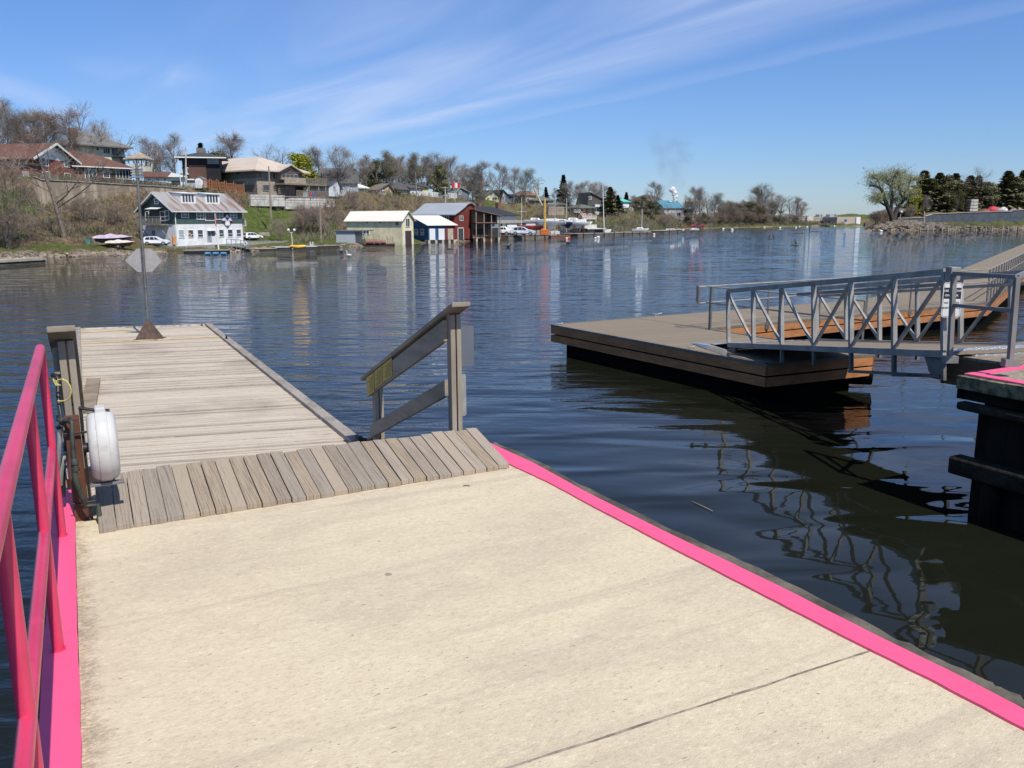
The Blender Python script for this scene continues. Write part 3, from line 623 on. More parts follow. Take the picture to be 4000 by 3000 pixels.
for (p, q_) in ((DL0, DL1), (DR0 - bdir * .15, DR1 - bdir * .15)):
    e = MB(); e.obox((p.x, p.y, DZ - .16), (q_.x - p.x, q_.y - p.y, 0), bdir * .15, Vector((0, 0, .215))); e.build('edge_beam', EB, dock, bevel=.008)
e = MB(); p = DL1 + bdir * .151; q_ = DR1 - bdir * .151; e.obox((p.x, p.y, DZ - .16), (q_.x - p.x, q_.y - p.y, 0), DD * .10, Vector((0, 0, .19))); e.build('edge_beam', mat('bleached_wood', (.55, .5, .43), .9, (.2, .17, .14), 6), dock, bevel=.006)
for k in (.02, .35, .68):
    f_ = MB(); p = DL1.lerp(DL0, k) + bdir * .2; f_.obox((p.x, p.y, .02), wv * .87, DD * Lk * .22, Vector((0, 0, DZ - .2))); f_.build('float', mat('black_float', (.004, .004, .004), .9, spec=.1), dock)
YB = mat('yellowed_board', (.62, .50, .28), .85, (.50, .38, .2), 4, stretch=(1, 1, 1))
for (x0, y0, x1, y1) in ((312, 1300, 524, 1288), (312, 1343, 862, 1315)):
    p, q_ = G(x0, y0, DZ), G(x1, y1, DZ); b = MB(); b.obox((p.x, p.y, DZ + .006), (q_.x - p.x, q_.y - p.y, 0), DD * .085, Vector((0, 0, .012))); b.build('pale_board', YB, dock)
IRON = mat('dark_iron', (.045, .042, .045), .55, (.03, .026, .024), 8, metal=.6, bump=.001, bscale=40)
GALV = mat('galvanised', (.50, .51, .52), .42, (.38, .39, .40), 6, metal=.75)
def cleat(p, d, s=.11, m=None, parent=None):
    q = MB(); d = Vector(d).normalized(); q.tube([p - d * s + Vector((0, 0, s * .55)), p - d * s * .4 + Vector((0, 0, s * .42)), p + d * s * .4 + Vector((0, 0, s * .42)), p + d * s + Vector((0, 0, s * .55))], s * .10, 6)
    for k in (-.35, .35): q.tube([p + d * s * k, p + d * s * k + Vector((0, 0, s * .42))], s * .11, 6)
    q.obox(p - d * s * .55 - Vector((d.y, -d.x, 0)) * s * .22, d * s * 1.1, Vector((d.y, -d.x, 0)) * s * .44, Vector((0, 0, .008))); return q.build('cleat', m or GALV, parent, smooth=True)
for px, py in ((297, 1352), (885, 1321), (790, 1264)): cleat(G(px, py, DZ + .06), DD, .12, GALV if px != 885 else IRON, dock)
q = MB(); p = G(1408, 1715, DZ + .08); q.tube([p - DD * .16, p, p + bdir * .05 + DD * .05, p + bdir * .14], .022, 8); q.ball(p, .04); q.build('hinge_bracket', IRON, dock, smooth=True)
# loose board lying on the dock
p0, p1, p2_ = G(398, 1488, DZ), G(330, 1610, DZ), G(446, 1490, DZ)
lbd = MB(); dd = Vector((-.10, -1, 0)); aa = G(333, 1489, DZ); 
A_, B_, C_, D_ = G(340, 1488, DZ), G(393, 1488, DZ), G(373, 1616, DZ), G(310, 1616, DZ)
lbd.prism([P2(A_), P2(B_), P2(C_), P2(D_)], DZ + .008, DZ + .05); tag(lbd.build('loose_board', mat('tan_board', (.30, .23, .165), .85, (.19, .14, .10), 3, bump=.004), None, bevel=.004), 'single tan board lying loose on the grey dock behind the hose reel', 'board')

# --- signal pole on the dock with a hanging eight-sided board
BASE = G(583, 1325, DZ); 
pole = thing('marker_pole', 'tall grey metal pole on a cone-shaped foot near the far end of the grey dock', 'pole', BASE, world=True)
PT = at(533, 640, BASE.y + .12); pm = mat('dull_steel', (.20, .19, .18), .6, (.12, .11, .105), 12, metal=.3, bump=.001, bscale=40, stretch=(1, 1, .3))
q = MB(); q.tube([BASE + Vector((0, 0, .05)), BASE.lerp(PT, .45), PT], [.035, .032, .030], 14); q.build('pole', pm, pole, smooth=True)
q = MB(); RU = mat('rusty_foot', (.12, .075, .055), .75, (.07, .045, .035), 9)
q.add([(BASE.x - .24, BASE.y - .18, DZ + .012), (BASE.x + .24, BASE.y - .18, DZ + .012), (BASE.x + .24, BASE.y + .22, DZ + .012), (BASE.x - .24, BASE.y + .22, DZ + .012), (BASE.x - .04, BASE.y - .04, DZ + .42), (BASE.x + .04, BASE.y - .04, DZ + .42), (BASE.x + .04, BASE.y + .04, DZ + .42), (BASE.x - .04, BASE.y + .04, DZ + .42)],
      [(3, 2, 1, 0), (4, 5, 6, 7), (0, 1, 5, 4), (1, 2, 6, 5), (2, 3, 7, 6), (3, 0, 4, 7)]); q.box(BASE.x - .28, BASE.y - .22, DZ - .0, BASE.x + .28, BASE.y + .26, DZ + .013); q.build('foot', RU, pole)
q = MB(); T_ = PT
for k, dz_ in enumerate((-.12, -.17, -.23)):
    for s_ in (-1, 1): q.tube([T_ + Vector((s_ * .03, -.02, dz_)), T_ + Vector((s_ * .13, -.03, dz_))], .02, 8)
q.tube([T_ + Vector((.02, -.03, -.1)), T_ + Vector((.10, -.03, -.02)), T_ + Vector((.14, -.03, -.1)), T_ + Vector((.12, -.03, -.22))], .014, 8)
q.box(T_.x - .15, T_.y - .05, T_.z - .30, T_.x + .13, T_.y + .04, T_.z - .27); q.build('bracket', GALV, pole, smooth=True)
for t_ in (.18, .30, .40, .47, .53, .58): q = MB(); p = BASE.lerp(PT, t_); q.tube([p + Vector((-.01, -.045, 0)), p + Vector((0, .05, 0))], .011, 6); q.build('bolt', IRON, pole)
# eight-sided scratched plastic board
OCT = [(488, 1010), (518, 975), (590, 972), (632, 1022), (590, 1064), (528, 1062)]
OCT = [(488, 1018), (533, 973), (588, 971), (632, 1020), (594, 1062), (537, 1062)]
mp_ = bpy.data.materials.new('scratched_plastic'); mp_.use_nodes = True; nt = mp_.node_tree; b = nt.nodes['Principled BSDF']; b.inputs['Base Color'].default_value = (.50, .475, .455, 1); b.inputs['Roughness'].default_value = .35
tcx = nd(nt, 'ShaderNodeTexCoord'); nx = nd(nt, 'ShaderNodeTexNoise', i_Scale=3.0, i_Detail=8.0, i_Roughness=.75); nt.links.new(tcx.outputs['Object'], nx.inputs[0]); nt.links.new(mapr(nt, nx.outputs[0], .3, .7, .50, .95), b.inputs['Alpha'])
q = MB(); yb_ = BASE.y + .16; q.extr([at(x, y, yb_) for x, y in OCT], (0, .012, 0)); ob = q.build('reflector_board', mp_, None); tag(ob, 'translucent greyish six-sided plastic board hung on the marker pole', 'board')

# --- hose reel on its rusty post
def pc(k, x, y, z): return G(*c(k, x, y), z)
HP = G(330, 2032, DECK)                               # foot of the post
reel = thing('hose_reel_post', 'rusty square steel post with black valve pipework at the pink pier corner', 'post', HP, world=True)
RUST = mat('rusty_steel', (.17, .062, .028), .8, (.055, .022, .015), 3.0, bump=.003, bscale=50, stretch=(1, 1, .5))
Hp = at(290, 1626, HP.y).z; q = MB(); q.obox((HP.x - .045, HP.y - .03, DECK - .01), V_ * .085, U * .10, Vector((0, 0, Hp - DECK))); q.build('square_post', RUST, reel, bevel=.006)
PIPE = mat('grimy_pipe', (.085, .085, .075), .55, (.04, .042, .038), 12, metal=.4, bump=.001, bscale=60)
HOSEK = mat('black_hose', (.018, .019, .02), .45); HOSEW = mat('white_hose', (.52, .56, .54), .4, (.42, .46, .44), 6)
def W(px, py, dY=0.0): return at(px, py, HP.y + dY)
q = MB(); q.tube([W(*c('p1', 395, 850), .02), W(*c('p1', 420, 862), -.05), W(*c('p1', 488, 862), -.09), W(*c('p1', 490, 875), -.10), W(*c('p1', 497, 1050), -.11), W(*c('p1', 507, 1190), -.12)], .0135, 12)
q.lathe(W(*c('p1', 506, 1120), -.12), (0, 0, -1), [(0, .017), (.014, .023), (.035, .023), (.037, .018), (.056, .018), (.058, .023), (.077, .023), (.08, .015)], 14)
q.tube([W(*c('p1', 462, 858), -.08), W(*c('p1', 476, 862), -.085)], .019, 12); q.tube([W(*c('p1', 400, 905), -.02), W(*c('p1', 428, 888), -.05)], .018, 10); q.ball(W(*c('p1', 425, 862), -.05), .022)
q.tube([W(*c('p1', 396, 822), -.0), W(*c('p1', 398, 850), -.0), W(*c('p1', 412, 835), .0)], .012, 8); q.build('valve_pipes', PIPE, reel, smooth=True)
q = MB(); q.tube([W(*c('p1', 507, 1190), -.12), W(*c('p1', 515, 1260), -.13), W(*c('p1', 545, 1350), -.12), W(*c('p1', 585, 1440), -.08), Vector((HP.x + .12, HP.y - .05, DECK + .12)), Vector((HP.x + .13, HP.y - .06, DECK))], .017, 12)
q.build('drain_hose', mat('green_black_hose', (.045, .06, .042), .6, (.02, .026, .02), 10), reel, smooth=True)
# bracket plate + reel
Rx = V_                                               # reel axis points right
RC = HP + U * .02 + V_ * .150; cz_ = at(*c('p1', 705, 1028), RC.y).z
q = MB(); px_ = HP + V_ * .035; q.obox((px_.x, px_.y, Hp - .90), V_ * .016, U * .07, Vector((0, 0, .93))); q.tube([Vector((px_.x, px_.y, Hp + .05)), Vector((px_.x, px_.y, Hp + .02)) + V_ * .10, Vector((px_.x, px_.y, Hp + .015)) + V_ * .17], .010, 8)
q.tube([Vector((px_.x, px_.y, cz_)), Vector((px_.x, px_.y, cz_)) + V_ * .1], .03, 10)
for dz_ in (.10, .55, .88): q.tube([Vector((px_.x, px_.y, Hp - dz_)) - V_ * .10 - U * .03, Vector((px_.x, px_.y, Hp - dz_)) + V_ * .04 - U * .03], .007, 6)
q.build('mounting_bracket', IRON, reel, smooth=True)
RW = mat('dirty_white_plastic', (.54, .54, .53), .6, (.36, .34, .30), 5.0, lo=.25, hi=.5, bump=.001, bscale=60)
hz = thing('hose_reel', 'round dirty white plastic hose reel hung on the rusty post', 'hose reel', (RC.x, RC.y, cz_ - .3), world=True)
cc_ = Vector((RC.x, RC.y, cz_)); rr = .222; hw = .084
q = MB(); q.lathe(cc_ - V_ * hw, V_, [(a * .67, r) for a, r in ((0, .12), (.002, rr * .80), (.02, rr * .93), (.055, rr * .985), (.10, rr), (.15, rr), (.195, rr * .985), (.225, rr * .94), (.246, rr * .82), (.25, .10))], 44)
q.build('drum_case', RW, hz, smooth=True)
q = MB()
for k in range(45):
    pass
q.lathe(cc_ - V_ * .035, V_, [(0, rr - .01), (.003, rr + .006), (.008, rr + .009), (.062, rr + .009), (.067, rr + .006), (.07, rr - .01)], 44)
q.build('centre_band', RW, hz, smooth=True)
q = MB(); 
for s_ in (1, -1):
    q.obox((cc_.x, cc_.y, cc_.z + s_ * (rr + .012) - .03) , V_ * .075, U * .10, Vector((0, 0, .06)))
for s_, nm_ in ((1, 'latch'), (-1, 'latch')):
    q2 = MB(); q2.obox(cc_ - V_ * .03 - U * .06 + Vector((0, 0, rr - .015 if s_ > 0 else -rr - .03)), V_ * .06, U * .10, Vector((0, 0, .045))); q2.build(nm_, RW, hz, bevel=.008)
q = MB(); q.obox(Vector((px_.x, px_.y, cz_ - rr - .01)) + V_ * .02 - U * .10, V_ * .19, U * .05, Vector((0, 0, .018))); q.build('lower_bracket', mat('grey_bracket', (.14, .14, .15), .6), hz, bevel=.004)
# white hoses, black hose loop, rope
q = MB(); q.tube([W(*c('p1', 408, 915), -.02), W(*c('p1', 408, 1000), .0), W(*c('p1', 405, 1090), .03), W(*c('p1', 395, 1180), .06), W(*c('p1', 385, 1300), .10)], .014, 10)
tag(q.build('water_hose', HOSEW, None, smooth=True), 'straight white water hose hanging below the valve beside the pink railing', 'hose')
q = MB(); q.tube([W(*c('p1', 473, 1068), .12), W(*c('p1', 452, 1075), .10), W(*c('p1', 430, 1125), .08), W(*c('p1', 418, 1200), .08), W(*c('p1', 412, 1300), .10)], .016, 10)
tag(q.build('water_hose', mat('pale_green_hose', (.36, .42, .39), .4, (.25, .3, .28), 5), None, smooth=True), 'curved pale hose coming from behind the rusty post', 'hose')
q = MB(); q.tube([W(*c('p1', 357, 550), .35), W(*c('p1', 380, 552), .33), W(*c('p1', 396, 580), .32), W(*c('p1', 396, 680), .28), W(*c('p1', 404, 760), .24), W(*c('p1', 420, 850), .18), W(*c('p1', 445, 950), .12), W(*c('p1', 448, 1060), .1), W(*c('p1', 430, 1200), .12), W(*c('p1', 432, 1380), .12)], .013, 10)
tag(q.build('water_hose', HOSEK, None, smooth=True), 'black hose running down past the grey wooden handrail post', 'hose')
q = MB(); pts = [(385, 600), (400, 582), (425, 578), (455, 592), (478, 625), (486, 660), (478, 700), (455, 722), (425, 728), (395, 728)]
q.tube([W(*c('p1', x, y), .22) for x, y in pts], .005, 7); q.tube([W(*c('p1', x, y), .20) for x, y in ((378, 585), (388, 612), (412, 618), (384, 620), (372, 600), (362, 575))], .005, 7)
tag(q.build('yellow_rope', mat('yellow_rope_fibre', (.62, .52, .16), .8, (.45, .38, .12), 60), None, smooth=True), 'thin yellow rope tied in a loop around the black hose', 'rope')
q = MB(); q.obox(W(*c('p1', 458, 1265), .10), V_ * .03, U * .03, Vector((0, 0, .27))); tag(q.build('junction_box', mat('white_box', (.6, .6, .62), .4), None, bevel=.006), 'slim white plastic box fixed behind the rusty post', 'box')
q = MB(); a_ = pc('p1', 450, 1322, DECK + .16); q.obox(a_, V_ * .22, U * .10, Vector((0, 0, .10))); tag(q.build('timber_block', mat('cut_timber', (.42, .31, .20), .85, (.3, .22, .14), 8), None, bevel=.004), 'short pale timber block behind the foot of the rusty post', 'timber')
# ================================================================ new floating dock, gangway, landing, dark pier (right side)
ZN = .78
TAN = lambda nm, d: m_planks(nm, d, .14, ((.235, .19, .14), (.30, .245, .18), (.22, .18, .135)), gap=.035, grain=.4, light=(.33, .28, .22), bump=.002)
ORG = mat('fresh_stained_timber', (.46, .19, .068), .8, (.32, .135, .05), 2.2, bump=.003, bscale=20, stretch=(1, 1, 3))
ALU = mat('aluminium', (.36, .345, .32), .48, (.25, .24, .22), 3, metal=.1, bump=.0005, bscale=60)
ALUD = mat('dull_aluminium', (.17, .16, .15), .55, (.12, .115, .11), 5, metal=.1)
BLK = MATS['black_float']
Q0, Q1, Q2 = G(2152, 1268, ZN), G(2995, 1423, ZN), G(3417, 1382, ZN)
ea = (Q0 - Q1).normalized(); eb = (Q2 - Q1).normalized()
Q4 = G(3862, 1180, ZN); Q3 = G(2838, 1277, ZN)
# inner corner: on the line from Q2 along ea and from Q4 along (Q3-Q4)
def isect(p, d, q, e):
    det = d.x * -e.y + e.x * d.y; t = ((q.x - p.x) * -e.y + e.x * (q.y - p.y)) / det; return p + d * t
Q3 = isect(Q2, (Q0 - Q1), Q4, (Q3 - Q4)); ec = (G(4000, 1073, ZN) - G(3938, 1122, ZN)).normalized()
Q5 = Q4 + ec * 34; K1, K2, K3, K4 = G(3382, 1169, ZN), G(3541, 1128, ZN), G(3757, 1051, ZN), G(4000, 952, ZN)
K5 = K3 + (K4 - K3).normalized() * 34; K5 = K4 + (K4 - K3).normalized() * max(1, (Q5 - Q4).length - (K4 - K3).length)
ND = thing('new_floating_dock', 'new tan floating dock with orange timber sides bending away at the right', 'dock', (Q1.x, Q1.y, 0), world=True)
m = MB(); m.prism([P2(p) for p in (Q0, Q1, Q2, Q3, isect(Q3, ea, Q0, (K1 - Q0)))], ZN - .045, ZN); m.build('platform_deck', TAN('platform_boards', eb), ND)
J = isect(Q3, ea, Q0, (K1 - Q0)) ; Jg = (K1 - Q0).normalized() * .015
m = MB(); m.prism([P2(p) for p in (J + Jg, Q3 + Jg, Q4, K2, K1)], ZN - .045, ZN + .004); m.build('walkway_deck', TAN('walkway_boards', ea), ND)
m = MB(); m.prism([P2(p) for p in (Q4 + ec * .012, Q5, K5, K3, K2 + ec * .012)], ZN - .045, ZN); m.build('walkway_deck', TAN('walkway_boards_far', eb * .8 + ec * .2), ND)
def fascia(A, B, inward, mt, n=1):
    L = (B - A); 
    for z0, z1 in ((ZN - .235, ZN - .05), (ZN - .455, ZN - .27)):
        q = MB(); q.obox((A.x, A.y, z0), (L.x, L.y, 0), Vector(inward) * .045, Vector((0, 0, z1 - z0))); q.build('fascia_board', mt, ND, bevel=.004)
    q = MB(); I = Vector(inward); e_ = L.normalized() * .3; q.obox((A.x + I.x * .3 + e_.x, A.y + I.y * .3 + e_.y, .0), (L.x - 2 * e_.x, L.y - 2 * e_.y, 0), I * .5, Vector((0, 0, ZN - .1))); q.build('float', BLK, ND)
    q = MB(); q.obox((A.x - I.x * .006, A.y - I.y * .006, ZN - .05), (L.x, L.y, 0), I * .09, Vector((0, 0, .056))); q.build('edge_trim', mat('deck_edge_trim', (.17, .145, .115), .7), ND)
fascia(Q0 + ea * 0, Q1, eb, ORG); fascia(Q1, Q2, ea, ORG); fascia(Q2, Q3, -eb, ORG); fascia(Q3, Q4, ea, ORG); fascia(Q4, Q5, Vector((-ec.y, ec.x, 0)), ORG)
fascia(Q0, K1, -ea, ORG)
for k in (.0,):
    q = MB(); q.tube([(Q2.x, Q2.y, .34) - Vector((0, 0, 0)) if False else Vector((Q2.x - .5, Q2.y + .25, .3)), Vector((Q2.x + .02, Q2.y + .12, .3))], .2, 16); q.build('float', BLK, ND, smooth=True)
def ecl(px, py, s=.12, z=ZN, d=None): cleat(G(px, py, z), d or eb, s, MATS['galvanised'], ND)
for px, py, s in ((2566, 1236, .16), (3170, 1183, .14), (3540, 1132, .14), (2186, 1270, .10), (2700, 1362, .10)): ecl(px, py, s)
for i in range(9): p = K3.lerp(K5, .0 + i * .06) + Vector((ec.y, -ec.x, 0)) * .15; cleat(Vector((p.x, p.y, ZN)), ec, .13, MATS['galvanised'], ND)
# --- pipe railings on the dock
def railing(name, label, pts, H=1.08, sp=1.5, rails=(1.0, .62), r=.019, ends=(0, 0)):
    t = thing(name, label, 'railing', (pts[0].x, pts[0].y, ZN), world=True, group='pipe railings of the new dock')
    for i in range(len(pts) - 1):
        A, B = pts[i], pts[i + 1]; L = (B - A).length; n = max(1, round(L / sp)); d = (B - A).normalized()
        for k in range(n + (1 if i == len(pts) - 2 else 0)):
            p = A.lerp(B, k / n); q = MB(); q.obox((p.x - .019, p.y - .019, ZN - .14), (.038, 0, 0), (0, .038, 0), (0, 0, H + .14)); q.box(p.x - .05, p.y - .05, ZN - .16, p.x + .05, p.y + .05, ZN - .02) if i >= 0 else None; q.build('post', ALUD, t)
    for hh in rails:
        a = pts[0]; q = MB(); d0 = (pts[0] - pts[1]).normalized(); P = [p + Vector((0, 0, H * hh)) for p in pts]; P[0] = P[0] + d0 * ends[0]; q.tube(P, r, 8); q.build('rail', ALU, t, smooth=True)
    if ends[0]:
        a = pts[0] + d0 * ends[0]; q = MB(); q.tube([a + Vector((0, 0, H * rails[0])), a + Vector((0, 0, H * rails[1]))], .034, 8); q.build('rail_end', ALUD, t, smooth=True)
    return t
ins = ea * .06
RA0 = isect(Q3 - eb * 0, eb, G(2895, 1270, ZN), ea)
railing('dock_railing', 'aluminium pipe railing along the orange-sided walkway behind the gangway', [Q3 + eb * .1 + ins * -.0 + ea * .0, Q4 + eb * -.1], ends=(.45, 0), sp=2.2)
railing('dock_railing', 'aluminium pipe railing of close posts along the walkway running off at the right', [Q4 + ec * .05 + Vector((-ec.y, ec.x, 0)) * .05, Q4 + ec * 20], sp=1.0)
railing('dock_railing', 'aluminium pipe railing down the right edge of the tan platform', [Q3 - ea * .15 - eb * .08, Q2 + ea * .25 - eb * .08], ends=(.45, 0), sp=2.4)

# --- aluminium truss gangway
GL = thing('gangway', 'aluminium truss gangway sloping down to the tan dock platform', 'gangway', (4.6, 17.5, 1), world=True)
TB = at(3690, 1369, 11.4); TA = at(2846, 1338, 17.45); TT = at(3695, 1060, 11.4); TU = at(2846, 1139, 17.45)
gd = (TB - TA); nr = Vector((-gd.y, gd.x, 0)).normalized()
if nr.x < 0: nr = -nr
WG = 2.1; HU = (TU - TA); hv = Vector((-.06 * 0, 0, 1))
H = (TT - TB).length * .5 + HU.length * .5
gdu = gd.normalized(); upv = nr.cross(gdu).normalized()
if upv.z < 0: upv = -upv
for side in (0, 1):
    o_ = nr * (WG * side)
    q = MB(); q.bar(TA + o_ - upv * .05, TB + o_ - upv * .05, .06, .10, upv); q.build('bottom_chord', ALU, GL, bevel=.004)
    q = MB(); q.bar(TA + o_ + upv * H, TB + o_ + upv * H, .06, .085, upv); q.build('top_chord', ALU, GL, bevel=.004)
    q = MB(); 
    if side == 0: q.bar(TA.lerp(TB, .40) + o_ + upv * (H - .17) + nr * .07, TB + o_ + upv * (H - .17) + nr * .07, .035, .05, upv); q.build('handrail', ALU, GL)
    else: q.bar(TA.lerp(TB, .0) + o_ + upv * (H - .17) - nr * .07, TB + o_ + upv * (H - .17) - nr * .07, .035, .05, upv); q.build('handrail', ALU, GL)
    n = 6
    for i in range(n + 1):
        p = TA.lerp(TB, i / n) + o_; w_ = .075 if i < n else .10
        q = MB(); q.bar(p, p + upv * H, w_, .055, gdu); q.build('upright', ALU, GL, bevel=.003)
        if i < n:
            a, b = TA.lerp(TB, i / n) + o_, TA.lerp(TB, (i + 1) / n) + o_
            (s, e) = (a + upv * (H - .06), b + upv * .03) if i < 3 else (a + upv * .03, b + upv * (H - .06))
            q = MB(); q.bar(s + gdu * .03, e - gdu * .03, .05, .04, nr.cross(e - s)); q.build('diagonal', ALU, GL, bevel=.003)
q = MB(); q.obox(TA + nr * .03 - upv * .07, gd, nr * (WG - .06), upv * .045); q.build('walking_surface', TAN('gangway_boards', nr), GL)
for i in (2, 3, 4, 5):
    p = TA.lerp(TB, i / 6); z_ = .42 if i > 3 else .34
    for side in (0, 1):
        q = MB(); q.bar(p + nr * WG * side - upv * .10, p + nr * WG * side - upv * z_, .06, .05, gdu); q.build('under_strut', ALUD, GL)
for (k0, k1, dz_) in ((3.95, 6, -.42), (5, 6, -.40)):
    for side in (0, 1):
        q = MB(); q.bar(TA.lerp(TB, k0 / 6) + nr * WG * side - upv * .40, TA.lerp(TB, .985) + nr * WG * side - upv * .36, .05, .045, upv); q.build('under_rail', ALUD, GL)
q = MB(); a = TB + nr * .06 + upv * (H + .02); q.box(TB.x - .06, TB.y - .09, TT.z - .12, TB.x + .07, TB.y + .07, TT.z + .06); q.build('end_post_cap', ALU, GL, bevel=.004)
q = MB(); q.extr([TA - gdu * .02 - upv * .02, TA + gdu * .30 - upv * .02, TA + gdu * .25 - upv * .22, TA + gdu * .1 - upv * .25], nr * .05); q.build('hinge_plate', ALUD, GL)
q = MB(); q.extr([TB - gdu * .40 - upv * .10, TB - gdu * .02 - upv * .10, TB - gdu * .02 - upv * .42, TB - gdu * .25 - upv * .40], nr * .05); q.build('hinge_plate', ALUD, GL)
# roller plate at the foot: bent sheet
CHK = bpy.data.materials.new('checker_plate'); CHK.use_nodes = True; nt = CHK.node_tree; b = nt.nodes['Principled BSDF']; b.inputs['Base Color'].default_value = (.62, .64, .68, 1); b.inputs['Metallic'].default_value = .7; b.inputs['Roughness'].default_value = .36
gg = nd(nt, 'ShaderNodeNewGeometry'); mpn = nd(nt, 'ShaderNodeMapping'); mpn.inputs['Rotation'].default_value = (0, 0, .5); mpn.inputs['Scale'].default_value = (1, 2.2, 1); nt.links.new(gg.outputs['Position'], mpn.inputs[0])
vo = nd(nt, 'ShaderNodeTexVoronoi', i_Scale=16.0); vo.feature = 'F1'; nt.links.new(mpn.outputs[0], vo.inputs['Vector']); bp = nd(nt, 'ShaderNodeBump', i_Strength=1.0, i_Distance=.006); nt.links.new(mapr(nt, vo.outputs['Distance'], .5, .2), bp.inputs['Height']); nt.links.new(bp.outputs[0], b.inputs['Normal'])
fp = MB(); z1 = ZN + .02
a0, a1 = G(*c('g7', -20, 415), z1), G(*c('g7', -115, 410), z1)
A = G(2704, 1341, z1); B = G(2771, 1346, ZN + .10); C = G(2765, 1364, ZN + .055); 
pA, pB = G(2710, 1343, ZN + .015), G(2762, 1362, ZN + .03); pC, pD = G(2774, 1347, ZN + .13), G(2836, 1366, ZN + .13)
pE, pF = G(2843, 1389, ZN + .01), G(2835, 1390, ZN + .01)
wdt = nr * 1.9
q = MB(); q.add([pA, pB, pB + wdt, pA + wdt] + [v + Vector((0, 0, .012)) for v in (pA, pB, pB + wdt, pA + wdt)], [(0, 3, 2, 1), (4, 5, 6, 7), (0, 1, 5, 4), (1, 2, 6, 5), (2, 3, 7, 6), (3, 0, 4, 7)])
EP = thing('transition_plate', 'bent metal transition plate at the low end of the gangway on the tan dock', 'plate', pA, world=True)
q = MB(); p0 = TA - gdu * .9 + Vector((0, 0, 0)); p0.z = ZN + .012; p1 = TA - gdu * .62; p1.z = ZN + .02; p2 = TA - gdu * .60; p2.z = ZN + .10; p3 = TA - gdu * .02 - upv * .02
for s_, e_ in ((p0 - nr * 0, p1), (p1 + Vector((0, 0, .012)), p3)):
    q.obox(s_ + nr * .02, e_ - s_, nr * (WG - .04), Vector((0, 0, .012)))
q.build('plate', CHK, EP)
q = MB(); q.extr([at(x, y, TA.y - .75) for x, y in ((2764, 1363), (2772, 1346), (2836, 1366), (2855, 1393), (2843, 1392))], -nr * .02); q.build('side_cheek', ALU, EP)
q = MB(); q.extr([G(x, y, ZN + .012) for x, y in ((2702, 1341), (2772, 1345), (2763, 1364))], (0, 0, .01)); q.build('toe_plate', CHK, EP)

# --- landing at the top of the gangway
LZ = 1.62; LA0, LA1 = G(3684, 1383, LZ), G(3924, 1416, LZ); ld = (LA1 - LA0).normalized(); ln_ = Vector((-ld.y, ld.x, 0)); 
if ln_.y < 0: ln_ = -ln_
LD = thing('gangway_landing', 'timber-sided landing platform at the top end of the gangway beside the dark pier', 'landing', LA0, world=True)
LB_ = LA1 + ld * 7
q = MB(); q.prism([P2(LA0), P2(LB_), P2(LB_ + ln_ * 3.2), P2(LA0 + ln_ * 3.2)], LZ - .04, LZ); q.build('deck', TAN('landing_boards', ln_), LD)
ORD = mat('brown_timber', (.20, .115, .055), .8, (.14, .08, .04), 2.5, bump=.003, bscale=20, stretch=(1, 1, 3))  # landing sides: a darker, browner tone than the dock fascia
q = MB(); q.obox((LA0.x, LA0.y, LZ - .42), (LB_.x - LA0.x, LB_.y - LA0.y, 0), ln_ * .05, Vector((0, 0, .375))); q.build('fascia_board', ORD, LD, bevel=.004)
q = MB(); q.obox((LA0.x, LA0.y, LZ - .42) , ln_ * 3.2, ld * .05, Vector((0, 0, .375))); q.build('fascia_board', ORD, LD)
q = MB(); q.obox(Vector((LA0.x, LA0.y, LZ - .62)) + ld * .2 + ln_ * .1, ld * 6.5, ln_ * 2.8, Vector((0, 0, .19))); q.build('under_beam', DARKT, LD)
for k in (.6, 2.8, 5.2): 
    for w_ in (.4, 2.7):
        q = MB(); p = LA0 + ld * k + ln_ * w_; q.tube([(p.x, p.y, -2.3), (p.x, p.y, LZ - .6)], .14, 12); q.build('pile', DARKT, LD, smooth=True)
q = MB(); p = LA0 + ln_ * .15 - ld * .17; q.tube([p + Vector((0, 0, -.24)), p + ln_ * 1.9 + Vector((0, 0, -.24))], .13, 16); q.build('rubber_fender', mat('black_rubber', (.012, .012, .012), .5), LD, smooth=True)
q = MB(); q.ball(p + Vector((0, -.10, -.22)), .05); q.build('bolt', ALU, LD, smooth=True)
q = MB(); a = TB + gdu * .25; a.z = LZ + .01; 
p0 = G(3718, 1367, LZ + .055); p1 = G(3796, 1388, LZ + .015)
q.obox(p0, (p1 - p0), (G(4000, 1349, LZ + .07) - p0).normalized() * 3.6, Vector((0, 0, .012)))
pe = (G(4000, 1349, LZ + .07) - p0).normalized(); q.obox(p1 + Vector((0, 0, -.02)), (p1 - p0).normalized() * .05, pe * 3.6, Vector((0, 0, .03)))
o = q.build('checker_ramp_plate', CHK, None); tag(o, 'shiny checker-plate ramp lying on the landing by the gate posts', 'plate')
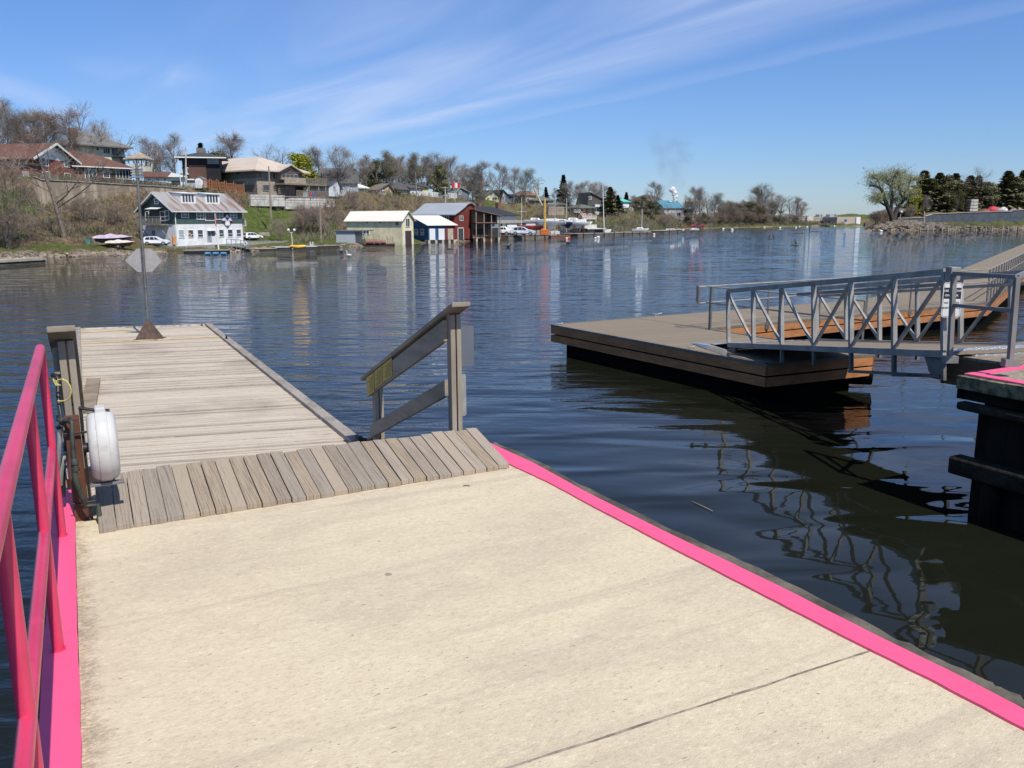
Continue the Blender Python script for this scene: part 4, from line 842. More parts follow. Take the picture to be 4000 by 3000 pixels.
# gate-like railing of the landing
GT = thing('landing_railing', 'grey two-rail steel railing standing in front of the warning sign', 'railing', LA0, world=True)
g1b, g2b = at(3709, 1418, 10.7), at(3944, 1432, 9.55); g1t, g2t = at(3726, 1068, 10.7), at(3973, 1082, 9.55)
STL = mat('grey_painted_steel', (.25, .24, .225), .48, (.20, .19, .18), 4, metal=.1)
ldr = (g2b - g1b).normalized()
for a, b in ((g1b, g1t), (g2b, g2t)): q = MB(); q.bar(a, b, .058, .058, ldr); q.build('post', STL, GT, bevel=.004)
dd_ = (g2t - g1t); q = MB(); q.bar(g1t, g2t, .05, .05); q.build('top_rail', STL, GT, bevel=.003)
a, b = at(3723, 1192, 10.7), at(3957, 1213, 9.55); q = MB(); q.bar(a, b, .045, .045); q.build('mid_rail', STL, GT, bevel=.003)
q = MB(); t2 = g2t + (G(4000, 1060, 2.6) - G(3975, 1070, 2.6)) * 0; e2 = g2t + Vector((1.2, 1.6, 0)); q.bar(g2t, e2, .05, .05); q.build('side_rail', STL, GT)
for pp in (g1b, g2b): q = MB(); q.box(pp.x - .07, pp.y - .03, pp.z - .0, pp.x + .1, pp.y + .07, pp.z + .09); q.build('bracket', STL, GT)
# sign
SN = thing('warning_sign', 'white and black sign reading use at your own risk on the gangway end post', 'sign', at(3711, 1240, 11.28), world=True)
sa, sb_, sc_, sd_ = at(3674, 1239, 11.28), at(3748, 1240, 11.28), at(3750, 1105, 11.28), at(3675, 1104, 11.28)
sx = (sb_ - sa); sw = sx.length; sx.normalize(); sz = Vector((0, 0, 1)); sh = (sd_ - sa).length; sy = Vector((sx.y, -sx.x, 0))
def rrect(x0, z0, x1, z1, r, off, th, mt, nm, par):
    P = []
    for cx, cz, a0 in ((x1 - r, z1 - r, 0), (x0 + r, z1 - r, 90), (x0 + r, z0 + r, 180), (x1 - r, z0 + r, 270)):
        for k in range(5): a_ = R(a0 + k * 22.5); P.append(sa + sx * (cx + r * math.cos(a_)) + sz * (cz + r * math.sin(a_)) + sy * off)
    q = MB(); q.extr(P, sy * th); return q.build(nm, mt, par)
WHT = mat('sign_white', (.74, .74, .70), .45, var=.03); NVY = mat('sign_navy', (.018, .018, .032), .45, var=.05)
rrect(0, 0, sw, sh, .035, 0, .004, WHT, 'plate', SN)
rrect(.010, .010, sw - .010, sh - .010, .028, .0041, .0006, NVY, 'border', SN); rrect(.015, .015, sw - .015, sh - .015, .024, .0048, .0006, WHT, 'face', SN)
rrect(.015, sh * .535, sw - .015, sh * .855, .003, .0055, .0006, NVY, 'black_band', SN)
def text(s, size, x, z, mt, par, name='lettering'):
    cu = bpy.data.curves.new(name, 'FONT'); cu.body = s; cu.size = size; cu.align_x = 'CENTER'; cu.align_y = 'CENTER'; cu.extrude = .0006; cu.offset = size * .022
    o = bpy.data.objects.new(name, cu); COL.objects.link(o); cu.materials.append(mt); o.parent = par
    M = Matrix(((sx.x, 0, -sx.y * -1, 0), (sx.y, 0, -sx.x, 0), (0, 1, 0, 0), (0, 0, 0, 1)))
    n = sx.cross(sz); M = Matrix(((sx.x, sz.x, n.x, 0), (sx.y, sz.y, n.y, 0), (sx.z, sz.z, n.z, 0), (0, 0, 0, 1)))
    P = sa + sx * x + sz * z + sy * .0068 - WORLD_ROOTS[par.name]; M.translation = P; o.matrix_local = M
    dg = bpy.context.evaluated_depsgraph_get(); me = bpy.data.meshes.new_from_object(o.evaluated_get(dg)); o2 = bpy.data.objects.new(name, me); COL.objects.link(o2); o2.parent = par; o2.matrix_local = M; bpy.data.objects.remove(o); return o2
text('USE AT YOUR', .038, sw * .5, sh * .765, WHT, SN); text('OWN RISK', .038, sw * .46, sh * .63, WHT, SN)
GRY = mat('sign_grey', (.10, .10, .10), .5)
text('NO WINTER', .036, sw * .5, sh * .42, GRY, SN); text('MAINTENANCE', .036, sw * .5, sh * .275, GRY, SN)
rrect(sw * .47, sh * .155, sw * .53, sh * .185, .002, .0055, .0006, GRY, 'small_mark', SN); rrect(sw * .38, sh * .115, sw * .62, sh * .13, .002, .0055, .0006, GRY, 'small_mark', SN)

# --- dark pier corner with pink painted edge
E0 = G(3766, 1462, DECK); E1 = G(4000, 1503, DECK); E2 = G(4000, 1428, DECK)
d1 = (E1 - E0).normalized(); d2 = (E2 - E0).normalized()
DP = thing('dark_pier', 'shaded dark timber pier with a pink painted corner at the right edge', 'pier', (E0.x, E0.y, 0), world=True)
F1_, F2_ = E0 + d1 * 12, E0 + d2 * 8
inn = (d1 + d2); ins_ = d1 * .10 + d2 * .10
CG = mat('gravelly_concrete', (.36, .29, .22), .95, (.20, .165, .13), 14, bump=.006, bscale=60)
Z1 = DECK
q = MB(); q.prism([P2(E0), P2(F1_), P2(F1_ + d2 * 8), P2(F2_)], Z1 - .05, Z1); q.build('deck_slab', CG, DP)
q = MB(); q.obox(E0 + Vector((0, 0, .0)), d1 * 12, d2 * .16, Vector((0, 0, .012))); q.build('painted_edge', PINK, DP)
q = MB(); q.obox(E0 + d2 * .16 + Vector((0, 0, .0)), d2 * 7.8, d1 * .14, Vector((0, 0, .010))); q.build('painted_edge', PINK, DP)
MOS = mat('mossy_timber', (.24, .21, .12), .95, (.06, .058, .035), 7, bump=.02, bscale=16)
n1_ = Vector((-d1.y, d1.x, 0)); n1_ = -n1_ if n1_.dot(d2) > 0 else n1_        # outward of the d1 face
q = MB(); o_ = E0 - d1 * .02 + n1_ * .06; a = []
for i in range(40):
    t_ = i * .3; w_ = .07 + .03 * (vn(i * .9, 1) - .5); 
    q.obox(E0 + d1 * (t_ - .05) + Vector((0, 0, -.17)), d1 * .302, n1_ * (w_), Vector((0, 0, .165 + .02 * (vn(i, 2) - .5))))
q.build('cap_timber', MOS, DP, bevel=.006)
q = MB(); q.obox(E0 + d1 * .02 + Vector((0, 0, -.30)), d1 * 12, n1_ * .0 + d2 * 7, Vector((0, 0, .25))); q.build('cap_beam', DARKT, DP)
def fender(z, h, out, over, mt):
    q = MB(); A = E0 - d1 * over + Vector((0, 0, z)); n_ = 30; pts0 = []
    Lf = 12 + over
    q.obox(A + n1_ * (-.05), d1 * Lf, n1_ * (out + .05), Vector((0, 0, h))); 
    return q.build('fender_beam', mt, DP, bevel=.03)
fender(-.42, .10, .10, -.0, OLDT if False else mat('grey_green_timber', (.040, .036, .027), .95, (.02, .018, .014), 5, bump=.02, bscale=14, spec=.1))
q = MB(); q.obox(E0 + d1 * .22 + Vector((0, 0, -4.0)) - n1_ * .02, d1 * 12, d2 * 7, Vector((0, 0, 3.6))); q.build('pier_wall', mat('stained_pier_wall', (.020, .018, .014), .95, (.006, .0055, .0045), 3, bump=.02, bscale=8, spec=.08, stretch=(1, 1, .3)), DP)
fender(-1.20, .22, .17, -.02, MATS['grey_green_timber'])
for i in range(9):
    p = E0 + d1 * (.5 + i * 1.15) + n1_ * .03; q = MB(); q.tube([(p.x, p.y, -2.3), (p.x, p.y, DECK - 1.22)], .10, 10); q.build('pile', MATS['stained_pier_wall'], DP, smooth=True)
# floating twig
a, b = G(2703, 1958, .012), G(2783, 1996, .015); q = MB(); q.tube([a, a.lerp(b, .5) + Vector((.005, 0, 0)), b], [.003, .006, .004], 6); tag(q.build('floating_stick', mat('pale_stick', (.42, .30, .20), .8), None, smooth=True), 'thin pale stick floating on the dark water off the pink edge', 'stick')
# ================================================================ trees
def mtwig(name, a, b): return mat(name, a, .95, b, 1.5, spec=.1)
BARK = mat('grey_bark', (.22, .185, .16), .95, (.13, .11, .09), 3, spec=.1); TW_G = mtwig('grey_twigs', (.33, .29, .265), (.235, .205, .18)); TW_B = mtwig('brown_twigs', (.33, .265, .22), (.24, .19, .155)); TW_R = mtwig('reddish_twigs', (.31, .235, .20), (.23, .17, .145))
def mleaf(name, a, b):
    m = mat(name, a, .8, b, .8, spec=.15)
    return m
LF_Y = mleaf('spring_leaves', (.33, .33, .045), (.20, .22, .03)); LF_P = mleaf('pale_buds', (.22, .22, .10), (.15, .155, .065)); LF_D = mleaf('dark_needles', (.060, .085, .040), (.030, .045, .022)); LF_C = mleaf('cedar_leaves', (.23, .22, .12), (.135, .135, .07)); LF_W = mleaf('willow_leaves', (.46, .47, .22), (.34, .36, .15)); LF_O = mleaf('rusty_buds', (.31, .255, .18), (.23, .185, .13))
def prismbr(mb, pts, r0, r1, n=3):
    k = len(pts); mb.tube(pts, [r0 + (r1 - r0) * i / (k - 1) for i in range(k)], n, cap=False)
def rv(rg, s=1.0): return Vector((rg.uniform(-1, 1), rg.uniform(-1, 1), rg.uniform(-1, 1))) * s
def branch(rg, o, d, L, seg, wob, lift):
    P = [o]; d = d.normalized()
    for i in range(seg): d = (d + rv(rg, wob) + Vector((0, 0, lift))).normalized(); P.append(P[-1] + d * (L / seg))
    return P
def spread(rg, d, ang):
    a = d.orthogonal().normalized(); a = Matrix.Rotation(rg.uniform(0, 2 * PI), 3, d) @ a; return (d * math.cos(ang) + a * math.sin(ang)).normalized()
def bare(seed, H=10.0, width=.5, low=.22, nl=15, twig=1.0, leaf=0, leafm=None, leafs=.10, tm=None, multi=1, lift=.10, fine=1.0, bark=None, cat_='tree'):
    rg = random.Random(seed); T = MB(); C = MB(); L_ = MB()
    root = thing('bare_tree' if not leaf else 'budding_tree', 'x', 'tree')
    tips = []
    for s in range(multi):
        lean = rv(rg, .10 if multi == 1 else .32); lean.z = 1
        tp = branch(rg, Vector((rg.uniform(-.15, .15) * (multi > 1), rg.uniform(-.15, .15) * (multi > 1), -.3)), lean, H * .93, 9, .055, .04); r0 = H * .017 / (multi ** .4)
        prismbr(T, tp, r0, r0 * .15, 6)
        def on(P, t): f = t * (len(P) - 1); i = min(int(f), len(P) - 2); return P[i].lerp(P[i + 1], f - i), (P[i + 1] - P[i]).normalized()
        n1 = max(5, int(nl / multi ** .6))
        for i in range(n1):
            t = low + (1 - low) * ((i + rg.random() * .8) / n1) * .97; p, d = on(tp, t)
            ll = H * width * (.95 - .78 * (t - low) / (1 - low)) * rg.uniform(.6, 1.0) * (1 if t > low + .1 else .8)
            b1 = branch(rg, p, spread(rg, d, R(rg.uniform(35, 62))), ll, 6, .13, lift); r1 = r0 * (1 - t) * .55 + r0 * .09; prismbr(T, b1, r1, r1 * .2, 4)
            for j in range(int(7 * fine)):
                t2 = .18 + .8 * (j + rg.random()) / (7 * fine); p2, d2 = on(b1, min(t2, .98)); b2 = branch(rg, p2, spread(rg, d2, R(rg.uniform(25, 55))), ll * (.55 - .3 * t2) * rg.uniform(.7, 1.2) + H * .02, 4, .16, lift)
                prismbr(T, b2, r1 * .35, H * .0012, 3)
                for k in range(int(6 * fine)):
                    t3 = .15 + .85 * (k + rg.random()) / (6 * fine); p3, d3 = on(b2, min(t3, .98)); b3 = branch(rg, p3, spread(rg, d3, R(rg.uniform(20, 55))), H * .10 * rg.uniform(.6, 1.35), 2, .18, lift); prismbr(C, b3, H * .0011, H * .0005, 3); tips.append(b3[-1])
                    for q in range(int(4 * twig)):
                        p4, d4 = on(b3, rg.uniform(.2, .95)); e = p4 + spread(rg, d4, R(rg.uniform(20, 60))) * H * .065 * rg.uniform(.5, 1.3); prismbr(C, [p4, e], H * .0007, H * .0004, 3); tips.append(e)
    if leaf:
        for p in tips:
            for q in range(leaf):
                c_ = p + rv(rg, H * .012); a = rv(rg).normalized() * leafs * rg.uniform(.6, 1.2); b = rv(rg).normalized() * leafs * .6; L_.add([c_ - a, c_ + b, c_ + a, c_ - b], [(0, 1, 2, 3)])
    T.build('trunk', bark or BARK, root); o = C.build('crown', tm or TW_G, root)
    if leaf: L_.build('leaves', leafm or LF_P, o)
    reg(root); return root
def conifer(seed, H=10, w=.22, leafm=None, n=900, cone=1.0, low=.06):
    rg = random.Random(seed); root = thing('conifer_tree', 'x', 'tree'); T = MB(); prismbr(T, [Vector((0, 0, -.3)), Vector((0, 0, H * .97))], H * .014, H * .002, 6); T.build('trunk', BARK, root); C = MB()
    nb = n
    for i in range(nb):
        t = low + (1 - low) * (rg.random() ** 1.15); rad = H * w * (1 - t) ** cone * rg.uniform(.55, 1.08) * (1 + .22 * math.sin(t * 46 + seed)); a = rg.uniform(0, 2 * PI); d = Vector((math.cos(a), math.sin(a), -.12 + .5 * t)); o = Vector((0, 0, H * t))
        s_ = Vector((-math.sin(a), math.cos(a), 0)); ng = 5
        for k in range(ng):
            f = (k + .5 + rg.random() * .4) / ng; c_ = o + d * rad * f + rv(rg, H * .01) + Vector((0, 0, -.05 * rad * f * f)); g = H * .022 * rg.uniform(.7, 1.4); u1 = (d + rv(rg, .5)).normalized() * g * 1.6; v1 = (s_ + rv(rg, .5)).normalized() * g
            C.add([c_ - u1, c_ + v1, c_ + u1 + Vector((0, 0, -g * .4)), c_ - v1], [(0, 1, 2, 3)])
    C.build('crown', leafm or LF_D, root); reg(root); return root
def leafy(seed, H=10, rx=.36, leafm=None, n=7000, low=.12, base=.45, size=.017, blobs=26, tm=None, name='leafy_tree'):
    rg = random.Random(seed); root = thing(name, 'x', 'tree'); T = MB(); tp = branch(rg, Vector((0, 0, -.3)), Vector((0, 0, 1)), H * .85, 7, .05, .05); prismbr(T, tp, H * .02, H * .004, 6)
    cs = []
    for i in range(blobs):
        t = rg.random(); z = low + (1 - low) * t; w = math.sin(PI * (.12 + .80 * t) ** (.8)) ; a = rg.uniform(0, 2 * PI); rr_ = rx * H * w * rg.uniform(.35, .9)
        c_ = Vector((math.cos(a) * rr_, math.sin(a) * rr_, z * H * .93)); cs.append((c_, H * rg.uniform(.07, .14)))
        prismbr(T, [Vector((0, 0, max(.15, z - .22) * H * .8)), c_ * .6 + Vector((0, 0, z * H * .30)), c_], H * .006, H * .0015, 4)
    T.build('trunk', tm or BARK, root); C = MB()
    for i in range(n):
        c_, r_ = cs[rg.randrange(len(cs))]; v = rv(rg).normalized(); p = c_ + Vector((v.x, v.y, v.z * .8)) * r_ * rg.uniform(.35, 1.12); g = H * size * rg.uniform(.6, 1.3); a = rv(rg).normalized() * g; b = a.cross(rv(rg)).normalized() * g * .7; C.add([p - a, p + b, p + a, p - b], [(0, 1, 2, 3)])
    C.build('crown', leafm or LF_C, root); reg(root); return root

PB = {}
PB['oak'] = bare(11, width=.62, low=.20, nl=17, tm=TW_G); PB['tall'] = bare(12, width=.42, low=.22, nl=16, tm=TW_G, lift=.15, fine=.9); PB['wide'] = bare(13, width=.66, low=.16, nl=14, multi=3, tm=TW_B)
PB['red'] = bare(14, width=.46, low=.16, nl=17, tm=TW_R, fine=.9, leaf=1, leafm=LF_O, leafs=.055); PB['bud'] = bare(15, width=.58, low=.22, nl=15, tm=TW_G, leaf=1, leafm=LF_P, leafs=.085); PB['oval'] = bare(16, width=.56, low=.14, nl=17, tm=TW_G, twig=1.0, lift=.19)
PB['bush'] = bare(17, width=.62, low=.05, nl=10, multi=5, tm=TW_B, lift=.05); PB['sparse'] = bare(18, width=.68, low=.28, nl=11, twig=.5, fine=.8, tm=TW_G); PB['cone'] = bare(19, width=.50, low=.08, nl=26, tm=TW_B, twig=1.2, lift=.03)
PB['spruce'] = conifer(21, w=.27); PB['cedar'] = conifer(22, w=.25, leafm=LF_C, cone=.7, n=1000, low=.04); PB['yellow'] = leafy(23, leafm=LF_Y, rx=.40, n=9000, low=.15, blobs=34, name='leafy_tree'); PB['ever'] = leafy(24, leafm=LF_C, rx=.30, n=9000, low=.10, blobs=40, name='evergreen_tree'); PB['olive'] = leafy(25, leafm=mleaf('olive_leaves', (.13, .12, .05), (.075, .075, .03)), rx=.40, n=6000, low=.18, name='budding_tree', size=.012)
USEDP = set()
def tree(kind, px, top, d, label, side='L', group=None, w=1.0, base=None):
    P = onL(px, d) if side == 'L' else onP(px, d)
    zt_ = at(px, top, P.y).z; h = max(1.0, zt_ - P.z); s = h / 9.8; rz = (px * 1.37 + top) % 6.28
    src = PB[kind]; w *= 1.22; sc_ = (s * w, s * w, s)
    if kind not in USEDP: USEDP.add(kind); return put(src, P, rz, sc_, label, group)
    return dup(src, P, rz, sc_, label, group)
GB = 'leafless trees along the hilltop'
# upper left hill
tree('tall', -30, 420, 60, 'tall bare tree behind the brown roof at the far left edge', group=GB); tree('tall', 35, 395, 62, 'tallest bare tree left of the brown-roofed brick house', group=GB, w=1.1)
tree('tall', 85, 392, 66, 'slim bare tree with dark trunk above the brown roof', group=GB); tree('oval', 130, 440, 60, 'broad bare tree above the white gable peak', group=GB); tree('red', 175, 445, 58, 'rust-tinged tree above the right slope of the white gable', group=GB)
tree('red', 235, 432, 56, 'rusty budding tree just left of the grey hip roof', group=GB, w=1.2); tree('red', 300, 428, 58, 'tall rusty budding tree touching the left of the grey hip roof', group=GB, w=.8); tree('sparse', 370, 412, 75, 'gnarled bare tree rising behind the grey hip roof', group=GB); tree('sparse', 462, 480, 66, 'bare tree right of the grey hip roof leaning to the wooden pavilion', group=GB, w=1.3)
tree('oval', 5, 440, 72, 'dense grey bare tree in the back row at the far left', group=GB, w=1.2); tree('oval', 60, 450, 78, 'grey bare tree in the back row over the brick house roof', group=GB, w=1.2); tree('oval', 195, 440, 80, 'grey bare tree filling the gap behind the white gable', group=GB, w=1.2); tree('wide', 420, 500, 82, 'hazy bare tree far behind the grey hip roof', group=GB, w=1)
tree('red', 620, 540, 60, 'rusty-tipped bare tree between the pavilion and the black house', group=GB); tree('red', 655, 560, 62, 'shorter rusty bare tree close beside the black house', group=GB); tree('sparse', 580, 560, 62, 'thin bare tree directly right of the pavilion', group=GB); tree('tall', 703, 522, 58, 'narrow bare tree left of the black house roof', group=GB)
tree('cone', 930, 520, 75, 'cone-shaped bare tree above the pale metal roof', group=GB, w=1.1); tree('spruce', 808, 565, 74, 'dark spruce tip behind the chimney of the black house'); tree('olive', 850, 585, 74, 'low olive tree behind the black house', w=1.5); tree('olive', 885, 592, 70, 'olive budding tree between the black house and the pale roof', w=1.3)
tree('sparse', 1075, 570, 68, 'wiry bare tree behind the ridge of the pale metal roof', group=GB); tree('sparse', 1120, 575, 72, 'wiry bare tree left of the yellow-green tree', group=GB); tree('yellow', 1183, 597, 50, 'round yellow-green leafy tree behind the beige house', w=1.05)
tree('red', 1215, 575, 66, 'rusty bare tree just behind the yellow-green tree', group=GB); tree('red', 1258, 590, 60, 'rusty bare tree right of the yellow-green tree', group=GB)
tree('oak', 1330, 578, 40, 'large spreading grey bare tree before the grey house on the hill', group=GB, w=1.0)
xs = [(1405, 600, 'sparse'), (1440, 605, 'tall'), (1478, 612, 'olive'), (1505, 600, 'bud'), (1540, 612, 'oak'), (1580, 612, 'oval'), (1645, 606, 'bud'), (1675, 612, 'tall'), (1712, 604, 'oak'), (1745, 610, 'sparse'), (1775, 615, 'oval'), (1828, 648, 'wide'), (1885, 635, 'oval'), (1955, 642, 'oval'), (2010, 655, 'red'), (2052, 668, 'bud')]
nm = ['thin bare tree right of the grey house roof', 'upright bare tree above the slope left of the tan house', 'bushy olive tree beside the tan house', 'budding tree in front of the tan house', 'spreading bare tree right of the tan house', 'oval bare tree above the white fence end', 'pale budding tree behind the long white fence', 'upright bare tree at the middle of the white fence', 'spreading bare tree over the white fence', 'thin bare tree near the red and white flag', 'oval bare tree just behind the flagpole on the hill', 'low wide bare tree in front of the grey gabled house', 'large oval bare tree left of the yellow house', 'bare tree between the yellow house and the white house', 'rusty budding tree in front of the small white house', 'pale green budding tree left of the crooked yellow crane']
for (x, t_, k), l in zip(xs, nm): tree(k, x, t_, 44 + (x * 7 % 9), l, group=GB, w=1.05)
bk = [(1390, 640), (1425, 628), (1465, 640), (1520, 630), (1560, 642), (1610, 630), (1660, 640), (1700, 634), (1735, 645), (1800, 655), (1850, 672)]
for i, (x, t_) in enumerate(bk): tree(('oval', 'wide', 'olive', 'oak')[i % 4], x, t_, 68 + i % 3 * 5, ORDN[i] + ' tree from the left of the back row behind the hilltop houses', group='back row of leafless trees', w=1.25)
tree('ever', 1460, 668, 54, 'dark round evergreen left of the tan house', w=1.2); tree('ever', 1725, 640, 42, 'dark evergreen above the white fence', w=.75); tree('ever', 1555, 735, 40, 'small clipped evergreen hedge-tree by the tan house', w=2.0); tree('bush', 1880, 705, 42, 'brown bushy tree left of the yellow house', w=1)
tree('spruce', 2203, 687, 58, 'dark narrow spruce on the skyline right of the crane', w=1.05); tree('spruce', 2135, 733, 58, 'small dark spruce by the utility pole', w=1.2); tree('oak', 2230, 712, 44, 'dark gnarled tree left of the red brick house with decks', w=.9)
for i, (x, t_, k) in enumerate([(2175, 738, 'wide'), (2270, 716, 'oval'), (2300, 712, 'wide'), (2330, 715, 'oak'), (2365, 730, 'oval')]): tree(k, x, t_, 62, ORDN[i] + ' bare tree from the left behind the green-roofed houses', group='leafless trees behind the green roofs', w=1.1)
tree('cedar', 2385, 733, 40, 'tall dark cedar right of the dark gabled house', w=1.3); tree('spruce', 2415, 765, 38, 'dark spruce beside the turquoise roof', w=1.6); tree('spruce', 2448, 753, 50, 'small pointed spruce above the turquoise roof', w=1.3); tree('red', 2405, 745, 60, 'rusty bare tree behind the tall dark cedar')
tree('oval', 2558, 714, 44, 'large oval bare tree left of the blue-roofed house', w=1.15); tree('olive', 2510, 762, 36, 'yellowish budding shrubby tree on the slope left of the blue-roofed house', w=1.5); tree('olive', 2548, 780, 28, 'olive budding tree low on the slope above the moored boat', w=1.5); tree('oval', 2480, 765, 60, 'hazy bare tree on the far skyline left of the blue roof', w=1.2)
GS = 'leafless trees on the far low shore'
for i, (x, t_, k, w_) in enumerate([(2690, 778, 'wide', 1.2), (2712, 735, 'oval', 1.0), (2735, 736, 'oak', .9), (2770, 752, 'sparse', 1.1), (2790, 762, 'bud', 1.0), (2985, 725, 'oak', 1.1), (2960, 735, 'oval', .9), (3020, 760, 'wide', .8), (3050, 762, 'sparse', 1.1), (3085, 768, 'sparse', 1.1), (3110, 772, 'oval', .9), (3132, 790, 'oak', 1.0)]):
    tree(k, x, t_, 14 + i % 4 * 4, ('wide bare tree right next to the blue-roofed house', 'tall oval bare tree right of the blue-roofed house', 'spreading bare tree second right of the blue-roofed house', 'thin bare tree with forked trunk on the low shore', 'faintly green tree left of the shore thicket', 'tallest spreading tree on the far low shore', 'oval bare tree just left of the tallest one on the far shore', 'wide bare tree right of the tallest far-shore tree', 'thin leaning bare tree on the far shore', 'thin bare tree before the factory wall', 'rounded bare tree next to the factory wall', 'last bare tree at the tip of the far shore')[i], group=GS, w=w_)
for i in range(15):
    x = 2822 + i * 12.5; tree(('wide', 'red', 'oval', 'bud', 'olive')[i % 5], x, 783 + 14 * hsh(i, 3), 14 + i % 3 * 5, ORDN[i] + ' thicket tree from the left on the far low shore', group='thicket trees of the far shore', w=1.35)
for i, x in enumerate(range(2700, 3140, 20)): tree(('bush', 'wide', 'olive')[i % 3], x, 826 + 12 * hsh(i, 8), 9 + i % 3 * 3, ORDN[i] + ' low bush from the left at the foot of the far-shore trees', group='bushes along the far shore', w=1.5)
# slope trees on the left bank
tree('sparse', 252, 560, 11, 'big twisted bare tree growing from the bank in front of the concrete retaining wall', w=1.5); tree('wide', 40, 640, 11, 'dark multi-stemmed bare tree at the far left of the bank', w=1.1); tree('bush', 20, 800, 9, 'tangled brown shrub low on the left bank', w=1.2)
tree('sparse', 1360, 690, 20, 'bare tree in front of the white block wall on the slope', w=1.0); tree('bush', 1392, 745, 26, 'dark bare thicket tree right of the white block wall', w=1.0); tree('wide', 1290, 770, 22, 'small forked bare tree on the brushy slope', w=.9); tree('bush', 1098, 858, 14, 'small bare fruit tree by the driveway of the second white car', w=1.1)
tree('bush', 1430, 790, 24, 'brown bush on the slope left above the cream boathouse', w=1.2); tree('bush', 1560, 780, 30, 'brown bush on the slope above the cream roof', w=1.3); tree('sparse', 2225, 770, 24, 'large dark gnarled tree beside the red brick house with decks', w=1.3); tree('bush', 2215, 850, 16, 'grey bush below the white retaining wall', w=1.3)
tree('sparse', 2620, 800, 8, 'leaning bare tree low above the moored boats', w=1.4); tree('bush', 2595, 838, 12, 'green-brown shrub above the moored boats', w=1.6); tree('spruce', 2690, 826, 14, 'small round evergreen below the blue-roofed house', w=1.5)
for x, t_, k, d_, l, w_ in ((330, 770, 'bush', 18, 'wide brown bush right of the big twisted tree', 1.5), (455, 800, 'bush', 16, 'low brown bush above the covered boats', 1.6), (1180, 800, 'bush', 20, 'reddish bush on the slope above the driveway', 1.6), (1240, 815, 'bush', 17, 'reddish bush left of the small forked tree on the slope', 1.5), (1500, 800, 'wide', 26, 'thin bare tree on the slope behind the cream roof', 1.1), (1640, 745, 'sparse', 30, 'bare tree rising behind the grey barrel roof', 1.1), (2120, 800, 'bush', 34, 'brown-grey bush on the slope behind the crane', 1.6)): tree(k, x, t_, d_, l, w=w_)
# right point of land: willow, cedars
wr = onP(3484, 8); W0 = Vector((at(3484, 858, wr.y).x, wr.y, at(3484, 858, wr.y).z - .6))
will = thing('willow_tree', 'large spreading willow with pale spring leaves on the rocky point', 'tree', W0, world=True)
T = MB(); C = MB(); Lw = MB(); rg = random.Random(5); Yw = W0.y
def wp(x, y, dy=0): p = c('c6', x, y); return at(p[0], p[1], Yw + dy)
limbs = [([(790, 720), (770, 660), (742, 575), (705, 480), (680, 400), (650, 365), (600, 350), (545, 345)], .75, .2, -1), ([(742, 575), (700, 545), (650, 520), (628, 500), (600, 520)], .35, .12, 3), ([(785, 700), (768, 620), (775, 520), (790, 460), (785, 400), (765, 340), (735, 290), (720, 240)], .6, .15, 1),
         ([(790, 460), (775, 380), (790, 300), (820, 240), (845, 205)], .35, .1, -3), ([(800, 715), (815, 650), (845, 590), (880, 540), (915, 500), (925, 430), (960, 370), (985, 310)], .7, .15, 2), ([(915, 500), (950, 460), (1000, 445)], .3, .1, -2), ([(915, 500), (880, 430), (860, 350), (845, 290), (880, 250), (920, 215)], .35, .1, 4),
         ([(650, 365), (640, 310), (610, 270), (580, 240)], .22, .08, -4), ([(705, 480), (660, 460), (640, 500), (610, 560)], .22, .08, -5), ([(765, 340), (700, 300), (680, 240)], .2, .08, 5), ([(985, 310), (1005, 270)], .15, .08, 0), ([(925, 430), (880, 400), (850, 330)], .2, .08, -6), ([(845, 590), (830, 540), (810, 490)], .2, .08, 6)]
for pts, r0, r1, dy in limbs:
    P = [wp(x, y, dy * (i / len(pts))) + rv(rg, .15) for i, (x, y) in enumerate(pts)]; prismbr(T, P, r0, r1, 7)
    n = 20
    for i in range(n * 2):
        t = .35 + .65 * rg.random(); f = t * (len(P) - 1); k = min(int(f), len(P) - 2); p = P[k].lerp(P[k + 1], f - k); d = rv(rg); d.z = abs(d.z) * .7 + .1
        b = branch(rg, p, d, rg.uniform(1.5, 4.0), 4, .25, .02); prismbr(T, b, .045, .015, 3)
        for j in range(7):
            q = b[rg.randrange(1, 5)]; e = branch(rg, q, Vector((rg.uniform(-1, 1), rg.uniform(-1, 1), .3)), rg.uniform(.9, 2.2), 4, .2, -.28); prismbr(C, e, .010, .005, 3)
            for m_i in range(4):
                f = e[rg.randrange(1, 5)] + rv(rg, .25); a = Vector((rg.uniform(-.3, .3), rg.uniform(-.3, .3), -1)).normalized() * rg.uniform(.10, .20); bb = a.cross(rv(rg)).normalized() * .055; Lw.add([f - a, f + bb, f + a, f - bb], [(0, 1, 2, 3)])
T.build('trunk', mat('dark_willow_bark', (.085, .068, .055), .95, (.05, .042, .035), 3), will); cw_ = C.build('crown', TW_G, will); Lw.build('leaves', LF_W, cw_)
GC = 'dark trees behind the blue-grey block wall'
cd = [(3575, 735, 'ever', 1.0), (3600, 672, 'cedar', 1.5), (3635, 690, 'olive', 1.1), (3660, 680, 'cedar', 1.4), (3690, 685, 'ever', 1.0), (3722, 682, 'cedar', 1.5), (3740, 700, 'olive', .9), (3780, 690, 'cedar', 1.5), (3812, 690, 'cedar', 1.3), (3845, 710, 'ever', 1.1), (3880, 742, 'ever', 1.3), (3925, 672, 'cedar', 1.6), (3960, 690, 'ever', 1.2), (3990, 668, 'cedar', 1.6), (4060, 665, 'ever', 1.2)]
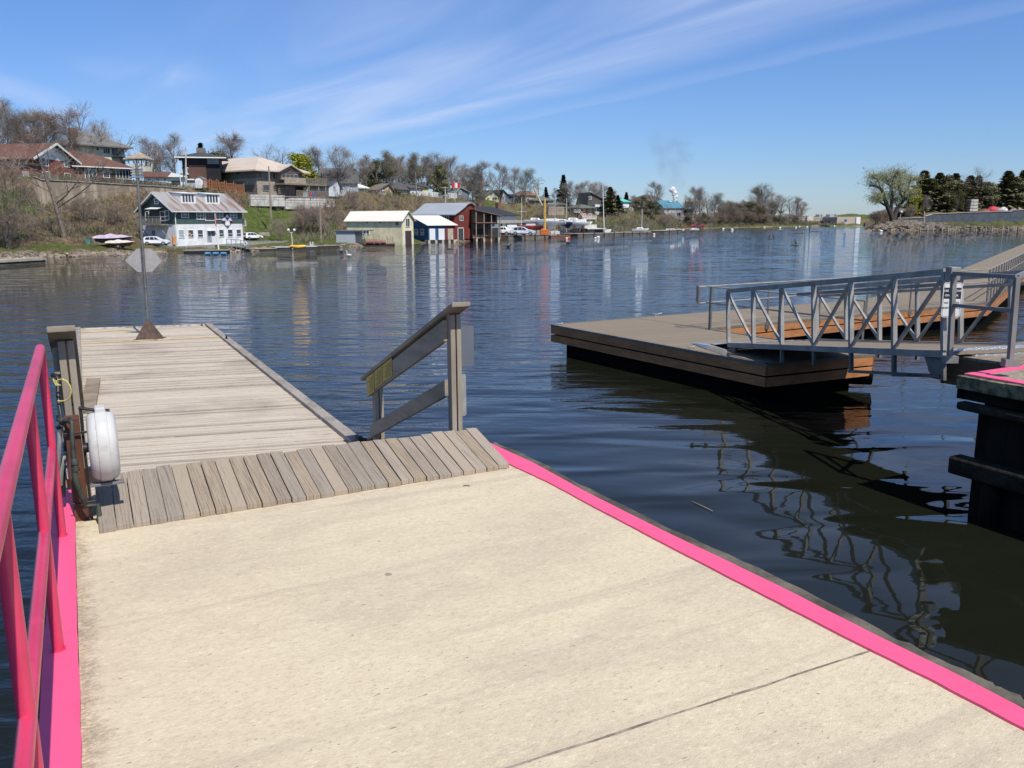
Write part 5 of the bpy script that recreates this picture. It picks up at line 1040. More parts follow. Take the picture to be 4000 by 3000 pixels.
cl = ['dark round evergreen right beside the willow', 'tall dark cedar second right of the willow', 'brownish budding tree among the cedars', 'tall dark cedar in the middle of the left cedar clump', 'rounded dark evergreen in the left cedar clump', 'dark cedar at the right of the left clump', 'yellow-olive tree at the right end of the left clump', 'tall cedar behind the pale leaning trunk', 'cedar under the bare treetop', 'round evergreen left of the red covered boat', 'low evergreen behind the red covered boat', 'tall cedar starting the right-hand clump', 'rounded evergreen of the right-hand clump', 'tallest cedar at the right picture edge', 'evergreen beyond the right picture edge']
for (x, t_, k, w_), l in zip(cd, cl): tree(k, x, t_, 24 + (x % 5) * 2, l, 'P', GC, w_)
for i in range(14): tree(('cedar', 'ever')[i % 2], 3590 + i * 34 + (60 if i > 8 else 0), 705 + 25 * hsh(i, 2), 36, ORDN[i] + ' dark evergreen from the left in the back row behind the block wall', 'P', 'back row of evergreens behind the block wall', 1.5)
tree('sparse', 3797, 655, 22, 'tall bare tree topping the cedars with a pale leaning trunk', 'P', w=.9); tree('yellow', 3568, 735, 20, 'small yellow-green tree between the willow and the cedars', 'P', w=.8); tree('oval', 3610, 765, 15, 'round bare brown tree in front of the block wall', 'P', w=.85); tree('olive', 3738, 735, 18, 'slim yellowish budding tree in front of the cedars', 'P', w=.6)
tree('bush', 3553, 800, 12, 'thin bare shrub right under the willow', 'P', w=.9)
for i in range(16): tree('bush', 3425 + i * 9, 822 + 10 * hsh(i, 4), 24, ORDN[i] + ' grey-brown bush from the left in the thicket behind the willow', 'P', 'thicket bushes behind the willow', 1.6)

# ---------------------------------------------------------------- undergrowth on the slopes
def brush(name, T_, zf, n, region, mats, smin, smax, seed, label=None):
    rg = random.Random(seed); mb = MB()
    for i in range(n):
        px, d = region(rg)
        if px is None: continue
        t = (px - 2000) / 3303.0; ts = [q[0] for q in T_]; Y = interp(t, ts, [q[1] for q in T_]) + d; X = t * Y; z = zf(X, Y); s = rg.uniform(smin, smax) * (Y / 110) ** .5; mb.cur = rg.randrange(len(mats))
        for k in range(6):
            a = rv(rg); a.z = abs(a.z) + .45; a = a.normalized() * s * rg.uniform(.5, 1.1); o = Vector((X + rg.uniform(-.5, .5), Y + rg.uniform(-.5, .5), z - .05)); w_ = Vector((rg.uniform(-1, 1), rg.uniform(-1, 1), 0)).normalized() * s * .022
            m_ = o + a * .6 + rv(rg, s * .12); mb.add([o - w_, o + w_, m_ + w_ * .7, m_ - w_ * .7, o + a], [(0, 1, 2, 3), (3, 2, 4)])
            for q in range(3):
                e = m_ + rv(rg, s * .35) + Vector((0, 0, s * .12)); mb.add([m_ - w_ * .6, m_ + w_ * .6, e], [(0, 1, 2)])
    return tag(mb.build(name, mats, None, origin=False), kind='stuff')
GRS = mat('dry_grass', (.30, .24, .13), .95, (.19, .15, .08), 2); GRN = mat('green_brush', (.13, .16, .05), .95, (.08, .10, .035), 2)
def reg1(rg):
    px = rg.uniform(-200, 2700); d = rg.uniform(9, 52 if px > 1300 else 36)
    if 640 < px < 980 and d < 27: return None, 0
    if 950 < px < 1170 and rg.random() < .85: return None, 0
    if 1895 < px < 2330 and d < 28: return None, 0
    if px < 140 and d > 22 and rg.random() < .8: return None, 0
    if d > 38 and rg.random() < .5: return None, 0
    return px, d
brush('undergrowth', TL, gz, 9500, reg1, [TW_B, TW_G, GRS, TW_R, GRN, GRN, BARK], .35, 1.5, 3)
def reg2(rg):
    px = rg.uniform(2330, 3300); return px, rg.uniform(3, 24)
brush('undergrowth_far', TL, gz, 2600, reg2, [TW_B, GRS, GRN, GRN, TW_G], .4, 1.3, 4)
def reg3(rg):
    px = rg.uniform(-200, 1350); 
    if 800 < px < 980: return None, 0
    return px, rg.uniform(1.0, 3.2)
brush('bank_grass', TL, gz, 1500, reg3, [GRS, GRS, GRN], .3, .6, 5)
def reg4(rg): return rg.uniform(3440, 4300), rg.choice((rg.uniform(2, 6), rg.uniform(2.5, 11)))
brush('point_grass', TP, gzp, 1200, reg4, [GRS, GRN, TW_B], .25, .55, 6)
# ================================================================ buildings of the far shore
GLS = mat('dark_glass', (.035, .042, .052), .12, (.06, .07, .085), .8, spec=.8); GLL = mat('pale_blind_glass', (.42, .46, .47), .25, (.30, .35, .38), 1.5)
TRW = mat('white_trim', (.78, .78, .76), .6, var=.04); WHW = mat('white_wall_paint', (.80, .80, .78), .7, (.74, .74, .72), .8)
def siding(name, col, pitch=.18, rough=.75, col2=None, vert=False, amt=.30):
    m = bpy.data.materials.new(name); m.use_nodes = True; nt = m.node_tree; b = nt.nodes['Principled BSDF']; b.inputs['Roughness'].default_value = rough; b.inputs['Specular IOR Level'].default_value = .2
    t = nd(nt, 'ShaderNodeTexCoord'); s = nd(nt, 'ShaderNodeSeparateXYZ'); nt.links.new(t.outputs['Object'], s.inputs[0]); src = mth(nt, 'ADD', s.outputs[0], mth(nt, 'MULTIPLY', s.outputs[1], .7)) if vert else s.outputs[2]
    fr = mth(nt, 'FRACT', mth(nt, 'DIVIDE', src, pitch)); n = nd(nt, 'ShaderNodeTexNoise', i_Scale=1.2, i_Detail=5.0); nt.links.new(t.outputs['Object'], n.inputs[0])
    c2 = col2 or tuple(x * .8 for x in col); col_ = mixc(nt, mapr(nt, n.outputs[0], .35, .65), c2, col)
    nt.links.new(mixc(nt, mapr(nt, fr, .86, .97, 0, amt), col_, tuple(x * .3 for x in col)), b.inputs['Base Color']); MATS[name] = m; return m
def brick(name, c1, c2, mort, sc_=1.0):
    m = bpy.data.materials.new(name); m.use_nodes = True; nt = m.node_tree; b = nt.nodes['Principled BSDF']; b.inputs['Roughness'].default_value = .9; b.inputs['Specular IOR Level'].default_value = .2
    t = nd(nt, 'ShaderNodeTexCoord'); s = nd(nt, 'ShaderNodeSeparateXYZ'); nt.links.new(t.outputs['Object'], s.inputs[0]); cb = nd(nt, 'ShaderNodeCombineXYZ'); nt.links.new(mth(nt, 'ADD', s.outputs[0], s.outputs[1]), cb.inputs[0]); nt.links.new(s.outputs[2], cb.inputs[1])
    k = nd(nt, 'ShaderNodeTexBrick', i_Scale=sc_); k.inputs['Brick Width'].default_value = .42; k.inputs['Row Height'].default_value = .14; k.inputs['Mortar Size'].default_value = .012
    k.inputs['Color1'].default_value = (*c1, 1); k.inputs['Color2'].default_value = (*c2, 1); k.inputs['Mortar'].default_value = (*mort, 1); nt.links.new(cb.outputs[0], k.inputs['Vector']); nt.links.new(k.outputs[0], b.inputs['Base Color']); MATS[name] = m; return m
def crestY(px):
    t = (px - 2000) / 3303.0; ts = [q[0] for q in TL]; return interp(t, ts, [q[1] + q[2][5] for q in TL])
def hitL(px, py, extra=1.5):
    d = ray(px, py); d = d / d.y; Yc = crestY(px) + extra; Y = interp((px - 2000) / 3303.0, [q[0] for q in TL], [q[1] for q in TL]) + .5
    while Y < Yc:
        p = EYE + d * Y
        if p.z <= gz(p.x, Y): return Y
        Y += .5
    return Yc
class House:
    """local frame: x along the front (A to B), y backwards, z up; pixels are turned into places on the front or left wall"""
    def __init__(s, name, label, A, B, depth, cat_='house', group=None):
        s.A = Vector(A); s.B = Vector(B); v = Vector((B[0] - A[0], B[1] - A[1], 0)); s.w = v.length; s.ax = v.normalized(); s.ay = Vector((-s.ax.y, s.ax.x, 0)); s.d = depth
        s.z0 = min(A[2], B[2]); s.o = Vector((A[0], A[1], s.z0)); s.root = thing(name, label, cat_, s.o, math.atan2(s.ax.y, s.ax.x), group)
    def L(s, P): q = P - s.o; return Vector((q.dot(s.ax), q.dot(s.ay), q.z))
    def hit(s, px, py, face='F', off=0.0):
        d = ray(px, py)
        if face == 'F': n, p0 = s.ay, s.o + s.ay * off
        elif face == 'L': n, p0 = s.ax, s.o + s.ax * off
        else: n, p0 = s.ax, s.o + s.ax * (s.w + off)
        t = (p0 - EYE).dot(n) / d.dot(n); return s.L(EYE + d * t)
    def box(s, name, x0, y0, z0, x1, y1, z1, m, par=None, **k): q = MB(); q.box(x0, y0, z0, x1, y1, z1); return q.build(name, m, par or s.root, **k)
    def win(s, face, x0, y0, x1, y1, frame=TRW, glass=GLS, mull=(1, 0), fw=.07, name='window', off=0.0, crop=None, sill=True):
        if crop: x0, y0 = c(crop, x0, y0); x1, y1 = c(crop, x1, y1)
        a, b = s.hit(x0, y1, face, off), s.hit(x1, y0, face, off); u0, u1 = (a.x, b.x) if face == 'F' else (a.y, b.y)
        if u0 > u1: u0, u1 = u1, u0
        z0, z1 = a.z, max(b.z, a.z + .15); q = MB(); g = MB()
        def bx(mb, ua, ub, za, zb, d0, d1):
            if face == 'F': mb.box(ua, off - d1, za, ub, off - d0, zb)
            elif face == 'L': mb.box(off - d1, ua, za, off - d0, ub, zb)
            else: mb.box(s.w + off + d0, ua, za, s.w + off + d1, ub, zb)
        bx(q, u0 - fw, u1 + fw, z1, z1 + fw, .002, .06); bx(q, u0 - fw, u1 + fw, z0 - fw, z0, .002, .07); bx(q, u0 - fw, u0, z0, z1, .002, .06); bx(q, u1, u1 + fw, z0, z1, .002, .06)
        for i in range(1, mull[0] + 1): u = u0 + (u1 - u0) * i / (mull[0] + 1); bx(q, u - fw * .35, u + fw * .35, z0, z1, .002, .05)
        for i in range(1, mull[1] + 1): zz = z0 + (z1 - z0) * i / (mull[1] + 1.6); bx(q, u0, u1, zz - fw * .35, zz + fw * .35, .002, .05)
        bx(g, u0, u1, z0, z1, .003, .02); o = q.build(name, frame, s.root); g.build('pane', glass, o); return o
    def walls(s, h, m, gable=None, gm=None, z0=-.6, pk=.5):
        q = MB(); w, d = s.w, s.d
        if gable is None: q.box(0, 0, z0, w, d, h)
        elif gable[0] == 'F':                                   # gables on front and back, ridge runs along y
            q.extr([(0, 0, z0), (w, 0, z0), (w, 0, h), (w * pk, 0, gable[1]), (0, 0, h)], (0, d, 0))
        else: q.extr([(0, 0, z0), (0, d, z0), (0, d, h), (0, d * pk, gable[1]), (0, 0, h)], (w, 0, 0))
        return q.build('wall', m, s.root)
    def roof(s, h, hr, kind, m, ov=.35, th=.14, trim=TRW, hipf=1.0, pk=.5, x0=0, x1=None, y0=0, y1=None, name='roof'):
        x1 = s.w if x1 is None else x1; y1 = s.d if y1 is None else y1; q = MB(); w, d = x1 - x0, y1 - y0
        X0, X1, Y0, Y1 = x0 - ov, x1 + ov, y0 - ov, y1 + ov
        def slab(p): q.extr([Vector(a) for a in p], (0, 0, th))
        if kind == 'F':
            xm = x0 + w * pk; sl = (hr - h) / (xm - x0); sr = (hr - h) / (x1 - xm); slab([(X0, Y0, h - ov * sl), (xm, Y0, hr), (xm, Y1, hr), (X0, Y1, h - ov * sl)]); slab([(xm, Y0, hr), (X1, Y0, h - ov * sr), (X1, Y1, h - ov * sr), (xm, Y1, hr)])
        elif kind == 'S':
            ym = y0 + d * pk; sl = (hr - h) / (ym - y0); sr = (hr - h) / (y1 - ym); slab([(X0, Y0, h - ov * sl), (X1, Y0, h - ov * sl), (X1, ym, hr), (X0, ym, hr)]); slab([(X0, ym, hr), (X1, ym, hr), (X1, Y1, h - ov * sr), (X0, Y1, h - ov * sr)])
        elif kind == 'hip':
            i_ = min(w, d) / 2 * hipf; ym = y0 + d / 2; xm = x0 + w / 2
            if w >= d: r0, r1 = (x0 + i_, ym, hr), (x1 - i_, ym, hr)
            else: r0, r1 = (xm, y0 + i_, hr), (xm, y1 - i_, hr)
            e = [(X0, Y0, h), (X1, Y0, h), (X1, Y1, h), (X0, Y1, h)]; b_ = [(a, b, h - th) for a, b, _ in e]
            V = e + [r0, r1] + b_
            if w >= d: F = [(0, 1, 5, 4), (1, 2, 5), (2, 3, 4, 5), (3, 0, 4)]
            else: F = [(0, 1, 4), (1, 2, 5, 4), (2, 3, 5), (3, 0, 4, 5)]
            q.add(V, F + [(6, 9, 8, 7), (0, 6, 7, 1), (1, 7, 8, 2), (2, 8, 9, 3), (3, 9, 6, 0)])
        elif kind == 'shed': slab([(X0, Y0, h), (X1, Y0, h), (X1, Y1, hr), (X0, Y1, hr)])
        return q.build(name, m, s.root)
def H2(name, label, xa, ya, Ya, xb, Yb, depth, crop=None, cat_='house', group=None, z=None):
    if crop: xa2, ya2 = c(crop, xa, ya); xb2 = c(crop, xb, ya)[0]
    else: xa2, ya2, xb2 = xa, ya, xb
    A = at(xa2, ya2, Ya); B = at(xb2, ya2, Yb); B.z = A.z; return House(name, label, A, B, depth, cat_, group)

# ---------- 1. the green and white boat club house
GRN_S = siding('green_siding', (.075, .115, .105), .16); WHS = siding('white_painted_siding', (.80, .80, .79), .16, amt=.10)
def roofmetal(name, a, b, st=1.0, rough=.45, sp_=.45):
    m = bpy.data.materials.new(name); m.use_nodes = True; nt = m.node_tree; bb = nt.nodes['Principled BSDF']; bb.inputs['Roughness'].default_value = rough; bb.inputs['Specular IOR Level'].default_value = .35
    t = nd(nt, 'ShaderNodeTexCoord'); s = nd(nt, 'ShaderNodeSeparateXYZ'); nt.links.new(t.outputs['Object'], s.inputs[0]); fr = mth(nt, 'FRACT', mth(nt, 'DIVIDE', s.outputs[0], sp_))
    mp = nd(nt, 'ShaderNodeMapping'); mp.inputs['Scale'].default_value = (1.6, .22, .22); nt.links.new(t.outputs['Object'], mp.inputs[0]); n = nd(nt, 'ShaderNodeTexNoise', i_Scale=1.1, i_Detail=5.0); nt.links.new(mp.outputs[0], n.inputs[0])
    col = mixc(nt, mapr(nt, n.outputs[0], .44, .60), a, b); nt.links.new(mixc(nt, mapr(nt, fr, .86, .95, 0, .45 * st), col, tuple(x * .45 for x in a)), bb.inputs['Base Color']); MATS[name] = m; return m
A = at(*c('h1', 716, 1290), 100.0); B = at(*c('h1', 2062, 1243), 108.5); B.z = A.z
h = House('club_house', 'green and white boat club house with a rust-streaked metal roof and two white dormers', A, B, 6.4, 'boathouse')
zm = h.hit(*c('h1', 700, 902)).z; ze = h.hit(*c('h1', 700, 655)).z + .25; zr = ze + (h.d / 2) * .62
q = MB(); q.box(0, 0, -.5, h.w, h.d, zm); q.build('lower_wall', WHS, h.root)
q = MB(); q.extr([(-.03, -.03, zm), (-.03, h.d + .03, zm), (-.03, h.d + .03, ze), (-.03, h.d / 2, zr), (-.03, -.03, ze)], (h.w + .06, 0, 0)); q.build('upper_wall', GRN_S, h.root)
h.roof(ze + .05, zr + .06, 'S', roofmetal('rusty_metal_roof', (.34, .33, .33), (.24, .15, .115)), ov=.5, th=.1)
q = MB()
for yy, sgn in ((h.d / 2, -1), (h.d / 2, 1)):
    sl = (zr - ze) / (h.d / 2); L_ = h.d / 2 + .5; q.bar((-.53, yy, zr + .02), (-.53, yy + sgn * L_, zr + .02 - sl * L_), .05, .16)
q.bar((-.5, -.52, ze - .24), (h.w + .5, -.52, ze - .24), .1, .1); q.build('fascia', TRW, h.root)
q = MB(); q.tube([(.05, -.5, ze - .25), (.05, -.12, ze - .6), (.05, -.12, 0)], .05, 6); q.build('downspout', TRW, h.root)
for x0, y0, x1, y1, mm in ((820, 640, 945, 765, (1, 1)), (1128, 640, 1248, 800, (1, 1)), (1304, 652, 1468, 826, (0, 0)), (1518, 648, 1635, 802, (1, 1)), (1803, 650, 1915, 772, (1, 1))): h.win('F', x0, y0, x1, y1, mull=mm, crop='h1', off=-.03)
for x0, y0, x1, y1, gl_ in ((765, 1026, 856, 1170, GLL), (958, 1024, 1045, 1165, GLS), (1148, 1022, 1236, 1160, GLS), (1578, 1016, 1658, 1152, GLS), (1752, 1014, 1835, 1150, GLS), (1926, 1012, 2003, 1145, GLS)): h.win('F', x0, y0, x1, y1, glass=gl_, mull=(0, 1), crop='h1', fw=.06)
gdr = mat('grey_door', (.30, .31, .34), .5); a, b = h.hit(*c('h1', 1340, 1252)), h.hit(*c('h1', 1412, 1040)); dr = h.box('door', a.x, -.03, 0.02, b.x, 0, b.z, gdr); h.box('pane', a.x + .12, -.045, b.z * .55, b.x - .12, -.031, b.z * .92, GLS, dr)
a, b = h.hit(*c('h1', 1412, 1145)), h.hit(*c('h1', 1480, 1040)); h.box('sidelight', a.x + .03, -.02, a.z, b.x, 0, b.z, GLS)
h.box('door_canopy', h.hit(*c('h1', 1330, 1035)).x, -.35, b.z + .03, b.x + .1, 0, b.z + .09, TRW)
# gable side
for x0, y0, x1, y1, nm_ in ((285, 395, 350, 485, 'window'), (110, 655, 155, 815, 'window'), (408, 655, 475, 830, 'door'), (505, 640, 555, 800, 'window')): h.win('L', x0, y0, x1, y1, mull=(0, 1), crop='h1', name=nm_, off=-.03)
h.win('L', 240, 1030, 290, 1140, crop='h1')
ZB = h.hit(*c('h1', 420, 905), 'L').z; y_a, y_b = 1.0, 5.4; DG = mat('grey_deck_wood', (.30, .28, .25), .9, (.2, .18, .16), 3)
h.box('balcony_floor', -1.25, y_a, ZB - .12, -.03, y_b, ZB, DG)
q = MB()
for yy in [y_a + (y_b - y_a) * i / 6 for i in range(7)]: q.box(-1.23, yy - .03, ZB, -1.17, yy + .03, ZB + .9)
for i in range(40): yy = y_a + (y_b - y_a) * i / 39; q.box(-1.21, yy - .012, ZB + .06, -1.19, yy + .012, ZB + .85)
q.box(-1.25, y_a, ZB + .85, -1.15, y_b, ZB + .92); q.box(-1.23, y_a, ZB + .04, -1.17, y_b, ZB + .10)
for yy in (y_a, y_b): q.box(-1.2, yy - .03, ZB + .85, 0, yy + .03, ZB + .92); q.box(-1.2, yy - .02, ZB + .4, 0, yy + .02, ZB + .45)
q.build('balcony_railing', DG, h.root)
for yy in (y_a + .6, y_b - .3): q = MB(); q.bar((-1.15, yy, ZB - .1), (-.05, yy - .5, .4), .1, .1); q.build('brace', DG, h.root)
q = MB(); q.extr([(-.9, 1.9, ZB + 1.75), (-.03, 1.9, ZB + 1.95), (-.03, 4.2, ZB + 1.95), (-.9, 4.2, ZB + 1.75)], (0, 0, .06)); q.build('awning', TRW, h.root)
for yy in (2.2, 3.9): q = MB(); q.bar((-.88, yy, ZB + 1.75), (-.88, yy, ZB + .85), .04, .04); q.build('awning_post', TRW, h.root)
# two dormers
for (xa_, xb_, l) in ((625, 1130, 'left'), (1135, 1600, 'right')):
    xl = h.hit(*c('h1', 820 if l == 'left' else 1310, 470), 'F', .9).x; xr = h.hit(*c('h1', 1120 if l == 'left' else 1600, 475), 'F', .9).x; sl = (zr - ze) / (h.d / 2); yb0 = 1.0
    dq = MB(); zb_ = ze + sl * yb0 + .02; dq.extr([(xl, yb0, zb_), (xl, h.d / 2, zr + .02), (xl, yb0, zr - .08)], (xr - xl, 0, 0)); do = dq.build('dormer', TRW, h.root)
    rq = MB(); rq.extr([(xl - .12, yb0 - .2, zr - .06), (xl - .12, h.d / 2 + .05, zr + .14), (xl - .12, h.d / 2 + .05, zr + .2), (xl - .12, yb0 - .2, zr + .02)], (xr - xl + .24, 0, 0)); rq.build('dormer_roof', TRW, do)
    for i in range(4): gq = MB(); u0 = xl + (xr - xl) * (.12 + i * .2); gq.box(u0, yb0 - .02, zb_ + .30, u0 + (xr - xl) * .13, yb0 - .001, zr - .16); gq.build('pane', GLS, do)
# quilt-pattern diamond board
PUR = mat('purple_paint', (.12, .02, .075), .6, var=.05); LBL = mat('light_blue_paint', (.45, .60, .78), .6, var=.05); CRM = mat('cream_paint', (.75, .72, .58), .6, var=.05)
P = {k: h.hit(*c('h1', *v), 'F', -.12) for k, v in dict(T=(1732, 705), R=(1842, 832), B=(1748, 972), L=(1632, 835)).items()}
dia = thing('quilt_board', 'diamond-shaped quilt pattern board in white, blue and purple on the green boathouse wall', 'sign', h.o + h.ax * P['B'].x + h.ay * P['B'].y + Vector((0, 0, P['B'].z)), h.root.rotation_euler.z); off = P['B']
def dq(pts, m, nm, dep): q = MB(); q.extr([(p.x - off.x, dep, p.z - off.z) for p in pts], (0, -.012, 0)); q.build(nm, m, dia)
cen = (P['T'] + P['B'] + P['L'] + P['R']) * .25; lp = lambda a, b, t: P[a].lerp(P[b], t) if isinstance(a, str) else a.lerp(b, t)
dq([P['T'], P['R'], P['B'], P['L']], TRW, 'board', .0)
TL_, TR_, BL_, BR_ = lp('T', 'L', .5), lp('T', 'R', .5), lp('B', 'L', .5), lp('B', 'R', .5)
dq([lp('T', 'L', .06), P['T'], lp('T', 'R', .06), TR_, cen, TL_], CRM, 'patch', -.013)
dq([TL_, TR_, cen], PUR, 'patch', -.026); dq([cen, lp('L', 'R', .98), TR_], LBL, 'patch', -.013); dq([cen, lp('L', 'R', .02), TL_], LBL, 'patch', -.013)
dq([P['L'], lp('L', 'R', .34), BL_], PUR, 'patch', -.026); dq([P['R'], lp('R', 'L', .34), BR_], PUR, 'patch', -.026); dq([P['B'], lp('B', 'L', .3), lp('B', 'R', .3)], PUR, 'patch', -.026)
q = MB(); p = h.o + h.ax * 1.9 - h.ay * .08 + Vector((0, 0, .95)); q.tube([p + h.ax * .2 * math.cos(t) + Vector((0, 0, .2 * math.sin(t))) for t in [i * PI / 7 for i in range(15)]], .05, 6); tag(q.build('lifebuoy', mat('faded_orange', (.65, .42, .32), .6), None, smooth=True), 'faded orange lifebuoy hung on the white boathouse wall', 'lifebuoy')
q = MB(); a = h.o + h.ax * (h.w + .9) + h.ay * 1.0; q.box(a.x - .8, a.y - .5, A.z + zm - .35, a.x + .35, a.y + .5, A.z + zm + .55); q.box(a.x - .85, a.y - .55, A.z + zm + .55, a.x + .4, a.y + .55, A.z + zm + .6); tag(q.build('side_balcony', mat('cream_panel', (.62, .60, .45), .7), None), 'small cream-panelled balcony on the right end of the green boathouse', 'balcony')
q = MB(); p = at(*c('h1', 672, 1290), 99.5); q.tube([p + Vector((0, 0, -.1)), p + Vector((0, 0, .85))], .22, 12); tag(q.build('orange_barrel', mat('orange_plastic', (.62, .27, .10), .6), None, smooth=True), 'orange drum beside the front of the white car at the boathouse corner', 'barrel')

# ---------- 2. red brick houses upper left
BRK = brick('red_brick', (.26, .075, .045), (.20, .055, .035), (.22, .15, .12)); SHB = siding('brown_shingle', (.165, .085, .065), .22, amt=.25)
h = H2('brick_house', 'red brick house with brown roof and a white front gable at the upper left', 318, 842, 121, 700, 131, 15, 'c1'); zt1 = h.hit(*c('c1', 500, 652)).z; pk_ = h.hit(*c('c1', 495, 512)).z
h.walls(zt1, BRK); q = MB(); q.extr([(0, -.01, zt1), (h.w, -.01, zt1), (h.w * .5, -.01, pk_)], (0, .3, 0)); q.build('gable', TRW, h.root); h.roof(zt1 + .02, pk_ + .05, 'F', SHB, ov=.75, th=.16)
q = MB(); s_ = (pk_ - zt1) / (h.w / 2)
for sg in (-1, 1): q.bar((h.w / 2, -.78, pk_ + .10), (h.w / 2 + sg * (h.w / 2 + .75), -.78, pk_ + .10 - s_ * (h.w / 2 + .75)), .06, .3)
q.build('bargeboard', TRW, h.root)
for r_ in ((388, 640, 440, 700), (600, 652, 632, 712), (402, 765, 455, 828), (605, 780, 645, 838)): h.win('F', *r_, crop='c1', fw=.10)
h.win('L', 222, 765, 258, 812, crop='c1', glass=GLL, mull=(0, 0), fw=.10)
hb = h
h = H2('brick_house', 'low red brick wing with a long brown roof and a row of white windows', 705, 868, 131, 1222, 138, 8, 'c1'); zt1 = h.hit(*c('c1', 950, 722)).z; h.walls(zt1, BRK); h.roof(zt1 + .02, h.hit(*c('c1', 850, 595), 'F', 4).z, 'hip', MATS['brown_shingle'], ov=.7, th=.14, hipf=.9)
q = MB(); q.bar((-.7, -.72, zt1 + .0), (h.w + .7, -.72, zt1 + .0), .05, .16); q.build('gutter', TRW, h.root)
for r_, mm in (((795, 740, 885, 838), (2, 0)), ((960, 745, 1005, 812), (0, 0)), ((1080, 750, 1215, 822), (4, 0))): h.win('F', *r_, crop='c1', mull=mm, fw=.09)
h.box('porch_panel', h.hit(*c('c1', 1005, 800)).x, -.05, .4, h.hit(*c('c1', 1065, 800)).x, 0, zt1 - .1, mat('dark_panel', (.035, .03, .025), .7))
h.box('chimney', .3, 2, zt1, 1.3, 3, h.hit(*c('c1', 680, 575), 'F', 2.5).z, BRK)
# ---------- 3. cream house with grey hip roof
SHG = siding('grey_shingle', (.21, .20, .19), .25, amt=.2); CRW = mat('cream_stucco', (.70, .66, .52), .85)
h = H2('hip_roof_house', 'cream two-storey house with a grey hip roof above the brick houses', 755, 700, 150, 1165, 157, 9, 'c1'); e = h.hit(*c('c1', 900, 520)).z; h.walls(e, CRW); h.roof(e + .05, h.hit(*c('c1', 810, 395), 'F', 4.5).z, 'hip', SHG, ov=1.1, th=.25)
for r_, mm in (((893, 535, 912, 560), (0, 0)), ((958, 545, 1012, 590), (2, 0)), ((1038, 550, 1085, 605), (1, 0)), ((1106, 556, 1142, 602), (2, 0)), ((1128, 668, 1150, 690), (0, 0))): h.win('F', *r_, crop='c1', mull=mm)
q = MB(); a, b = h.hit(*c('c1', 1030, 628)), h.hit(*c('c1', 1135, 606)); q.box(a.x, -.9, a.z, b.x, 0, a.z + .1); q.box(a.x, -.9, b.z, b.x, -.85, b.z + .05)
for i in range(12): x = a.x + (b.x - a.x) * i / 11; q.box(x - .02, -.9, a.z, x + .02, -.86, b.z)
q.build('balcony', mat('black_iron', (.02, .02, .02), .5), h.root); h.box('lower_roof', h.hit(*c('c1', 1110, 640)).x, -1.6, a.z - .5, h.w + .3, -.0, a.z - .25, SHG)
h.box('chimney', 1.0, 4.0, e, 2.2, 5, h.hit(*c('c1', 780, 365), 'F', 4).z, mat('brown_brick', (.20, .10, .075), .9))
# ---------- 4. pavilion
P = at(*c('c1', 1305, 752), 142); pav = thing('pavilion', 'small cream wooden pavilion with a peaked roof behind the pole top', 'pavilion', P); s4 = 3240 * 1.02 / 142; W_ = 165 * .42194 / s4; zt_ = (752 - 645) * .42194 / s4; zk = (752 - 582) * .42194 / s4
q = MB(); q.box(-W_ * .42, -1.5, -.5, W_ * .42, 1.5, zt_ * .35); q.build('base', CRW, pav); r_ = W_ * .5
for x in (-.42, -.14, .14, .42):
    for y in (-1.5, 1.5): q = MB(); q.box(x * W_ - .08, y - .08, zt_ * .35, x * W_ + .08, y + .08, zt_); q.build('post', CRW, pav)
q = MB(); q.add([(-r_, -2, zt_), (r_, -2, zt_), (r_, 2, zt_), (-r_, 2, zt_), (0, 0, zk), (-r_, -2, zt_ - .15), (r_, -2, zt_ - .15), (r_, 2, zt_ - .15), (-r_, 2, zt_ - .15)], [(0, 1, 4), (1, 2, 4), (2, 3, 4), (3, 0, 4), (5, 8, 7, 6), (0, 5, 6, 1), (1, 6, 7, 2), (2, 7, 8, 3), (3, 8, 5, 0)]); q.build('roof', mat('tan_shingle', (.33, .28, .23), .9), pav)
# ---------- 5. white bungalow
h = H2('bungalow', 'low white bungalow with a brown roof between the brick wing and the black house', 185, 720, 128, 590, 130, 6, 'c2'); e = h.hit(*c('c2', 300, 628)).z; h.walls(e, WHW); h.roof(e + .02, h.hit(*c('c2', 300, 583), 'F', 3).z, 'S', MATS['brown_shingle'], ov=.4, x1=h.w * .56)
q = MB(); a = h.w * .55; pk_ = h.hit(*c('c2', 455, 583)).z; q.extr([(a, -.5, e), (h.w + .3, -.5, e), (h.w + .3, -.5, e + .12), (a + (h.w - a) * .25, -.5, pk_)], (0, 6, 0)); q.build('gable_roof', WHW, h.root)
for r_ in ((205, 645, 228, 678), (290, 640, 315, 675), (365, 640, 385, 675)): h.win('F', *r_, crop='c2')
h.box('porch_opening', h.hit(*c('c2', 440, 680)).x, -.05, .2, h.hit(*c('c2', 535, 680)).x, 0, e - .5, mat('porch_dark', (.03, .03, .03), .8)); h.box('annex', h.w, .5, -.3, h.w + 2.3, 4, e - .4, mat('grey_wall', (.38, .38, .38), .8)); h.box('annex_roof', h.w - .1, .2, e - .39, h.w + 2.5, 4.2, e - .2, WHW)
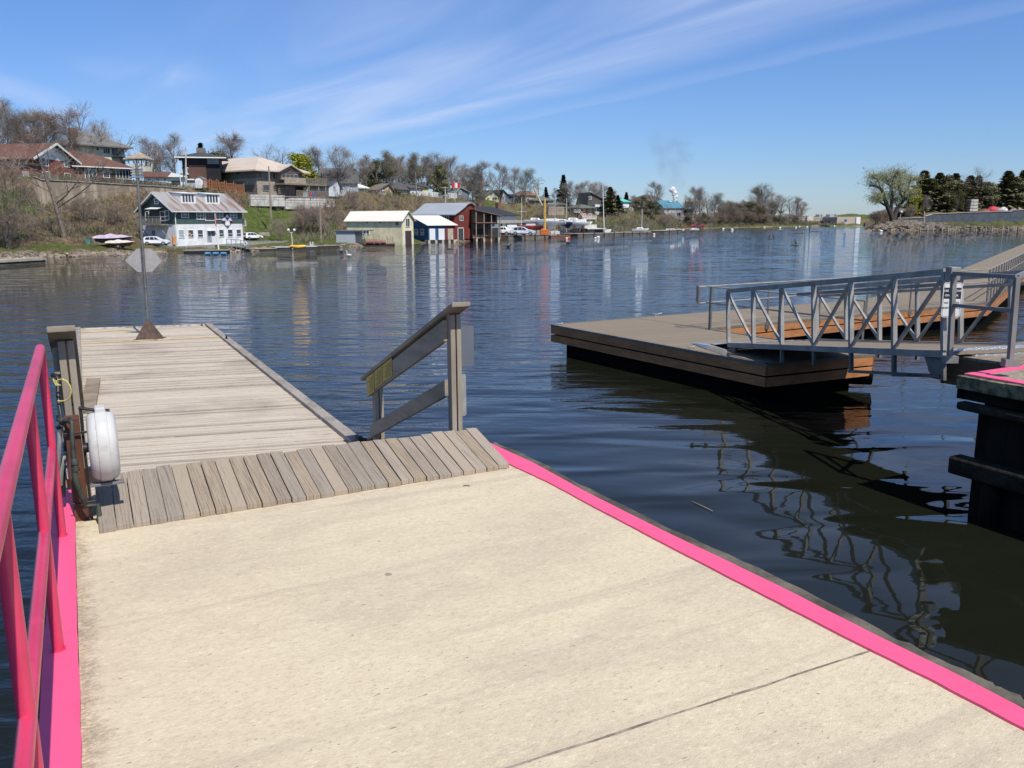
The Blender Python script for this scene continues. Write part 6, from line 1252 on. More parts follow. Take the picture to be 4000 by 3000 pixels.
def fence_run(name, label, P0, P1, hgt, m, pan=True, n=14, group=None, rails=2, pw=.06, cat_='fence', picket=0):
    t = thing(name, label, cat_, P0, world=True, group=group); d = P1 - P0; dn = Vector((d.x, d.y, 0)).normalized(); nn = Vector((-dn.y, dn.x, 0))
    for i in range(n + 1): p = P0.lerp(P1, i / n); q = MB(); q.obox(p - dn * pw / 2 - nn * pw / 2 - Vector((0, 0, .3)), dn * pw, nn * pw, Vector((0, 0, hgt + .35))); q.build('post', m, t)
    for i in range(rails): q = MB(); z = hgt * (.2 + .75 * i / max(1, rails - 1)); q.obox(P0 + nn * pw * .5 + Vector((0, 0, z)), d, nn * .03, Vector((0, 0, .06))); q.build('rail', m, t)
    if pan or picket:
        q = MB()
        if pan: q.obox(P0 + nn * .06 + Vector((0, 0, .05)), d, nn * .02, Vector((0, 0, hgt - .1)))
        else:
            k = picket
            for i in range(k): p = P0.lerp(P1, (i + .5) / k); q.obox(p + nn * .04 + Vector((0, 0, .05)), d / k * .45, nn * .02, Vector((0, 0, hgt - .08)))
        q.build('panel', m, t)
    return t
DKF = mat('dark_fence', (.05, .048, .045), .8)
fence_run('garden_fence', 'dark open fence along the top of the concrete retaining wall', onL(395, 28.4), onL(705, 33.5), .75, DKF, pan=False, n=24, picket=90)
# ---------- 6. black house
BLKW = siding('black_siding', (.022, .022, .026), .2); h = H2('black_house', 'black two-storey house with a low dark hip roof and white eaves', 560, 620, 134, 945, 135.5, 5.5, 'c2'); e = h.hit(*c('c2', 700, 436)).z; h.walls(e, MATS['black_siding']); h.roof(e + .1, h.hit(*c('c2', 700, 372), 'F', 2.7).z, 'hip', mat('charcoal_shingle', (.055, .056, .062), .9), ov=1.0, th=.12)
q = MB(); q.bar((-1.0, -1.02, e + .04), (h.w + 1.0, -1.02, e + .04), .05, .16); q.build('eave_trim', TRW, h.root)
h.win('F', 812, 445, 918, 490, crop='c2', frame=mat('grey_frame', (.25, .26, .27), .6), glass=mat('sky_glass', (.22, .28, .30), .1, (.12, .15, .17), .6), mull=(1, 0)); h.win('F', 604, 540, 705, 594, crop='c2', mull=(3, 0), fw=.12)
z_ = h.hit(*c('c2', 650, 505)).z; h.box('brick_base', .9, -.12, -.5, h.w * .62, 0, z_, brick('dark_brick', (.12, .06, .045), (.09, .048, .036), (.1, .08, .07)), bevel=0)
a = h.w * .37; h.box('chimney', a, 2, e, a + 1.3, 3.2, h.hit(*c('c2', 700, 340), 'F', 3.6).z, mat('chimney_stone', (.17, .15, .14), .9))
# ---------- 7. big beige house
BGS = siding('taupe_siding', (.19, .17, .145), .2, amt=.2); BGB = mat('beige_stucco', (.34, .285, .225), .85); TNR = roofmetal('tan_metal_roof', (.58, .49, .40), (.53, .44, .36), st=.5, rough=.6); BRB = brick('taupe_brick', (.23, .165, .125), (.17, .125, .10), (.2, .17, .15))
A = at(*c('c2', 1318, 800), 134.5); B = at(*c('c2', 1780, 800), 142.5); B.z = A.z; h = House('beige_house', 'large beige house with a pale metal roof and wooden decks on the hill', A, B, 17)
e = h.hit(*c('c2', 1320, 560)).z; zb = h.hit(*c('c2', 1320, 645)).z
q = MB(); q.box(0, 0, -.6, h.w, h.d, zb); q.build('lower_wall', BGB, h.root); q = MB(); q.box(-.04, -.04, zb, h.w + .04, h.d + .04, e); q.build('upper_wall', BGS, h.root)
q = MB(); q.box(-.07, 3, -.4, -.01, h.d * .9, zb - .35); q.box(-.07, .0, -.4, -.01, 3, zb - .9); q.build('brick_cladding', BRB, h.root)
q = MB(); q.box(-.09, -.09, zb - .08, h.w + .09, h.d, zb + .08); q.build('band', BGB, h.root)
zk = h.hit(*c('c2', 1270, 425), 'F', 6).z; h.roof(e + .05, zk, 'hip', TNR, ov=1.0, th=.2, hipf=1.0)
# front gable bay with big windows
x0, x1 = h.hit(*c('c2', 1512, 600)).x, h.hit(*c('c2', 1680, 600)).x; gz_ = h.hit(*c('c2', 1595, 503), 'F', -2).z; q = MB(); q.extr([(x0 - .9, -1.6, e - .2), ((x0 + x1) / 2, -1.6, gz_), (x1 + .9, -1.6, e - .2), (x1 + .9, -1.6, e - .05), ((x0 + x1) / 2, -1.6, gz_ + .2), (x0 - .9, -1.6, e - .05)], (0, 5, 0)); q.build('gable_roof', TNR, h.root)
q = MB(); q.extr([(x0, -1.1, zb + .0), (x1, -1.1, zb + .0), (x1, -1.1, e - .1), ((x0 + x1) / 2, -1.1, gz_ - .15), (x0, -1.1, e - .1)], (0, 1.1, 0)); bay = q.build('bay', BGB, h.root)
for i in range(4): u = x0 + (x1 - x0) * (.04 + .245 * i); q = MB(); q.box(u, -1.13, zb + .35, u + (x1 - x0) * .2, -1.101, e - .45); q.build('pane', GLS, bay)
q = MB(); q.extr([(x0 + .5, -1.13, e - .35), (x1 - .5, -1.13, e - .35), ((x0 + x1) / 2, -1.13, gz_ - .55)], (0, .028, 0)); q.build('gable_panel', mat('brown_panel', (.13, .08, .06), .7), bay)
for r_, mm in (((1366, 585, 1425, 645), (1, 0)), ((1685, 600, 1740, 650), (1, 0)), ((1374, 712, 1430, 762), (0, 0)), ((1480, 712, 1515, 755), (0, 0)), ((1600, 725, 1635, 795), (0, 0)), ((1465, 600, 1495, 655), (0, 0))): h.win('F', *r_, crop='c2', mull=mm, frame=BGB, off=-.045)
for r_ in ((1100, 582, 1138, 598), (928, 590, 950, 652), (815, 600, 830, 650)): h.win('L', *r_, crop='c2', frame=MATS['taupe_siding'], off=-.045, mull=(0, 0))
DKW = mat('deck_wood_taupe', (.27, .22, .17), .85, (.20, .16, .13), 3); GLR = mat('railing_glass', (.16, .15, .14), .2)
xr = h.w + 3.2; q = MB(); zu = h.hit(*c('c2', 1700, 700), 'F', -2).z; q.box(x0 - .6, -2.4, zu - .15, xr, 0.0, zu + .1); q.build('upper_deck', DKW, h.root)
q = MB(); q.box(x0 - .6, -2.4, zu + .1, x1 + .4, -2.3, zu + 1.0); q.build('parapet', BGB, h.root)
def hrail(h, x0, x1, y, z, hh=.95, n=9, par=None, name='deck_railing', m=None):
    q = MB()
    for i in range(n + 1): x = x0 + (x1 - x0) * i / n; q.box(x - .04, y - .04, z, x + .04, y + .04, z + hh)
    q.box(x0, y - .04, z + hh - .08, x1, y + .04, z + hh); q.box(x0, y - .03, z + .08, x1, y + .03, z + .14)
    for i in range(n * 6): x = x0 + (x1 - x0) * (i + .5) / (n * 6); q.box(x - .015, y - .015, z + .1, x + .015, y + .015, z + hh - .05)
    return q.build(name, m or DKW, h.root)
hrail(h, x1 + .4, xr, -2.35, zu + .1); zl = -.1; hrail(h, h.hit(*c('c2', 1490, 790)).x, h.hit(*c('c2', 1600, 790)).x, -1.0, zl + .1, n=3); hrail(h, h.hit(*c('c2', 1602, 800)).x, xr, -2.6, zl - .2, n=12)
h.box('lower_deck', h.hit(*c('c2', 1450, 790)).x, -2.7, zl - .4, xr, 0, zl - .2, DKW); h.box('deck_skirt', .1, -.9, -1.0, h.hit(*c('c2', 1600, 830)).x, 0, -.35, mat('skirt_dark', (.07, .065, .06), .8))
for x in (x1 + 1.2, h.w + 1.4, xr - .2): h.box('deck_post', x - .1, -2.3, zl - .2, x + .1, -2.1, zu - .15, DKW)
h.box('dark_porch', x1 + .3, .0 - .06, 0, h.w, -.0, zu - .3, MATS['porch_dark'])
hbe = h
# people by the deck: two tiny seated visitors in red and blue
def person(label, px, py, Y, col, pose='stand', hgt=1.65, name='person'):
    P = at(px, py, Y); s = hgt / 1.7; t = thing(name, label, 'person', P, world=True); q = MB(); hip = .86 * s
    J = dict(pel=(0, 0, hip), chest=(0, 0, 1.22 * s), neck=(0, 0, 1.42 * s), head=(0, -.01, 1.52 * s), top=(0, 0, 1.68 * s), lk=(-.10 * s, -.03, .46 * s), rk=(.11 * s, -.02, .46 * s), lf=(-.12 * s, 0, .05), rf=(.14 * s, .04, .05), lt=(-.12 * s, -.14, .03), rt=(.15 * s, -.10, .03), le=(-.24 * s, .02, 1.08 * s), re=(.24 * s, .02, 1.08 * s), lh=(-.27 * s, -.1, .85 * s), rh=(.25 * s, -.12, .86 * s), ls=(-.17 * s, 0, 1.36 * s), rs=(.17 * s, 0, 1.36 * s))
    names = list(J); me = bpy.data.meshes.new('body'); ed = [('pel', 'chest'), ('chest', 'neck'), ('neck', 'head'), ('head', 'top'), ('pel', 'lk'), ('pel', 'rk'), ('lk', 'lf'), ('rk', 'rf'), ('lf', 'lt'), ('rf', 'rt'), ('chest', 'ls'), ('chest', 'rs'), ('ls', 'le'), ('rs', 're'), ('le', 'lh'), ('re', 'rh')]
    me.from_pydata([J[k] for k in names], [(names.index(a), names.index(b)) for a, b in ed], []); o = bpy.data.objects.new('body', me); COL.objects.link(o); o.parent = t
    sk = o.modifiers.new('skin', 'SKIN'); rad = dict(pel=.15, chest=.16, neck=.055, head=.095, top=.06, lk=.065, rk=.065, lf=.045, rf=.045, lt=.03, rt=.03, le=.042, re=.042, lh=.03, rh=.03, ls=.07, rs=.07)
    for i, k in enumerate(names): me.skin_vertices[0].data[i].radius = (rad[k] * s,) * 2
    me.skin_vertices[0].data[0].use_root = True; sb = o.modifiers.new('sub', 'SUBSURF'); sb.levels = 1; sb.render_levels = 1; me.materials.append(col); return t
person('visitor in a red top at the corner of the lower wooden deck', *c('c2', 1860, 834), 139, mat('red_cloth', (.62, .05, .10), .8), hgt=1.0); person('visitor in a blue top at the corner of the lower wooden deck', *c('c2', 1886, 834), 139.5, mat('blue_cloth', (.08, .16, .55), .8), hgt=.95)
# ---------- white block walls, wooden slat fence, concrete retaining wall
STN = mat('white_block_stone', (.58, .56, .52), .9, (.40, .38, .35), 1.2, bump=.02, bscale=4)
def blockwall(label, xa, xb, ytop, ybot, Ya, Yb, crop, m, rows=3, bl=1.1, name='block_wall', th=.6):
    A_, B_ = at(*c(crop, xa, ybot), Ya), at(*c(crop, xb, ybot), Yb); zt_ = at(*c(crop, xa, ytop), Ya).z; z0 = A_.z; t = thing(name, label, 'wall', A_, world=True); d = B_ - A_; d.z = 0; n = max(1, int(d.length / bl)); dn = d.normalized(); nn = Vector((-dn.y, dn.x, 0)); hh = (zt_ - z0) / rows
    q = MB()
    for r in range(rows):
        for i in range(n):
            g = .02; u0, u1 = d.length * i / n, d.length * (i + 1) / n; jj = (hsh(i, r, 3) - .5) * .06
            q.obox(A_ + dn * (u0 + g) + nn * jj + Vector((0, 0, hh * r + g - (.6 if r == 0 else 0))), dn * (u1 - u0 - 2 * g), nn * th, Vector((0, 0, hh - 2 * g + (.6 if r == 0 else 0))))
    q.build('blocks', m, t, bevel=.03); return t
blockwall('white stone block wall below the lower deck of the beige house', 1600, 2105, 840, 918, 136, 142.5, 'c2', STN, 3); blockwall('short white stone block wall under the front of the beige house', 1248, 1598, 805, 885, 130.5, 135.6, 'c2', STN, 3, name='block_wall')
OFN = siding('orange_slats', (.34, .15, .06), .16, amt=.75)
for i, (x0, x1, yt, yb_) in enumerate(((768, 850, 655, 735), (850, 925, 660, 760), (925, 1005, 672, 775), (1005, 1095, 685, 800), (1095, 1200, 700, 838))):
    A_, B_ = at(*c('c2', x0, yb_), 126.5 + i * 1.0), at(*c('c2', x1, yb_), 127 + i * 1.0); zt_ = at(*c('c2', x0, yt), 126.5 + i).z; t = thing('slat_fence', 'orange-brown slatted fence panel, %s of the stepped row' % ('highest and leftmost', 'second from left', 'middle one', 'second from right', 'lowest and rightmost')[i], 'fence', A_, world=True, group='stepped slatted fence panels')
    q = MB(); nsl = max(4, int((zt_ - A_.z) / .19))
    for k in range(nsl): z = A_.z + (zt_ - A_.z) * k / nsl; q.box(A_.x, A_.y, z, B_.x, A_.y + .04, z + (zt_ - A_.z) / nsl * .62)
    q.build('slats', mat('orange_slat_wood', (.36, .165, .07), .85, (.25, .11, .05), 3), t); 
    for x in (A_.x, B_.x - .1): q = MB(); q.box(x, A_.y - .06, A_.z - .3, x + .12, A_.y - .002, zt_ + .15); q.build('post', MATS['orange_slat_wood'], t)
CW_ = mat('stained_concrete_wall', (.40, .335, .25), .92, (.22, .175, .13), 1.0, stretch=(1, 1, .12), bump=.01, bscale=3, lo=.42, hi=.62, detail=6)
t = thing('retaining_wall', 'long stained concrete retaining wall below the brick houses', 'wall', onL(300, 27), world=True); q = MB(); pts = []
for px, d, yt, yb_ in ((150, 27.5, 691, 700), (164, 27.2, 692, 760), (185, 26.9, 703, 815), (300, 26.9, 708, 800), (400, 26.9, 714, 790), (500, 26.9, 721, 772), (640, 29.4, 728, 775), (734, 31.0, 737, 775)):
    P = onL(px, d); pts.append((P, at(px, yt, P.y).z, at(px, yb_, P.y).z - 1.2))
for i in range(len(pts) - 1):
    (a, za, ba), (b, zb_, bb) = pts[i], pts[i + 1]; dy = Vector((0, .4, 0)); q.add([(a.x, a.y, ba), (b.x, b.y, bb), (b.x, b.y, zb_), (a.x, a.y, za), (a.x, a.y + .4, ba), (b.x, b.y + .4, bb), (b.x, b.y + .4, zb_), (a.x, a.y + .4, za)], [(0, 1, 2, 3), (3, 2, 6, 7), (5, 4, 7, 6)])
q.build('concrete_face', CW_, t)
for i in range(len(pts) - 1):
    (a, za, _), (b, zb_, _) = pts[i], pts[i + 1]; q = MB(); q.bar(Vector((a.x, a.y - .06, za + .04)), Vector((b.x, b.y - .06, zb_ + .04)), .2, .10); q.build('coping', mat('coping_concrete', (.33, .29, .24), .9), t)
# shed
P = at(*c('c2', 725, 722), 127); t = thing('garden_shed', 'small white barn-shaped shed beside the beige house', 'shed', P); w_, hh = 80 * .384 / 27.2, 95 * .384 / 27.2; q = MB(); q.extr([(-w_ / 2, 0, -.2), (w_ / 2, 0, -.2), (w_ / 2, 0, hh * .72), (w_ * .34, 0, hh * .9), (0, 0, hh), (-w_ * .34, 0, hh * .9), (-w_ / 2, 0, hh * .72)], (0, 1.6, 0)); q.build('wall', WHW, t); q = MB()
for a, b in (((-w_ / 2 - .08, .7), (-w_ * .34, .92)), ((-w_ * .34, .92), (0, 1.03)), ((0, 1.03), (w_ * .34, .92)), ((w_ * .34, .92), (w_ / 2 + .08, .7))): q.extr([(a[0], -.1, a[1] * hh), (b[0], -.1, b[1] * hh), (b[0], -.1, b[1] * hh + .06), (a[0], -.1, a[1] * hh + .06)], (0, 1.8, 0))
q.build('roof', SHG, t); q = MB(); q.box(-.35, -.03, 0, .35, -.002, hh * .6); q.build('door', mat('shed_door', (.66, .67, .68), .6), t)

# ---------- simple houses further along the hilltop
def simple(name, label, crop, x0, x1, yb_, ye, yr, Y, kind, wm, rm, wins=(), depth=7, dY=1.5, pk=.5, ov=.4, cat_='house', hipf=1, door=None, zl=-1.0, frame=TRW, glass=GLS, mull=(1, 0)):
    pc_ = c(crop, (x0 + x1) / 2, yb_); Y = hitL(pc_[0], pc_[1], 2.0 + (Y - 140) * .06)
    h = H2(name, label, x0, yb_, Y, x1, Y + dY, depth, crop, cat_); e = h.hit(*c(crop, x0, ye)).z; r = h.hit(*c(crop, (x0 + x1) / 2, yr), 'F', depth / 2 if kind in ('S', 'hip') else 0).z
    h.walls(e, wm, gable=('F', r) if kind == 'F' else (('S', r) if kind == 'S' else None), z0=zl, pk=pk if kind == 'F' else .5); h.roof(e + .03, r + .05, kind, rm, ov=ov, th=.14, pk=pk if kind == 'F' else .5, hipf=hipf)
    for w_ in wins: h.win('F', *w_, crop=crop, fw=.08, frame=frame, glass=glass, mull=mull)
    return h
GRW = mat('grey_blue_wall', (.42, .45, .48), .8); GYR = mat('dark_grey_roof', (.095, .09, .088), .9, (.07, .068, .066), 3); GNR = mat('green_grey_roof', (.14, .165, .135), .85, (.10, .12, .10), 2); TNW = mat('tan_wall', (.48, .36, .24), .85)
simple('grey_roof_house', 'house with a big steep grey roof half hidden by the large bare tree', 'c3', 60, 435, 570, 480, 330, 148, 'S', GRW, GYR, [(300, 500, 330, 530)], 8)
simple('grey_roof_house', 'pale blue-white gabled house front left of the large bare tree', 'c3', 102, 228, 572, 510, 440, 142, 'F', mat('pale_blue_wall', (.60, .64, .68), .8), GYR, [(150, 530, 170, 550)], 6, pk=.75)
simple('grey_roof_house', 'narrow gabled house with white bargeboards right of the big grey roof', 'c3', 350, 440, 575, 430, 335, 146, 'F', GRW, GYR, [(385, 450, 405, 480)], 5); simple('sun_porch', 'low white-roofed porch right of the gabled grey house', 'c3', 425, 540, 575, 540, 502, 143, 'hip', GRW, WHW, [(440, 545, 530, 570)], 5, mull=(4, 0))
simple('tan_house', 'tan gabled house among the trees on the hilltop', 'c3', 682, 835, 615, 560, 500, 150, 'F', TNW, mat('brown_grey_roof', (.20, .17, .15), .9), [(700, 575, 745, 600)], 6, pk=.7); simple('grey_roof_house', 'low house with a grey roof right of the tan gabled house', 'c3', 835, 1000, 600, 560, 492, 156, 'S', mat('pale_stone', (.42, .40, .36), .9), GYR, [(900, 570, 920, 590)], 7)
simple('white_house', 'white house with a dark porch roof behind the white fence', 'c3', 1042, 1165, 632, 545, 515, 152, 'S', WHW, GYR, [(1060, 520 + 30, 1078, 570), (1100, 550, 1118, 570), (1060, 590, 1080, 615)], 6); simple('yellow_cottage', 'small bright yellow house partly hidden right of the white house', 'c3', 1184, 1250, 600, 530, 508, 153, 'S', mat('yellow_wall', (.72, .62, .22), .8), GYR, [(1205, 540, 1225, 560)], 5)
simple('grey_gable_house', 'slate-grey gabled house right of the red and white flag', 'c3', 1580, 1705, 655, 585, 545, 156, 'F', mat('slate_wall', (.16, .18, .20), .8), mat('pale_grey_roof', (.30, .30, .28), .9), [(1602, 575, 1622, 615)], 6, pk=.28)
simple('yellow_house', 'cream-yellow gabled house with white trim on the hilltop', 'c3', 1908, 2062, 690, 632, 580, 158, 'F', mat('pale_yellow_wall', (.72, .66, .38), .8), GNR, [(1965, 603, 1985, 628), (2015, 603, 2035, 628), (1925, 655, 1950, 680), (1985, 650, 2035, 682)], 6, pk=.55)
simple('white_house', 'narrow white gabled house right of the cream-yellow house', 'c4', 318, 400, 405, 345, 278, 160, 'F', WHW, GYR, [(335, 355, 350, 380)], 6, pk=.2); simple('grey_cottage', 'long low grey cottage right of the narrow white house', 'c4', 385, 515, 415, 345, 325, 159, 'S', mat('cottage_grey', (.40, .42, .42), .8), GYR, [(480, 375, 505, 405)], 5)
simple('brown_roof_house', 'house with a low brown roof behind the crane tip', 'c4', 600, 720, 410, 330, 285, 172, 'hip', TNW, mat('red_brown_roof', (.22, .12, .08), .9), [(590 + 20, 365, 640, 400)], 7)
G1 = simple('green_roof_house', 'grey-green house with a dark green roof stepping down the slope', 'c4', 690, 920, 470, 390, 345, 170, 'hip', mat('dark_teal_wall', (.13, .155, .15), .8), GNR, [(865, 405, 915, 430)], 7); G2 = simple('green_roof_house', 'lower green-roofed wing above the pale retaining walls', 'c4', 880, 1050, 475, 440, 405, 166, 'hip', mat('dark_wing', (.10, .10, .09), .8), GNR, [(950, 448, 1030, 466)], 6)
blockwall('pale concrete wall with boards under the green-roofed wing', 860, 1045, 465, 528, 163, 164, 'c4', mat('pale_brown_wall', (.38, .32, .26), .9, (.28, .22, .17), 2), 3, 1.5)
RB2 = brick('orange_brick', (.36, .13, .07), (.30, .10, .055), (.25, .17, .13)); h = simple('brick_deck_house', 'orange-red brick house with white decks and a green roof above the boatyard', 'c4', 1215, 1370, 610, 478, 440, 168, 'hip', RB2, GNR, [(1263, 480, 1283, 520), (1328, 482, 1355, 520), (1265, 545, 1285, 572), (1328, 545, 1355, 570)], 6, ov=.9, zl=-3)
a, b = h.hit(*c('c4', 1250, 600), 'F', -1.5), h.hit(*c('c4', 1410, 570), 'F', -1.5); h.box('deck', a.x, -1.8, a.z - .2, b.x, 0, a.z, TRW); hrail(h, a.x, b.x, -1.75, a.z, b.z - a.z + .05, n=6, m=TRW)
for x in (a.x + .2, (a.x + b.x) / 2, b.x - .1): h.box('deck_post', x, -1.7, a.z - 2.5, x + .15, -1.55, a.z - .2, TRW)
q = MB(); p0, p1 = h.hit(*c('c4', 1210, 525), 'F', -1.4), h.hit(*c('c4', 1258, 590), 'F', -1.4); q.bar(p0 + Vector((0, 0, .0)), p1, .9, .12); q.bar(p0 + Vector((0, -.5, .6)), p1 + Vector((0, -.5, .6)), .06, .1); q.build('stair', TRW, h.root)
q = MB(); p2_ = h.hit(*c('c4', 1150, 520), 'F', -1.4); q.box(p2_.x, -1.8, p0.z - .1, p0.x, -.8, p0.z + .05); q.box(p2_.x, -1.8, p0.z + .55, p0.x, -1.74, p0.z + .65)
for i in range(5): x = p2_.x + (p0.x - p2_.x) * i / 4; q.box(x - .04, -1.8, p0.z, x + .04, -1.74, p0.z + .6)
q.build('landing', TRW, h.root)
h = simple('dark_gable_house', 'tall dark gabled house with white balconies behind the brick house with decks', 'c4', 1312, 1530, 555, 400, 305, 178, 'F', mat('charcoal_wall', (.085, .08, .078), .8), mat('brown_black_roof', (.13, .105, .09), .9), [(1325, 350, 1355, 378), (1390, 470, 1410, 515), (1420, 470, 1450, 515), (1500, 475, 1530, 500)], 8, pk=.12, zl=-2)
for z in ((440, 465), (520, 560)): a, b = h.hit(*c('c4', 1400, z[1]), 'F', -1.2), h.hit(*c('c4', 1540, z[0]), 'F', -1.2); h.box('balcony', a.x, -1.2, a.z, b.x, 0, b.z, TRW)
simple('turquoise_roof_shed', 'white shed with a bright turquoise roof', 'c4', 1722, 1790, 470, 408, 382, 190, 'S', WHW, mat('turquoise_roof', (.10, .52, .42), .6), [], 5); simple('white_house', 'white house half hidden by dark spruces left of the turquoise roof', 'c4', 1620, 1700, 520, 460, 440, 185, 'S', WHW, GYR, [(1655, 470, 1670, 490)], 5)
simple('brown_fence_shed', 'dark roofed shed with an orange-brown board fence', 'c4', 1685, 1770, 518, 480, 450, 184, 'S', mat('orange_board', (.36, .17, .08), .85), GYR, [], 4); simple('tan_cottage', 'tiny tan gabled cottage right of the turquoise roof', 'c4', 1780, 1845, 500, 470, 445, 195, 'F', mat('tan_cottage_wall', (.62, .55, .42), .8), GYR, [(1800, 475, 1812, 488)], 4)
BLR = roofmetal('blue_metal_roof', (.10, .26, .34), (.085, .22, .30), st=.4); h = simple('blue_roof_house', 'white house with a bright blue metal roof near the smoke', 'c5', 478, 660, 490, 400, 332, 236, 'S', mat('pale_grey_stucco', (.56, .53, .50), .8), BLR, [(590, 398, 615, 420), (622, 398, 655, 420), (600, 442, 632, 470), (500, 405, 530, 430)], 12, ov=.4)
h.box('side_wing', h.w, .5, -1, h.w + 4.0, 8, h.hit(*c('c5', 690, 398)).z, mat('pale_wing', (.58, .56, .53), .8)); h.roof(h.hit(*c('c5', 690, 400)).z, h.hit(*c('c5', 690, 378), 'F', 4).z, 'S', BLR, x0=h.w, x1=h.w + 4.0, y0=.5, y1=8); h.box('wing_opening', h.w + .6, .3, .8, h.w + 3.6, .49, 5.0, MATS['porch_dark']); h.box('wing_balcony', h.w, -.8, 2.6, h.w + 4.0, .28, 3.3, h.root.children[0].data.materials[0]); h.box('chimney', h.w * .5, 4, 5, h.w * .5 + .9, 5, h.hit(*c('c5', 577, 330), 'F', 4).z, WHW)
# factory on the far low shore
FW = mat('factory_wall', (.47, .40, .33), .85, (.42, .36, .30), .3); h = simple('factory', 'long low beige factory building on the far shore', 'c5', 1660, 2350, 545, 492, 488, 352, 'flat', FW, FW, [(1700, 505, 1720, 525), (1790, 510, 1808, 540), (1975, 505, 1985, 530), (2015, 513, 2038, 545), (2055, 515, 2085, 545), (2210, 505, 2230, 530)], 25, dY=8, glass=mat('blue_door', (.03, .09, .25), .5), mull=(0, 0))
h.box('parapet', -.2, -.2, h.hit(*c('c5', 1700, 493)).z, h.w + .2, 25, h.hit(*c('c5', 1700, 487)).z, mat('parapet_pale', (.60, .57, .52), .8)); a = h.hit(*c('c5', 1835, 545)); b = h.hit(*c('c5', 1858, 478)); h.box('entrance_block', a.x, -1, -.5, b.x + 2, 3, b.z, mat('factory_entrance', (.62, .56, .48), .8)); e = h.hit(*c('c5', 2100, 485)).z
for i, x in enumerate((2035, 2135, 2175, 2050)): a = h.hit(*c('c5', x, 480)); h.box('roof_vent', a.x, 5, e - .3, a.x + (3.5 if i == 1 else 1.2), 8, e + 1.1, mat('vent_grey', (.30, .31, .33), .7))
h = simple('factory_annex', 'beige factory annex with a blue door right of the main factory wall', 'c6', 190, 400, 768, 685, 682, 372, 'flat', FW, FW, [(268, 708, 300, 738)], 15, dY=2, glass=MATS['blue_door'], mull=(0, 0)); simple('white_annex', 'small white block at the right end of the factory', 'c6', 398, 442, 765, 688, 685, 375, 'flat', WHW, WHW, [], 8)
# ================================================================ boathouses, wharves, boats, vehicles and small things on the far shore
WTR = .04
def wat(crop, x, y, z=WTR): return G(*c(crop, x, y), z)
def yaw_house(name, label, crop, x, y, th, w, d, cat_='boathouse', z=.15):
    A = G(*c(crop, x, y), z); B = A + Vector((math.cos(R(th)), math.sin(R(th)), 0)) * w; return House(name, label, A, B, d, cat_)
CRS = siding('cream_siding', (.84, .77, .50), .14, amt=.15); CRR = roofmetal('cream_metal_roof', (.78, .74, .65), (.74, .70, .61), st=.25, rough=.6)
h = yaw_house('boathouse', 'cream boathouse with a pale metal roof and a tall front gable', 'c3', 952, 1190, 62, 2.75, 9.8); e = h.hit(*c('c3', 952, 912)).z; pk_ = h.hit(*c('c3', 1018, 818)).z
h.walls(e, CRS, gable=('F', pk_)); h.roof(e + .03, pk_ + .06, 'F', CRR, ov=.3, th=.1)
h.win('F', 988, 898, 1028, 990, crop='c3', mull=(1, 0)); a, b = h.hit(*c('c3', 982, 1185)), h.hit(*c('c3', 1050, 1035)); h.box('door', a.x, -.05, -.1, b.x, -.002, b.z, mat('dark_brown_door', (.07, .04, .035), .6))
q = MB(); q.box(a.x - .15, -.04, -.1, a.x - .01, -.001, b.z + .12); q.box(b.x + .01, -.04, -.1, b.x + .15, -.001, b.z + .12); q.build('door_frame', TRW, h.root)
for r_ in ((530, 920, 556, 950), (680, 918, 706, 950), (872, 915, 906, 972)): h.win('L', *r_, crop='c3', mull=(1, 0), fw=.06)
h.win('L', 500, 1040, 565, 1070, crop='c3')
BLU = siding('blue_siding', (.035, .105, .225), .14, amt=.3); h = yaw_house('boathouse', 'blue boathouse with a pale sloping roof and three roller doors', 'c3', 1248, 1168, 32, 4.7, 5.6, z=.12)
e = h.hit(*c('c3', 1300, 980)).z; hr_ = e + 1.45; q = MB(); q.extr([(0, 0, .3), (0, h.d, .3), (0, h.d, hr_), (0, 0, e)], (h.w * .62, 0, 0)); q.build('wall', BLU, h.root); RDS = siding('dark_red_siding', (.21, .052, .04), .14, amt=.3)
q = MB(); q.extr([(h.w * .62, 0.004, .3), (h.w * .62, h.d, .3), (h.w * .62, h.d, hr_), (h.w * .62, 0.004, e)], (h.w * .38, 0, 0)); q.build('wall', RDS, h.root); h.roof(e + .03, hr_ + .05, 'shed', CRR, ov=.3, th=.1)
for x0, x1, m_ in ((1262, 1325, WHW), (1366, 1432, WHW), (1472, 1532, mat('tan_roller_door', (.45, .38, .29), .7))):
    a, b = h.hit(*c('c3', x0, 1132)), h.hit(*c('c3', x1, 1012)); h.box('roller_door', a.x, -.05, .32, b.x, -.002, b.z, m_)
for r_ in ((1095, 1022, 1125, 1080), (1166, 1022, 1197, 1080)): h.win('L', *r_, crop='c3', mull=(0, 1), fw=.08)
for u in (.02, .27, .52, .76, .95): h.box('pier_block', h.w * u - .15, -.1, -1, h.w * u + .22, 1.2, .30, mat('pale_concrete_block', (.50, .42, .33), .9))
h.box('dark_opening', .05, .05, -.5, h.w - .05, h.d, .29, MATS['porch_dark'])
